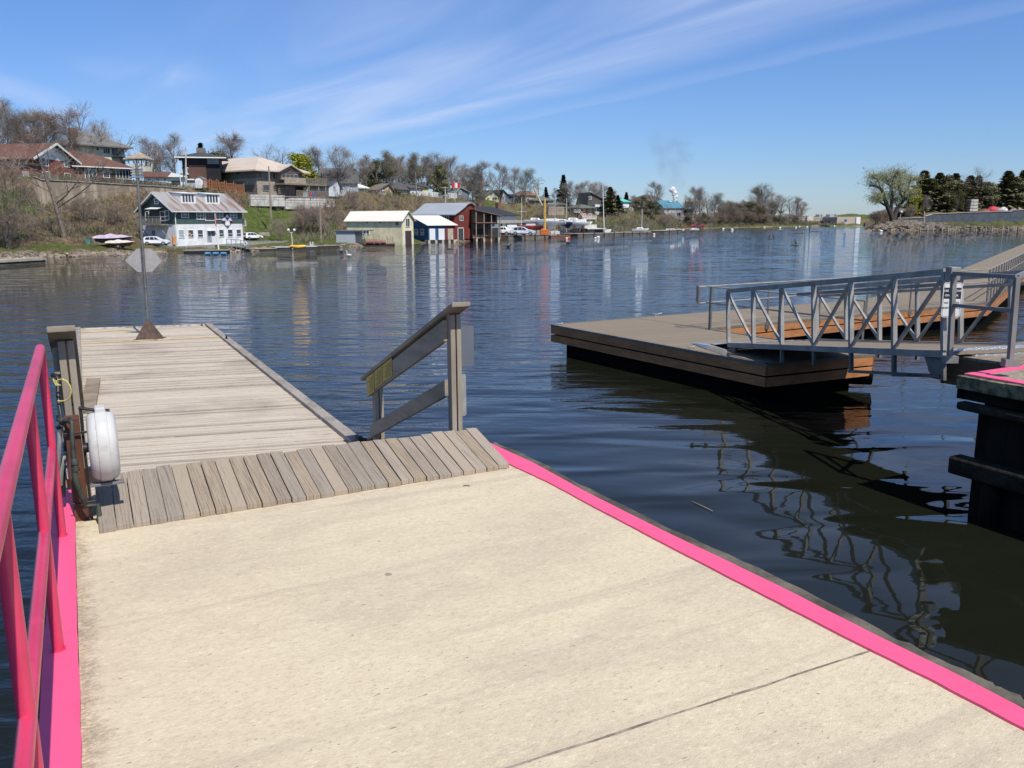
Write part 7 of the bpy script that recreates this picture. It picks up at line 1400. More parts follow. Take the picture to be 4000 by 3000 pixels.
# red barn-like boathouse with a barrel roof
h = yaw_house('boathouse', 'tall dark red boathouse with a grey barrel roof', 'c3', 1556, 1150, 60, 5.9, 8.4, z=.15); h.z_ = 0
prf = [(1556, 848), (1600, 815), (1655, 770), (1680, 742), (1705, 727), (1730, 722), (1755, 735), (1775, 760), (1792, 795)]; PR = [h.hit(*c('c3', x, y)) for x, y in prf]; PR[0].x = 0; PR[-1].x = h.w
q = MB(); q.extr([(0, 0, .2)] + [(p.x, 0, p.z) for p in PR] + [(h.w, 0, .2)], (0, h.d, 0)); q.build('wall', RDS, h.root); GRM = roofmetal('grey_metal_roof', (.36, .385, .42), (.32, .345, .38), st=.3)
q = MB()
for i in range(len(PR) - 1): a, b = PR[i], PR[i + 1]; q.extr([(a.x - (.3 if i == 0 else 0), -.3, a.z + .03 - (.15 if i == 0 else 0)), (b.x, -.3, b.z + .03), (b.x, -.3, b.z + .15), (a.x - (.3 if i == 0 else 0), -.3, a.z + .15 - (.15 if i == 0 else 0))], (0, h.d + .6, 0))
q.build('roof', GRM, h.root)
h.win('F', 1612, 868, 1645, 918, crop='c3', mull=(1, 0)); h.win('L', 1438, 870, 1482, 906, crop='c3', mull=(1, 0))
a, b = h.hit(*c('c3', 1592, 1130)), h.hit(*c('c3', 1648, 1008)); h.box('door', a.x, -.05, .1, b.x, -.002, b.z, mat('grey_black_door', (.06, .065, .065), .6)); q = MB(); q.box(a.x - .14, -.05, .1, a.x - .01, -.001, b.z + .12); q.box(b.x + .01, -.05, .1, b.x + .14, -.001, b.z + .12); q.box(a.x - .14, -.05, b.z + .005, b.x + .14, -.001, b.z + .12); q.build('door_frame', TRW, h.root)
a, b = h.hit(*c('c3', 1708, 1130)), h.hit(*c('c3', 1778, 975)); h.box('door', a.x, -.04, .25, b.x, -.002, b.z - .35, mat('red_door', (.26, .06, .045), .7)); h.box('dark_opening', a.x, -.03, b.z - .34, b.x, -.002, b.z, MATS['porch_dark']); h.box('dark_opening', a.x - .1, -.03, -.6, h.w, 2, .19, MATS['porch_dark'])
h.box('pier_block', -.05, -.12, -1, .5, 1, .19, MATS['pale_concrete_block'])
# unfinished wooden boathouse with a grey door
BRW = siding('raw_brown_boards', (.24, .175, .12), .2, vert=True, amt=.5); h = yaw_house('boathouse', 'unpainted brown board boathouse with an open upper balcony and grey-blue door', 'c3', 1795, 1145, 25, 4.4, 6, z=.15)
z1 = h.hit(*c('c3', 1850, 940)).z; z2 = h.hit(*c('c3', 1800, 800)).z; z3 = h.hit(*c('c3', 1960, 870)).z; q = MB(); q.extr([(0, 1.2, .2), (0, 1.2, z2), (h.w, 1.2, z3), (h.w, 1.2, .2)], (0, 4.8, 0)); q.build('wall', BRW, h.root)
q = MB(); q.extr([(-.2, -.3, z2 + .02), (h.w + .3, -.3, z3), (h.w + .3, -.3, z3 + .12), (-.2, -.3, z2 + .14)], (0, 6.3, 0)); q.build('roof', mat('rusty_brown_roof', (.18, .10, .07), .8), h.root)
h.box('balcony', -.1, -.2, z1 - .12, h.w * .8, 1.2, z1, mat('rusty_plank', (.26, .13, .08), .85)); q = MB()
for u in (0, .32, .62, .97): q.box(h.w * u, -.1, .1, h.w * u + .14, .04, z2 - (z2 - z3) * u)
q.build('post', mat('brown_post', (.30, .24, .18), .85), h.root); h.box('lower_opening', .1, 1.14, .6, h.w * .5, 1.199, z1 - 1.0, MATS['porch_dark']); h.box('upper_opening', h.w * .55, 1.14, z1 + .1, h.w * .93, 1.199, z1 + 1.2, MATS['porch_dark'])
h.box('door', h.w * .62, .2, .3, h.w * .98, 1.19, z1 - .3, mat('grey_blue_door', (.24, .29, .32), .7)); h.box('dark_opening', h.w * .66, .14, .3, h.w * .93, .199, z1 - .9, MATS['porch_dark'])
for u in (.0, .3, .6, .9): h.box('pier_block', h.w * u, -.1, -1, h.w * u + .3, 1.1, .35, MATS['pale_concrete_block'])
# marina building
NAVR = mat('navy_shingle', (.03, .035, .05), .85, (.022, .026, .036), 4); h = H2('marina_building', 'long white marina building with a navy upper roof and a grey lower roof', 128, 748, 152, 660, 161, 9, 'c4', 'building'); e = h.hit(*c('c4', 300, 650)).z; h.walls(e, mat('marina_white', (.62, .64, .68), .75))
h.roof(e, h.hit(*c('c4', 350, 592), 'F', 3).z, 'hip', mat('warm_grey_shingle', (.26, .24, .22), .9), ov=.6, th=.12, hipf=.8); x1 = h.hit(*c('c4', 495, 600), 'F', 2.5).x; zl_ = h.hit(*c('c4', 300, 600), 'F', 2.5).z; zu_ = h.hit(*c('c4', 300, 572), 'F', 2.5).z
h.box('upper_wall', -.5, 2.5, e, x1, 8.5, zu_, TRW); h.roof(zu_ + .1, h.hit(*c('c4', 200, 462), 'F', 5.5).z, 'hip', NAVR, x0=-.5, x1=x1, y0=2.5, y1=8.5, ov=.7, th=.12, hipf=1.3)
for x in (78, 300): a = h.hit(*c('c4', x, 440), 'F', 6); h.box('chimney', a.x - .4, 6, zu_ + .5, a.x + .4, 6.8, a.z + .3, MATS['brown_brick'])
for r_ in ((372, 655, 398, 695), (480, 658, 502, 705), (528, 660, 540, 690), (425, 690, 450, 712), (592, 655, 605, 690), (625, 655, 655, 685)): h.win('F', *r_, crop='c4', fw=.08)
a, b = h.hit(*c('c4', 200, 735)), h.hit(*c('c4', 330, 652)); h.box('dark_porch', a.x, -.03, .2, b.x, -.001, b.z, MATS['porch_dark']); b = h.hit(*c('c4', 350, 700)); hrail(h, a.x, b.x, -1.6, .35, b.z - .3, n=7, m=TRW, name='balustrade'); h.box('porch_floor', a.x, -1.7, -.3, b.x, -.0, .34, TRW); h.box('white_skirt', b.x, -.9, -.3, h.w * .86, -.8, 1.1, TRW)
# grey floating cabin on a barge
h = H2('floating_cabin', 'small light grey windowless cabin on a dark barge beside the cream boathouse', 190, 1186, wat('c3', 300, 1212).y, 408, wat('c3', 300, 1212).y - .3, 3.4, 'c3', 'cabin'); e = h.hit(*c('c3', 300, 1042)).z; GPN = mat('light_grey_panel', (.40, .42, .45), .7, var=.05)
h.walls(e, GPN, z0=0); h.box('roof', -.25, -.25, e, h.w + 1.6, 3.6, e + .12, mat('dark_flat_roof', (.13, .14, .16), .8)); q = MB()
for i in range(4): q.box(h.w + .05 + i * .38, .1, 0, h.w + .12 + i * .38, .18, e)
for i in range(5): q.box(h.w + .05, .12, e * (.1 + i * .2), h.w + 1.25, .16, e * (.1 + i * .2) + .07)
q.build('lattice', mat('dark_frame', (.10, .12, .14), .6), h.root); q = MB(); q.tube([Vector((h.w + 1.5 + .16 * math.cos(t), -.1, e * .68 + .16 * math.sin(t))) for t in [i * PI / 7 for i in range(15)]], .04, 6); q.build('life_ring', TRW, h.root)
# ---------- wharves and docks
def wharf(name, label, crop, x0, y0, x1, y1, top, depth, m, cat_='wharf', posts=0, deckm=None, group=None, ext=0, cut=.10, zlow=-1.2):
    A = wat(crop, x0, y0, 0); B = wat(crop, x1, y1, 0); A.z = B.z = 0; d = B - A; nn = Vector((-d.y, d.x, 0)).normalized()
    if nn.y < 0: nn = -nn
    zt_ = at(*c(crop, x0, top), A.y).z; t = thing(name, label, cat_, A, world=True, group=group)
    q = MB(); q.obox((A.x, A.y, zlow), d, nn * depth, Vector((0, 0, zt_ - zlow - cut))); q.build('side_face', m, t); q = MB(); e_ = d.normalized() * .08; q.obox(Vector((A.x, A.y, zt_ - cut)) - e_ - nn * .08, d + e_ * 2, nn * (depth + .1), Vector((0, 0, cut))); q.build('deck', deckm or DG, t)
    for i in range(posts): p = A + d * ((i + .5) / posts) - nn * .14; q = MB(); q.tube([(p.x, p.y, zlow), (p.x, p.y, zt_ + .12)], .11, 7); q.build('pile', MATS['dark_pile'], t)
    return t
mat('dark_pile', (.07, .055, .045), .9); RSP = siding('rusty_sheet_piling', (.25, .13, .09), .55, vert=True, amt=.8, col2=(.14, .08, .06)); LOG = siding('stacked_grey_timbers', (.22, .19, .16), .28, amt=.85); CRB = siding('grey_crib_timbers', (.17, .16, .15), .3, amt=.7, col2=(.10, .09, .085))
wharf('wharf', 'rusty brown piled wharf by the unpainted boathouse', 'c4', 200, 858, 400, 850, 800, 5, RSP, deckm=MATS['rusty_plank'], posts=9); wharf('wharf', 'wharf of stacked grey timbers in front of the parked trucks', 'c4', 402, 851, 872, 832, 797, 5, LOG, posts=4)
wharf('wharf', 'low rusty-brown steel wharf below the yellow crane', 'c4', 890, 822, 1196, 815, 795, 4, mat('rust_brown_steel', (.20, .095, .06), .85), deckm=mat('rusty_deck', (.26, .17, .11), .9)); wharf('wharf', 'grey timber crib wharf right of the yellow crane', 'c4', 1200, 818, 1780, 800, 775, 4.5, CRB, posts=5); wharf('wharf', 'long low grey dock ending below the blue-roofed house', 'c4', 1782, 792, 2200, 782, 762, 3.5, CRB, posts=5)
wharf('dock', 'last grey dock of the far bank with small moored boats', 'c5', 480, 655, 770, 628, 618, 3, CRB, 'dock', posts=4); wharf('dock', 'low pale dock near the left picture edge', 'w1', -250, 682, 655, 628, 628, 1.8, mat('black_gap', (.03, .03, .03), .8), 'dock', deckm=mat('pale_planks', (.36, .33, .26), .9), cut=.2, zlow=.0)
FD = wharf('dock', 'dark floating dock with blue barrels below the green boathouse', 'h1', 862, 1500, 1740, 1490, 1428, 1.8, mat('black_gap2', (.02, .02, .02), .8), 'dock', cut=.10, zlow=-.1)
BBL = mat('blue_barrel_plastic', (.10, .24, .42), .5)
for i, x in enumerate((1360, 1520, 1675)): p = wat('h1', x, 1494, .14); q = MB(); q.tube([p + Vector((-.28, -.12, 0)), p + Vector((.28, -.12, .0))], .16, 12); q.build('barrel', BBL, FD, smooth=True)
wharf('dock', 'long thin wooden dock right of the blue-barrel dock', 'k1', -60, 585, 790, 568, 545, 1.2, MATS['dark_pile'], 'dock', deckm=mat('tan_planks', (.34, .30, .22), .9), cut=.08, zlow=-.1); wharf('dock', 'white-edged dark dock carrying a yellow kayak', 'k1', 790, 565, 1490, 548, 508, 1.8, mat('dark_hull_dock', (.05, .045, .05), .7), 'dock', deckm=mat('pale_edge', (.52, .50, .47), .8), cut=.09, zlow=-.1); wharf('dock', 'grey-green low dock before the light grey cabin', 'k1', 1492, 532, 1890, 522, 486, 2.2, MATS['dark_pile'], 'dock', deckm=mat('green_grey_planks', (.22, .23, .19), .9), cut=.09, zlow=-.1)
wharf('barge', 'dark red-brown barge along the cream boathouse', 'c3', 232, 1216, 838, 1212, 1188, 3.2, mat('dark_barge', (.07, .03, .028), .8), 'barge', deckm=mat('barge_deck', (.22, .14, .11), .9), cut=.1, zlow=-.2)
q = MB(); a = wat('c3', 520, 1190, .5); b = wat('c3', 750, 1188, .5); q.tube([a + Vector((0, .6, .25)), a.lerp(b, .3) + Vector((0, .6, .25)), b + Vector((0, .6, .2))], [.34, .38, .25], 10); tag(q.build('overturned_boat', mat('faded_red_hull', (.26, .12, .10), .7), None, smooth=True), 'faded red overturned hull lying on the barge', 'boat')
for i, (x, y, l, a_) in enumerate(((612, 1080, 'thin pole leaning up from the barge behind the red hull', .1), (678, 1090, 'short pole standing on the barge at the middle of the cream wall', .05), (768, 1095, 'crooked stake standing on the barge right of the middle', -.05), (828, 1105, 'leaning stake at the right end of the barge', -.25))):
    p = wat('c3', x, 1195, .5); p.y += 1; tp = at(*c('c3', x - a_ * 40, y), p.y); q = MB(); q.bar(p, tp, .07, .07); tag(q.build('stake', MATS['brown_post'], None), l, 'pole')
# gangway rail with life ring by the green boathouse
P0, P1 = wat('k1', -60, 470, .75), wat('k1', 345, 500, .45); P0.y = 96; P1.y = 95.5; P0 = at(*c('k1', -60, 478), 98); P1 = at(*c('k1', 345, 512), 97)
fence_run('pipe_railing', 'grey pipe railing with a white life ring below the green boathouse', P0, P1, .72, mat('grey_pipe', (.28, .29, .30), .6), pan=False, n=5, rails=2, cat_='railing')
p = at(*c('k1', 262, 450), 96.8); q = MB(); q.tube([p + Vector((.17 * math.cos(t), 0, .2 * math.sin(t))) for t in [i * PI / 8 for i in range(17)]], .05, 8); tag(q.build('life_ring', TRW, None, smooth=True), 'white life ring hung on the grey pipe railing', 'lifebuoy')
q = MB(); q.obox(P0 + Vector((-.2, .1, -.1)), P1 - P0, Vector((0, 1.2, 0)), Vector((0, 0, .1))); tag(q.build('access_ramp', DG, None), 'grey boarded ramp leading down to the blue-barrel dock', 'ramp')
# kayak, ladder, lamp, benches
q = MB(); p = wat('k1', 1150, 510, .55); p.y += .4; q.tube([p + Vector((-.95, 0, .12)), p + Vector((-.8, 0, .08)), p, p + Vector((.8, 0, .08)), p + Vector((.95, 0, .12))], [.02, .16, .22, .16, .02], 10); ky = q.build('kayak', mat('yellow_plastic', (.80, .46, .05), .4), None, smooth=True); tag(ky, 'yellow kayak lying on the white-edged dark dock', 'kayak')
q = MB()
for dx in (-.12, .12): b_ = wat('k1', 1405 + dx * 180, 545, 0); q.tube([b_ + Vector((0, -.05, -.3)), b_ + Vector((0, -.05, .75)), b_ + Vector((0, .15, .9)), b_ + Vector((0, .5, .75)), b_ + Vector((0, .6, .4))], .035, 6)
for z in (.1, .35, .55): b_ = wat('k1', 1405, 545, z); q.bar(wat('k1', 1384, 545, 0) + Vector((0, -.05, z)), wat('k1', 1427, 545, 0) + Vector((0, -.05, z)), .05, .04)
tag(q.build('swim_ladder', TRW, None, smooth=True), 'white swim ladder on the dock edge right of the yellow kayak', 'ladder')
def pole_(name, label, crop, x0, y0, x1, y1, Y, r, m, cat_='pole', arm=None, group=None, n=6):
    B = at(*c(crop, x0, y0), Y); T = at(*c(crop, x1, y1), Y); t = thing(name, label, cat_, B, world=True, group=group); q = MB(); q.tube([B - Vector((0, 0, .8)), B, T], [r, r, r * .7], n); q.build('pole', m, t, smooth=True)
    if arm: 
        for dz, w_ in arm: q = MB(); q.bar(T + Vector((-w_, -.1, -dz)), T + Vector((w_, -.1, -dz)), .1, .1); q.build('crossarm', m, t)
    return t, B, T
PLW = mat('pole_wood', (.27, .22, .18), .9); PLG = mat('pale_pole', (.50, .46, .42), .7)
pole_('utility_pole', 'tall pale utility pole in front of the black house', 'c2', 590, 705, 586, 322, 127, .14, PLG); pole_('flag_pole', 'thin white leaning pole by the black house', 'c2', 538, 700, 508, 442, 126.5, .06, TRW); t, B, T = pole_('utility_pole', 'brown wooden pole in front of the beige house', 'c2', 1452, 985, 1430, 518, 121, .15, PLW); pole_('utility_pole', 'brown wooden pole on the slope left of the light grey cabin', 'c2', 1962, 1232, 1950, 885, 112, .13, PLW)
pole_('utility_pole', 'wooden pole with a crossarm above the red boathouse roof', 'c3', 1448, 712, 1440, 528, 158, .12, PLG, arm=[(.2, .75), (1.6, .45)]); pole_('utility_pole', 'thin pole among the trees behind the white fence', 'c3', 1112, 665, 1102, 362, 160, .1, PLW); pole_('utility_pole', 'tall utility pole with crossarms on the skyline right of the crooked crane', 'c4', 746, 355, 743, 150, 185, .14, PLW, arm=[(.9, 1.3), (1.9, .6)])
pole_('lamp_post', 'short lamp pole rising behind the cream boathouse ridge', 'c3', 1070, 760, 1062, 640, 133, .06, PLW)
def flagm(P, w_, h_, name, label, lean=0, canada=True):
    t = thing(name, label, 'flag', P, world=True); cols = (mat('flag_red', (.62, .03, .04), .8), TRW, mat('flag_red', (.62, .03, .04), .8))
    for i, m_ in enumerate(cols):
        q = MB(); n = 4
        for k in range(n):
            u0, u1 = (i + k / n) / 3, (i + (k + 1) / n) / 3; f = lambda u: P + Vector((w_ * u, .05 * math.sin(u * 9), -h_ * .5 * u * lean)); q.extr([f(u0), f(u1), f(u1) + Vector((0, 0, -h_)), f(u0) + Vector((0, 0, -h_))], (0, .01, 0))
        q.build('stripe', m_, t)
t, B, T = pole_('flag_pole', 'flagpole on the hilltop by the long white fence', 'c3', 1555, 665, 1552, 468, 159, .05, PLG); flagm(at(*c('c3', 1520, 478), 159), 1.5, .9, 'flag', 'red and white flag flying on the hilltop flagpole', .4)
t, B, T = pole_('flag_pole', 'white leaning flagpole standing before the green boathouse door', 'h1', 1562, 1388, 1490, 690, 96, .055, TRW); q = MB(); q.tube([B - Vector((0, 0, .2)), B + (T - B) * .35], .09, 8); q.build('mast_foot', TRW, t)
flagm(at(*c('h1', 1480, 745), 95.9), .16, 1.1, 'flag', 'limp red and white flag on the leaning white flagpole'); 
t, B, T = pole_('lamp_post', 'white twin-globe lamp post by the driveway dock', 'k1', 1068, 428, 1055, 262, 101, .05, TRW)
for dx in (-.35, .35): q = MB(); q.tube([T, T + Vector((dx, 0, .15))], .03, 6); q.build('arm', TRW, t); q = MB(); q.ball(T + Vector((dx, 0, .32)), .17); q.build('globe', TRW, t, smooth=True)
# ---------- white fences on the hill
a, b = c('c3', 1118, 640), c('c3', 1570, 660); P0, P1 = at(a[0], a[1] + 4, crestY(a[0]) + .7), at(b[0], b[1] + 4, crestY(b[0]) + .7); fence_run('white_fence', 'long white picket fence along the hilltop', P0, P1, 1.15, TRW, pan=False, n=16, picket=70, pw=.14)
# ---------- vehicles
TYR = mat('tyre_rubber', (.02, .02, .02), .8); RIM = mat('alloy_rim', (.45, .46, .48), .35, metal=.7); WPT = mat('white_car_paint', (.78, .79, .80), .25, var=.02); CGL = mat('car_glass', (.02, .022, .028), .08, spec=.8); BTR = mat('black_trim', (.02, .02, .022), .5); LTR = mat('tail_light', (.35, .02, .02), .3); LTF = mat('head_light', (.6, .62, .64), .15)
def vehicle(name, label, loc, rot, prof, glassp, wheels, W=1.85, scale=1.0, paint=WPT, cat_='car', bed=None, group=None):
    """x = forward; prof: closed side outline (x, z); glassp: side windows"""
    t = thing(name, label, cat_, loc, rot, group); t.scale = (scale,) * 3; q = MB(); n = len(prof); hw = W / 2; zs = [z for _, z in prof]; zm_ = .95
    def y_(z): return hw - max(0, z - zm_) * .28
    V = [(x, -y_(z), z) for x, z in prof] + [(x, y_(z), z) for x, z in prof]; q.add(V, [tuple(range(n)), tuple(range(2 * n - 1, n - 1, -1))] + [((i + 1) % n, i, n + i, n + (i + 1) % n) for i in range(n)]); q.build('body', paint, t, bevel=.04)
    for s_ in (-1, 1):
        for g in glassp:
            P = [Vector((x, s_ * (y_(z) + .012), z)) for x, z in g]; q = MB(); q.extr(P, (0, -s_ * .01, 0)); q.build('window', CGL, t)
    for x, r_ in wheels:
        for s_ in (-1, 1):
            wq = MB(); wq.tube([(x, s_ * (hw - .20), r_), (x, s_ * (hw + .015), r_)], r_, 20); wo = wq.build('wheel', TYR, t, smooth=True); rq = MB(); rq.tube([(x, s_ * (hw + .016), r_), (x, s_ * (hw + .028), r_)], r_ * .62, 14); rq.build('rim', RIM, wo, smooth=True)
    fx = max(x for x, _ in prof); bx_ = min(x for x, _ in prof)
    for s_ in (-1, 1):
        q = MB(); q.box(fx - .22, s_ * (hw - .45), .66, fx + .006, s_ * (hw - .06), .80); q.build('headlight', LTF, t); q = MB(); q.box(bx_ - .006, s_ * (hw - .38), .82, bx_ + .12, s_ * (hw - .04), 1.02); q.build('tail_light', LTR, t)
    q = MB(); q.box(bx_ - .02, -hw + .12, .32, bx_ + .1, hw - .12, .52); q.box(fx - .1, -hw + .15, .30, fx + .012, hw - .15, .48); q.box(bx_ + .3, -hw - .008, .28, fx - .4, hw + .008, .40); q.build('lower_trim', BTR, t)
    return t
SUVP = [(-2.3, .38), (-2.38, .72), (-2.3, 1.02), (-2.05, 1.42), (-1.75, 1.62), (-.6, 1.68), (.15, 1.60), (.95, 1.12), (1.75, 1.00), (2.2, .82), (2.32, .55), (2.25, .34)]; SUVG = [[(-1.75, 1.10), (-1.62, 1.48), (-1.0, 1.56), (-.95, 1.08)], [(-.85, 1.08), (-.9, 1.56), (-.25, 1.56), (-.15, 1.07)], [(-.05, 1.07), (-.15, 1.55), (.12, 1.50), (.78, 1.10)]]
def on_px(crop, x, y): px, py = c(crop, x, y); Y = hitL(px, py); P = at(px, py, Y); return P
P = on_px('c2', 290, 1322); P.y = min(P.y, 98); P = at(*c('c2', 290, 1322), P.y); sc1 = (255 * .3843) / (3303 / P.y) / 4.7 * 1.0
v1 = vehicle('parked_car', 'white car parked side-on beside the green boathouse gable', P, R(8), SUVP, SUVG, [(-1.42, .36), (1.45, .36)], scale=sc1)
P = at(*c('k1', 388, 378), 112); P = at(*c('k1', 388, 378), on_px('k1', 388, 378).y); v2 = vehicle('parked_car', 'white car parked by the driveway wall, seen from behind at the right of the boathouse', P, R(48), SUVP, SUVG, [(-1.42, .36), (1.45, .36)], scale=(285 * .226) / (3303 / P.y) / 3.9)
for o in v2.children:
    pass
q = MB(); q.add([(-2.22, -.72, 1.10), (-2.22, .72, 1.10), (-1.90, .62, 1.50), (-1.90, -.62, 1.50)], [(0, 3, 2, 1)]); q.v = [(x - .08, y, z + .03) for x, y, z in q.v]; q.build('rear_window', CGL, v2)
blockwall('low grey concrete block wall behind the second white car', 505, 680, 256, 345, P.y + 2.5, P.y + 4.0, 'k1', mat('grey_beige_concrete', (.36, .32, .28), .9), 1, 6, th=.4)
TRP = [(-2.6, .5), (-2.65, 1.0), (-.75, 1.02), (-.70, 1.62), (-.45, 1.72), (.35, 1.70), (.95, 1.12), (2.0, 1.05), (2.45, .92), (2.5, .45)]; TRG = [[(-.6, 1.12), (-.58, 1.52), (.0, 1.56), (.02, 1.12)], [(.1, 1.12), (.1, 1.55), (.35, 1.52), (.72, 1.12)]]
for i, (x, l, pt, k) in enumerate(((238, 'black pickup truck leftmost on the wharf, its bed loaded with snow-white covers', mat('black_paint', (.03, .03, .035), .3), 1), (345, 'white pickup truck parked nose-right in the middle of the wharf', WPT, 1), (480, 'white van-like truck parked right of the white pickup', WPT, 1), (570, 'silver-white car at the right end of the parked row', mat('silver_paint', (.6, .62, .65), .3), 1))):
    Yp = wat('c4', x, 853, 0).y + 3.2; P = at(*c('c4', x, 797), Yp); 
    P.z = at(*c('c4', 300, 800), wat('c4', 300, 853, 0).y).z + .02
    vehicle('parked_truck' if i < 3 else 'parked_car', l, P, R(-6), TRP if i < 3 else SUVP, TRG if i < 3 else SUVG, [(-1.6, .38), (1.6, .38)] if i < 3 else [(-1.42, .36), (1.45, .36)], paint=pt, cat_='truck' if i < 3 else 'car', scale=.88)
# ---------- boats
def hull(mb, L, Bm, Dp, o=Vector((0, 0, 0)), keel=0.0, sheer=.15, n=14, stern=.7):
    V = []; N = 7
    for i in range(n + 1):
        u = i / n; x = (u - .5) * L; w = Bm / 2 * (1 - max(0, (u - .45) / .55) ** 2.2) * (stern + (1 - stern) * min(1, u / .4)); w = max(w, .02); top = Dp + sheer * Dp * (2 * u - .6) ** 2; bot = (max(0, (u - .78) / .22) ** 1.6) * Dp * .8 + (max(0, (.18 - u) / .18)) * Dp * .25
        for k in range(N):
            a = PI * k / (N - 1); cx = math.cos(a); sx_ = math.sin(a) ** .75; V.append((o.x + x, o.y + w * cx * (1 - .0 * sx_), o.z + top - (top - bot) * sx_))
    F = [(i * N + k, (i + 1) * N + k, (i + 1) * N + k + 1, i * N + k + 1) for i in range(n) for k in range(N - 1)] + [tuple(range(N)), tuple(range(n * N + N - 1, n * N - 1, -1))] + [(i * N + N - 1, (i + 1) * N + N - 1, (i + 1) * N, i * N) for i in range(n)]
    mb.add(V, F)
    if keel: mb.extr([(o.x - .12 * L, o.y - .06, o.z + .1), (o.x + .15 * L, o.y - .06, o.z + .1), (o.x + .08 * L, o.y - .06, o.z - keel), (o.x - .08 * L, o.y - .06, o.z - keel)], (0, .12, 0))
GEL = mat('white_gelcoat', (.78, .78, .76), .3, var=.03); NAV = mat('navy_antifoul', (.03, .045, .10), .6); mat('white_spar', (.68, .68, .68), .5); mat('rusty_stand', (.20, .08, .05), .8); REDH = mat('red_antifoul', (.40, .05, .05), .5)
def yacht(label, P, rot, L=6.5, stand=.9, hm=GEL, mast=0, cover=None, group='boats laid up in the boatyard', name='sailboat'):
    t = thing(name, label, 'boat', P, rot, group); q = MB(); hull(q, L, L * .33, L * .16, Vector((0, 0, stand + .25)), keel=L * .1 if stand > .5 else 0); q.build('hull', hm, t, smooth=True); q = MB(); z = stand + .25 + L * .16
    q.extr([(-L * .22, -L * .09, z), (L * .20, -L * .09, z), (L * .12, -L * .08, z + L * .07), (-L * .20, -L * .08, z + L * .08)], (0, L * .18, 0)); q.build('cabin', cover or GEL, t, bevel=.05)
    q = MB(); q.box(-L * .14, -L * .094, z + L * .025, L * .08, -L * .0901, z + L * .05); q.build('window', CGL, t)
    if stand > .3:
        for x in (-L * .25, L * .2):
            q = MB(); q.box(x - .05, -L * .15, -.3, x + .05, -L * .13, stand + .5); q.box(x - .05, L * .13, -.3, x + .05, L * .15, stand + .5); q.box(x - .06, -L * .15, -.1, x + .06, L * .15, .05); q.build('stand', mat('rusty_stand', (.20, .08, .05), .8), t)
    if mast:
        q = MB(); q.tube([(L * .08, 0, z), (L * .08, 0, z + mast)], [.07, .05], 6); q.build('mast', mat('white_spar', (.68, .68, .68), .5), t, smooth=True); q = MB(); q.bar((L * .08, -.8, z + mast * .55), (L * .08, .8, z + mast * .55), .05, .05); q.build('spreader', MATS['white_spar'], t)
    return t
def yard(x, y, Yo): px, py = c('c4', x, y); Yb = wat('c4', min(x, 2200), 845 if x < 900 else 818, 0).y + Yo; P = at(px, py, Yb); P.z = at(*c('c4', 300, 800), wat('c4', 300, 853, 0).y).z; return P
for x, Yo, rot, L, st, hm, l in ((715, 13, 6, 4.6, 1.6, GEL, 'white motor boat raised high left of the yellow crane'), (890, 9, 170, 5.4, 1.3, GEL, 'white hull lifted beside the yellow crane, directly right of it'), (1020, 12, 5, 5.2, 1.2, GEL, 'white boat on stands in the middle of the yard'), (1085, 9, 175, 4.6, 1.1, NAV, 'dark blue hulled boat standing among the white ones'), (1150, 13, 4, 5.4, 1.4, GEL, 'white boat on stands right of the blue hulled one'), (1210, 9, 172, 4.4, 1.1, GEL, 'white boat second from the right end of the yard'), (1265, 12, 5, 3.6, 1.2, GEL, 'last small white boat at the right end of the yard'), (650, 10, 176, 4.8, .5, REDH, 'bright red hull lying left of the raised motor boat')):
    yacht(l, yard(x, 780, Yo), R(rot), L, st, hm)
for i, (x, yt, l) in enumerate(((550, 355, 'bare mast with one spreader standing by the marina building'), (810, 280, 'bare white mast right against the yellow crane'), (938, 305, 'tall bare mast right of the yellow crane'), (1070, 362, 'thin bare mast at the middle of the boatyard'))):
    P = yard(x, 780, 11); T = at(*c('c4', x + (2 if i else 5), yt), P.y); t = thing('boat_mast', l, 'mast', P, world=True, group='masts standing in the boatyard'); q = MB(); q.tube([P, T], [.06, .045], 6); q.build('spar', mat('white_spar2', (.6, .6, .6), .5), t, smooth=True)
    if i == 0: q = MB(); q.bar(T + Vector((-.9, 0, -2.6)), T + Vector((.9, 0, -2.6)), .06, .06); q.build('spreader', MATS['white_spar2'], t)
YEL = mat('crane_yellow', (.72, .42, .07), .55); ct = thing('mast_crane', 'yellow mast crane with a pale boom standing on the wharf', 'crane', yard(820, 780, 2), world=True); P = yard(822, 780, 2); T = at(*c('c4', 820, 375), P.y); q = MB(); q.tube([P, T], [.20, .15], 10); q.build('post', YEL, ct, smooth=True)
q = MB(); q.bar(at(*c('c4', 790, 452), P.y), at(*c('c4', 695, 250), P.y - 1), .22, .22); q.build('boom', mat('pale_boom', (.62, .48, .34), .6), ct); q = MB(); q.tube([T, at(*c('c4', 945, 655), P.y + 6)], .02, 4); q.tube([at(*c('c4', 700, 262), P.y - 1), T], .02, 4); q.build('cable', MATS['dark_pile'], ct); q = MB(); q.box(P.x - .8, P.y - .5, P.z, P.x + .7, P.y + .7, P.z + .95); q.build('winch_housing', mat('orange_red_paint', (.60, .14, .03), .6), ct, bevel=.05)
q = MB(); P = yard(785, 780, 1.5); q.box(P.x, P.y, P.z, P.x + .5, P.y + .5, P.z + 1.1); tag(q.build('crate', mat('crate_wood', (.36, .26, .17), .9), None, bevel=.02), 'brown crate at the left foot of the yellow crane', 'crate')
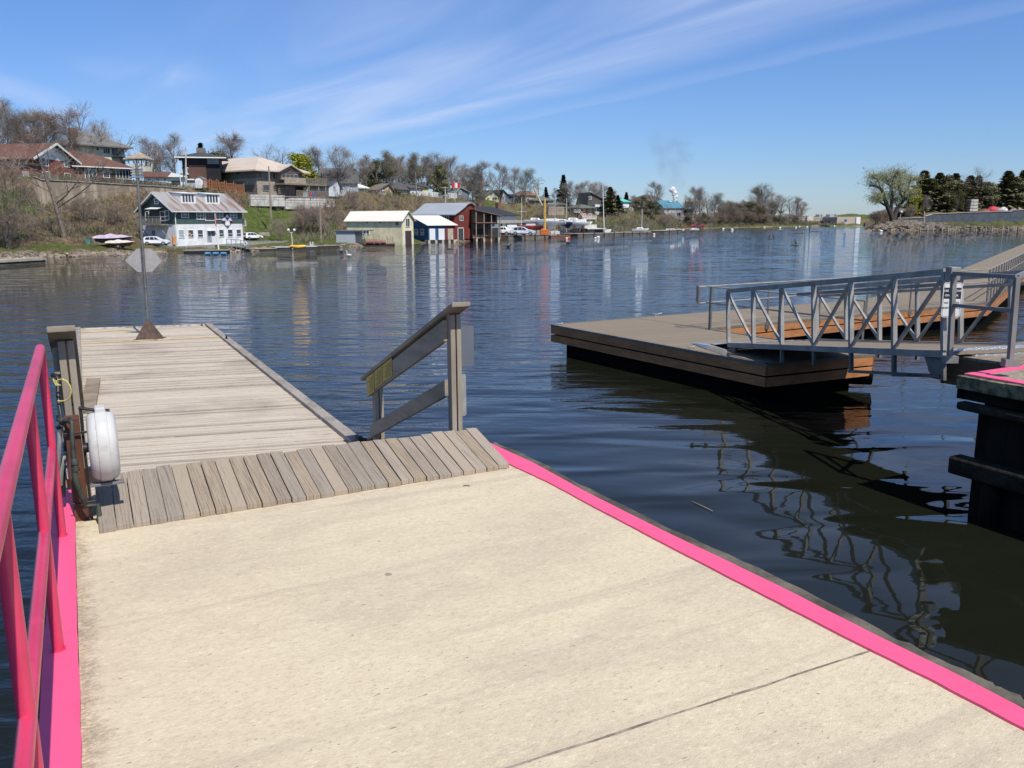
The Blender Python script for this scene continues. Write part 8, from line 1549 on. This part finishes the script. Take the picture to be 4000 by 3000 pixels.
# blue tarps / racks under boats, shed
for i, (x0, x1, y0, y1, mt, l) in enumerate(((890, 935, 740, 775, mat('white_crates', (.6, .6, .62), .6), 'pale crates stacked under the lifted hull'), (985, 1070, 728, 770, mat('navy_tarp', (.03, .05, .12), .7), 'navy tarpaulin stack under the middle boats'), (1120, 1190, 715, 770, mat('black_tarp', (.02, .02, .025), .7), 'black tarpaulin stack below the right-hand boats'))):
    P, Q = yard(x0, 780, 7), yard(x1, 780, 7); zt_ = at(*c('c4', x0, y0), P.y).z; q = MB(); n = 5
    for k in range(n): u0, u1 = k / n, (k + .92) / n; q.box(P.x + (Q.x - P.x) * u0, P.y + .3 * hsh(k, i), P.z, P.x + (Q.x - P.x) * u1, P.y + 1.6, P.z + (zt_ - P.z) * (.75 + .25 * hsh(k, i + 5)))
    tag(q.build('covered_stack', mt, None, bevel=.04), l, 'stack')
Ys = wat('c4', 1400, 812, 0).y + 5; h = H2('boat_shed', 'low shed with a pale flat roof right of the laid-up boats', 1315, 772, Ys, 1495, Ys + 1, 4, 'c4', 'shed'); e = h.hit(*c('c4', 1400, 722)).z; h.walls(e, mat('olive_grey_wall', (.17, .17, .14), .8)); h.box('roof', -.3, -.6, e, h.w + .4, 4.3, e + .15, mat('pale_roof', (.62, .60, .56), .8)); h.box('upper_roof', -.1, 1.5, e + .15, h.w * .75, 4.3, e + .9, mat('pale_roof2', (.55, .53, .48), .8)); h.box('dark_opening', h.w * .45, -.03, 0, h.w * .95, -.001, e - .1, MATS['porch_dark'])
P = at(*c('c4', 1505, 752), wat('c4', 1505, 800, 0).y + 1.6); T = at(*c('c4', 1487, 170), P.y); t = thing('sailboat', 'cream sailboat with the tallest white mast moored at the grey crib wharf', 'boat', P, world=True); q = MB(); hull(q, 7.5, 2.1, .9, P + Vector((-5.2, 0, -.4))); hq = q.build('hull', mat('cream_hull', (.70, .67, .50), .4), t, smooth=True); q = MB(); q.tube([P + Vector((0, 0, -.3)), T], [.11, .07], 8); q.build('mast', MATS['white_spar'], t, smooth=True); q = MB(); q.extr([P + Vector((-7.2, -.6, .4)), P + Vector((-3.6, -.6, .4)), P + Vector((-4.0, -.6, .85)), P + Vector((-6.9, -.6, .9))], (0, 1.2, 0)); q.build('cabin', GEL, t, bevel=.05)
P = wat('c4', 1440, 772, .0); P = at(*c('c4', 1430, 768), wat('c4', 1430, 805, 0).y + 1.2); yacht('low white motor boat under covers below the flat-roofed shed', P - Vector((0, 0, .5)), 0, 5.5, -.1, GEL, name='motor_boat', group=None)
P = at(*c('c4', 1920, 745), wat('c4', 1920, 790, 0).y + 3); yacht('small white sailboat with a thin mast moored left of the leaning tree', P - Vector((0, 0, .3)), R(4), 3.8, -.1, GEL, mast=at(*c('c4', 1920, 482), P.y).z - P.z - .6, name='sailboat', group=None)
for i, (x, y, l) in enumerate(((520, 622, 'small white boat at the start of the last dock'), (560, 620, 'second small white boat on the last dock'), (620, 622, 'white skiff with a grey cover on the last dock'), (765, 615, 'white skiff at the outer end of the last dock'))): P = at(*c('c5', x, y), wat('c5', x, 640, 0).y + 1); yacht(l, P - Vector((0, 0, .35)), R(10 * i), 3.2, -.1, GEL, name='motor_boat', group='small boats on the last dock')
# trailer boats on the left bank
PNK = mat('faded_pink_tarp', (.58, .47, .56), .8, (.47, .36, .46), 2.5, bump=.02, bscale=5); CRT = mat('cream_tarp', (.72, .67, .58), .8, (.60, .53, .45), 3, bump=.02, bscale=6)
def trailer(label, crop, x, y, Lpx, rot, tm, hm, off=0):
    px, py = c(crop, x, y); Y = 92 + off; P = at(px, py, Y); L = Lpx * CR[crop][2] / (3303 / Y); t = thing('trailer_boat', label, 'boat', P, rot); q = MB(); hull(q, L, L * .36, L * .16, Vector((0, 0, L * .07))); q.build('hull', hm, t, smooth=True)
    q = MB(); n = 16; V = []; 
    for i in range(n + 1):
        u = i / n; xx = (u - .5) * L * 1.03; w = L * .20 * (1 - max(0, (u - .5) / .5) ** 2.2) + .03; z0 = L * .07 + L * .16 * (1 + .15 * (2 * u - .6) ** 2) - .03; rise = L * .10 * math.sin(PI * min(1, .12 + u * .95)) * (1 + .18 * math.sin(u * 19))
        for k in range(7): a = PI * k / 6; V.append((xx, w * math.cos(a) * 1.03, z0 - (.07 if k in (0, 6) else 0) + rise * math.sin(a)))
    q.add(V, [(i * 7 + k, i * 7 + k + 1, (i + 1) * 7 + k + 1, (i + 1) * 7 + k) for i in range(n) for k in range(6)] + [tuple(range(6, -1, -1)), tuple(range(n * 7, n * 7 + 7))]); q.build('tarpaulin', tm, t, smooth=True)
    for s_ in (-1, 1): wq = MB(); wq.tube([(-L * .02, s_ * L * .19, L * .07), (-L * .02, s_ * L * .23, L * .07)], L * .07, 14); wo = wq.build('wheel', TYR, t, smooth=True); r_ = MB(); r_.tube([(-L * .02, s_ * L * .231, L * .07), (-L * .02, s_ * L * .236, L * .07)], L * .035, 10); r_.build('rim', RIM, wo)
    q = MB(); q.bar((-L * .4, 0, L * .08), (L * .62, 0, L * .08), .07, .07); q.bar((L * .6, 0, 0), (L * .6, 0, L * .1), .05, .05); q.build('trailer_frame', MATS['rusty_stand'], t); return t
trailer('boat on a trailer under a faded pink tarpaulin, the further one', 'w1', 1650, 400, 500, R(4), PNK, mat('dark_blue_hull', (.05, .05, .08), .4), 1.6); trailer('boat on a trailer under a cream tarpaulin, in front of the pink one', 'w1', 1745, 438, 370, R(3), CRT, mat('maroon_hull', (.13, .03, .04), .4), -.8)
P = at(*c('w1', 1288, 380), 93); t = thing('wheelie_bin', 'teal wheeled bin standing on the grass left of the covered boats', 'bin', P); s_ = 85 * .27125 / (3303 / 93); q = MB(); TEA = mat('teal_plastic', (.10, .30, .27), .5); q.add([(-.22 * s_, -.2 * s_, 0), (.22 * s_, -.2 * s_, 0), (.22 * s_, .2 * s_, 0), (-.22 * s_, .2 * s_, 0), (-.3 * s_, -.28 * s_, .92 * s_), (.3 * s_, -.28 * s_, .92 * s_), (.3 * s_, .28 * s_, .92 * s_), (-.3 * s_, .28 * s_, .92 * s_)], [(3, 2, 1, 0), (4, 5, 6, 7), (0, 1, 5, 4), (1, 2, 6, 5), (2, 3, 7, 6), (3, 0, 4, 7)]); q.build('bin_body', TEA, t); q = MB(); q.box(-.33 * s_, -.32 * s_, .92 * s_, .33 * s_, .3 * s_, 1.0 * s_); q.build('lid', mat('dark_teal', (.05, .17, .15), .5), t)
# ---------- right point: block wall, posts, stored things
BW = siding('blue_grey_blocks', (.105, .125, .15), .45, amt=.6, col2=(.075, .09, .11)); COP = mat('pale_coping', (.40, .36, .31), .9)
def wallrun(label, pts, crop, m, th=.8, cop=True):
    P = [(at(*c(crop, x, yb_), Y), at(*c(crop, x, yt), Y).z) for x, yt, yb_, Y in pts]; t = thing('block_wall', label, 'wall', P[0][0], world=True); q = MB(); k = MB()
    for (a, za), (b, zb_) in zip(P, P[1:]):
        q.add([(a.x, a.y, a.z - 1), (b.x, b.y, b.z - 1), (b.x, b.y, zb_), (a.x, a.y, za), (a.x, a.y + th, a.z - 1), (b.x, b.y + th, b.z - 1), (b.x, b.y + th, zb_), (a.x, a.y + th, za)], [(0, 1, 2, 3), (3, 2, 6, 7), (5, 4, 7, 6), (1, 5, 6, 2), (0, 3, 7, 4)])
        k.bar(Vector((a.x, a.y + th * .4, za + .06)), Vector((b.x, b.y + th * .4, zb_ + .06)), th + .15, .16)
    q.build('blocks', m, t)
    if cop: k.build('coping', COP, t)
Yq = onP(3700, 12).y - 1.2; wallrun('long dark blue-grey block wall on the rocky point', [(1145, 678, 748, Yq - .5), (1215, 655, 748, Yq), (1650, 635, 750, Yq), (2060, 626, 748, Yq), (2075, 614, 748, Yq), (2202, 608, 748, Yq), (2500, 600, 745, Yq)], 'c6', BW); wallrun('low dark block wall between the willow and the long wall', [(845, 700, 722, Yq - 2), (1143, 692, 748, Yq - .8)], 'c6', BW)
STK = mat('pale_stake', (.42, .36, .28), .9)
for i, (x, yt, yb_) in enumerate(((1033, 812, 832), (1093, 792, 835), (1172, 800, 832), (1230, 795, 832), (1330, 796, 836), (1395, 790, 838), (1475, 782, 840), (1530, 806, 830), (1638, 806, 830), (1698, 790, 836), (1801, 795, 832), (1867, 788, 834), (1983, 768, 838), (2043, 788, 832), (2146, 795, 832))):
    B = G(*c('c6', x, yb_), -.02); T = at(*c('c6', x, yt), B.y); q = MB(); q.tube([B - Vector((0, 0, .8)), T], .14, 7); tag(q.build('mooring_stake', STK if x not in (1530, 1638, 2146) else MATS['dark_pile'], None), ORDN[i] + ' stake from the left in the row before the long block wall', 'stake', 'row of stakes off the rocky point')
pole_('marker_post', 'thick pale post standing at the corner of the long block wall', 'c6', 1136, 770, 1135, 622, Yq - 4, .2, STK, 'post'); t, B, T = pole_('lamp_post', 'small lamp post beside the willow', 'c6', 872, 690, 888, 630, Yq + 6, .1, PLG); q = MB(); q.ball(T, .35); q.build('lamp_head', TRW, t)
for i in range(4): a, b = at(*c('c6', 1628 + i * 2, 624), Yq + 8), at(*c('c6', 1714 - i * 2, 624), Yq + 8); z = a.z + i * .88; q = MB(); q.box(a.x, a.y, z, b.x, a.y + 3, z + .74); tag(q.build('stone_slab', STN, None, bevel=.06), 'pale stone slab of the stack above the block wall, %s' % ('lowest', 'second from below', 'third from below', 'topmost')[i], 'slab', 'stacked stone slabs')
def tarp(label, x0, x1, yt, yb_, m, cat_='covered boat'):
    a, b = at(*c('c6', x0, yb_), Yq + 9), at(*c('c6', x1, yb_), Yq + 9); hh = at(*c('c6', x0, yt), Yq + 9).z - a.z; L = (b - a).length; q = MB(); n = 12; V = []
    for i in range(n + 1):
        u = i / n; r_ = math.sin(PI * min(.97, .06 + u * .9)) ** .6
        for k in range(7): an = PI * k / 6; V.append((a.x + (b.x - a.x) * u, a.y + math.cos(an) * 1.3 * r_, a.z - .3 + (hh + .3) * r_ * math.sin(an) ** .8 * (1 + .08 * math.sin(u * 30))))
    q.add(V, [(i * 7 + k, i * 7 + k + 1, (i + 1) * 7 + k + 1, (i + 1) * 7 + k) for i in range(n) for k in range(6)]); tag(q.build('covered_boat', m, None, smooth=True), label, cat_)
tarp('bright red covered boat above the block wall', 1815, 1940, 568, 606, mat('red_tarp', (.50, .04, .06), .7)); tarp('dark red covered boat low beside the slab stack', 1715, 1870, 600, 626, mat('dull_red_tarp', (.20, .08, .08), .8)); tarp('grey covered boat right of the bright red one', 1880, 1960, 585, 618, mat('grey_tarp', (.25, .25, .27), .8)); tarp('white covered boat above the right part of the block wall', 1945, 2032, 576, 606, mat('white_tarp', (.6, .6, .6), .8)); tarp('low pile of brown sand above the right end of the block wall', 2060, 2200, 578, 616, mat('brown_sand', (.30, .23, .18), .95), 'sand pile')
# rocks of the point
RK = mat('shore_rock', (.24, .195, .155), .95, (.085, .07, .055), 1.5, bump=.05, bscale=3)
rg = random.Random(9)
q = MB()
for i in range(420):
    px = rg.uniform(3412, 3700) if i < 300 else rg.uniform(3700, 4150); d = rg.uniform(.0, 7 if px < 3700 else 2.5); P = onP(px, d); r_ = rg.uniform(.25, .9) * (1 if px < 3700 else .6)
    V0 = len(q.v); q.ball(P + Vector((0, 0, r_ * .1)), r_, rg.uniform(.8, 1.6), 1, rg.uniform(.4, .8), 6, 4)
    for k in range(V0, len(q.v)): v = q.v[k]; q.v[k] = (v[0] + rg.uniform(-.15, .15) * r_, v[1] + rg.uniform(-.15, .15) * r_, v[2] + rg.uniform(-.15, .15) * r_)
tag(q.build('shore_rocks', RK, None, origin=False), kind='stuff')
q = MB()
for i in range(900):
    px = rg.uniform(-150, 640) if i < 420 else rg.uniform(880, 1340) if i < 700 else rg.uniform(2700, 3300)
    d = rg.uniform(-.1, 1.8); P = onL(px, d); r_ = rg.uniform(.06, .26)
    V0 = len(q.v); q.ball(P, r_, rg.uniform(.8, 1.7), 1, rg.uniform(.4, .8), 5, 4)
    for k in range(V0, len(q.v)): v = q.v[k]; q.v[k] = (v[0] + rg.uniform(-.2, .2) * r_, v[1], v[2] + rg.uniform(-.2, .2) * r_)
tag(q.build('bank_rocks', mat('bank_rock', (.36, .29, .23), .95, (.17, .13, .10), 2), None, origin=False), kind='stuff')
# factory front things
P = at(*c('c5', 2040, 546), 342); v = vehicle('parked_truck', 'dark pickup truck parked before the factory', P, R(5), TRP, TRG, [(-1.6, .38), (1.6, .38)], paint=mat('dark_blue_paint', (.02, .03, .06), .3), cat_='truck', scale=.9)
P = G(*c('c5', 2028, 572), 0); t = thing('work_barge', 'long dark work barge moored before the factory', 'barge', P, 0); q = MB(); hull(q, 13, 3.2, 1.2, Vector((0, 0, -.3))); q.build('hull', mat('black_hull', (.02, .02, .022), .6), t, smooth=True)
P = at(*c('c5', 800, 590), 228); q = MB(); rg = random.Random(3)
for i in range(8): a = P + Vector((rg.uniform(-4, 1), rg.uniform(-2, 2), rg.uniform(-.3, .8))); q.bar(a, a + Vector((rg.uniform(1, 3), rg.uniform(-1, 1), rg.uniform(-.2, .8))), .18, .18)
tag(q.build('red_steel_frame', mat('red_steel', (.36, .06, .05), .6), None), 'tangle of bright red steel frames on the low shore', 'frame')
P = at(*c('c5', 812, 570), 236); q = MB(); q.box(P.x - 1.3, P.y, P.z - 1, P.x + 1.3, P.y + 1.5, P.z + .9); tag(q.build('dark_container', mat('dark_container_paint', (.05, .045, .045), .7), None, bevel=.03), 'small dark container behind the red steel frames', 'container')
# ---------- buoys, birds, sticks on the water
for i, (cr, x, y, r_, m_) in enumerate((('c5', 1045, 603, .42, TRW), ('c5', 1130, 610, .48, TRW), ('c5', 1440, 588, .4, TRW), ('c5', 1590, 594, .46, TRW), ('c5', 1743, 589, .42, TRW), ('c5', 1848, 583, .4, TRW), ('c5', 1778, 578, .35, TRW), ('c5', 2112, 575, .4, TRW), ('c6', 165, 787, .4, TRW), ('c6', 667, 842, .45, TRW), ('c4', 1072, 833, .26, TRW), ('c4', 1402, 830, .26, TRW), ('c4', 1435, 823, .38, TRW), ('c4', 1688, 800, .25, TRW), ('c4', 1728, 800, .25, TRW), ('c4', 2080, 786, .3, TRW), ('c5', 380, 655, .3, TRW))):
    L_ = ('white buoy nearest the left of the two off the last dock', 'larger white buoy right of the one off the last dock', 'white buoy off the far thicket', 'white buoy below the tallest far-shore tree', 'white buoy off the last trees of the far shore', 'white buoy before the left end of the factory', 'tiny white buoy close to the far shore under the factory wall', 'white buoy right of the black work barge', 'white buoy just right of the work barge nearer the point', 'white buoy off the tip of the rocky point', 'white float lying next to the red one before the crane wharf', 'small flat white float before the crib wharf', 'round white buoy before the crib wharf', 'left small white float at the crib wharf end', 'right small white float at the crib wharf end', 'white float before the long low dock', 'white float below the last dock start')[i]
    P = G(*c(cr, x, y), 0); q = MB(); r_ *= .75; q.ball(P + Vector((0, 0, r_ * .35)), r_, 1.15, 1, .85, 12, 8); t = thing('buoy', L_, 'buoy', P, world=True, group='white mooring buoys'); q.build('float', m_, t, smooth=True); q = MB(); q.tube([P + Vector((0, 0, r_ * 1.1)), P + Vector((0, 0, r_ * 1.45))], r_ * .14, 6); q.build('ring', GALV, t)
P = G(*c('c4', 1090, 828), 0); q = MB(); q.ball(P + Vector((0, 0, .1)), .28, 1.2, 1, .8, 12, 8); tag(q.build('red_float', mat('red_float_plastic', (.65, .08, .04), .5), None, smooth=True), 'orange-red float before the crane wharf', 'buoy')
P = G(*c('c5', 1875, 617), 0); q = MB(); q.tube([P, P + Vector((0, 0, 1.9))], [.2, .14], 8); tag(q.build('channel_marker', mat('green_marker', (.03, .12, .12), .6), None, smooth=True), 'dark green spar marker standing in the water before the factory', 'marker')
BKB = mat('black_feathers', (.015, .015, .018), .7); SWN = mat('white_feathers', (.80, .80, .78), .8)
def bird(name, label, P, s, m, pose='swim', rot=0.0, beak=None, group=None):
    t = thing(name, label, 'bird', P, rot, group); me = bpy.data.meshes.new('body')
    if pose == 'swan': J = [((-.55, 0, .32), .06), ((-.35, 0, .26), .17), ((0, 0, .22), .24), ((.30, 0, .24), .17), ((.42, 0, .42), .07), ((.38, 0, .68), .055), ((.42, 0, .92), .055), ((.52, 0, 1.0), .07), ((.68, 0, .95), .03)]
    elif pose == 'stand': J = [((-.30, 0, .12), .03), ((-.14, 0, .26), .09), ((0, 0, .42), .13), ((.08, 0, .60), .10), ((.10, 0, .76), .05), ((.08, 0, .92), .045), ((.14, 0, 1.0), .055), ((.27, 0, 1.02), .018)]
    else: J = [((-.30, 0, .16), .03), ((-.18, 0, .12), .09), ((0, 0, .10), .13), ((.16, 0, .12), .09), ((.22, 0, .24), .045), ((.24, 0, .34), .055), ((.35, 0, .33), .02)]
    me.from_pydata([Vector(p) * s for p, _ in J], [(i, i + 1) for i in range(len(J) - 1)], []); o = bpy.data.objects.new('body', me); COL.objects.link(o); o.parent = t; sk = o.modifiers.new('skin', 'SKIN'); sb = o.modifiers.new('sub', 'SUBSURF'); sb.levels = 1; sb.render_levels = 1
    for i, (_, r_) in enumerate(J): me.skin_vertices[0].data[i].radius = (r_ * s, r_ * s)
    me.skin_vertices[0].data[2].use_root = True; me.materials.append(m)
    if beak: e = Vector(J[-1][0]) * s; q = MB(); q.tube([e, e + Vector((.10, 0, -.03)) * s], [.028 * s, .006 * s], 6); q.build('beak', beak, t)
    if pose == 'stand':
        for y in (-.05, .05): q = MB(); q.tube([(0, y * s, 0), (0, y * s, .32 * s)], .018 * s, 5); q.build('leg', m, t)
    return t
ORB = mat('orange_beak', (.65, .25, .05), .5)
bird('swan', 'white swan swimming near the dock of the light grey cabin', G(*c('k1', 2050, 672), 0), .55, SWN, 'swan', R(160), ORB); bird('duck', 'small dark duck left of the white swan', G(*c('k1', 1917, 600), 0), .8, BKB, 'swim', R(180)); bird('duck', 'dark duck swimming below the marina wharf', G(*c('c4', 402, 935), 0), 1.2, BKB, 'swim', R(0)); bird('duck', 'dark duck swimming below the crane wharf', G(*c('c4', 1088, 893), 0), 1.3, BKB, 'swim', R(180)); bird('duck', 'dark duck off the rocky point', G(*c('c6', 845, 888), 0), 1.2, BKB, 'swim', 0)
def logm(P, L, label): q = MB(); q.tube([P + Vector((-L / 2, 0, .02)), P + Vector((0, .1, .05)), P + Vector((L / 2, 0, .02))], [.06, .10, .05], 7); tag(q.build('floating_log', mat('wet_log', (.06, .045, .035), .7), None, smooth=True), label, 'log')
P = G(*c('c5', 1506, 699), 0); logm(P, 1.5, 'floating log carrying two cormorants'); bird('cormorant', 'black cormorant standing upright at the right of the two-bird log', P + Vector((.35, 0, .08)), .85, BKB, 'stand', R(160)); bird('cormorant', 'black cormorant hunched at the left of the two-bird log', P + Vector((-.35, 0, .08)), .75, BKB, 'stand', R(20))
P = G(3104, 960, 0); logm(P, 1.1, 'floating log carrying a single cormorant'); bird('cormorant', 'single black cormorant standing on the nearer floating log', P + Vector((.1, 0, .08)), .72, BKB, 'stand', R(170))
P = G(*c('c3', 1495, 1250), 0); logm(P, .9, 'dark log floating before the blue boathouse')
for i, (x, y) in enumerate(((1757, 645), (1928, 628))): logm(G(*c('c5', x, y), 0), 2.6, ('thin log floating below the far thicket', 'thin log floating below the factory')[i])
# ---------- steam and smoke
def smoke(name, label, px, py0, py1, wpx, Y, dens, col, seed, lean=0):
    a, b = at(px, py0, Y), at(px + lean, py1, Y); H = b.z - a.z; W_ = wpx / 3303 * Y; q = MB(); n = 10; 
    q.tube([a.lerp(b, i / n) for i in range(n + 1)], [W_ * (.25 + .75 * (i / n) ** .8) / 2 for i in range(n + 1)], 12); m = bpy.data.materials.new(name + '_volume'); m.use_nodes = True; nt = m.node_tree; nt.nodes.remove(nt.nodes['Principled BSDF']); pv_ = nd(nt, 'ShaderNodeVolumePrincipled'); pv_.inputs['Color'].default_value = (*col, 1); pv_.inputs['Anisotropy'].default_value = .2
    g = nd(nt, 'ShaderNodeTexCoord'); n_ = nd(nt, 'ShaderNodeTexNoise', i_Scale=5.0 / W_, i_Detail=4.0, i_Distortion=.6); nt.links.new(g.outputs['Object'], n_.inputs[0])
    s = nd(nt, 'ShaderNodeSeparateXYZ'); nt.links.new(g.outputs['Object'], s.inputs[0]); fz = mapr(nt, s.outputs[2], H * .45, H * .98, 1, 0)
    nt.links.new(mth(nt, 'MULTIPLY', mth(nt, 'MULTIPLY', mapr(nt, n_.outputs[0], .42, .66), dens), fz), pv_.inputs['Density']); nt.links.new(pv_.outputs[0], nt.nodes['Material Output'].inputs['Volume']); o = q.build(name, m, None); tag(o, kind='stuff'); return o
smoke('smoke', '', 2636, 745, 470, 250, 285, .030, (.34, .27, .27), 2, -10)
m = bpy.data.materials.new('steam_white'); m.use_nodes = True; nt = m.node_tree; b = nt.nodes['Principled BSDF']; b.inputs['Base Color'].default_value = (.95, .95, .95, 1); b.inputs['Roughness'].default_value = 1; b.inputs['Specular IOR Level'].default_value = 0
lw = nd(nt, 'ShaderNodeLayerWeight', i_Blend=.35); nt.links.new(mapr(nt, lw.outputs['Facing'], .9, .25, 0, .55), b.inputs['Alpha'])
q = MB(); rg = random.Random(12)
for i in range(34):
    u = i / 33; P = at(2634 + 5 * math.sin(u * 5) + rg.uniform(-6, 6) * (.4 + u * .8), 790 - 52 * u, 262); q.ball(P, rg.uniform(.35, .75) * (.6 + .7 * u), 1, 1, .9, 10, 7)
tag(q.build('steam', m, None, smooth=True), kind='stuff')
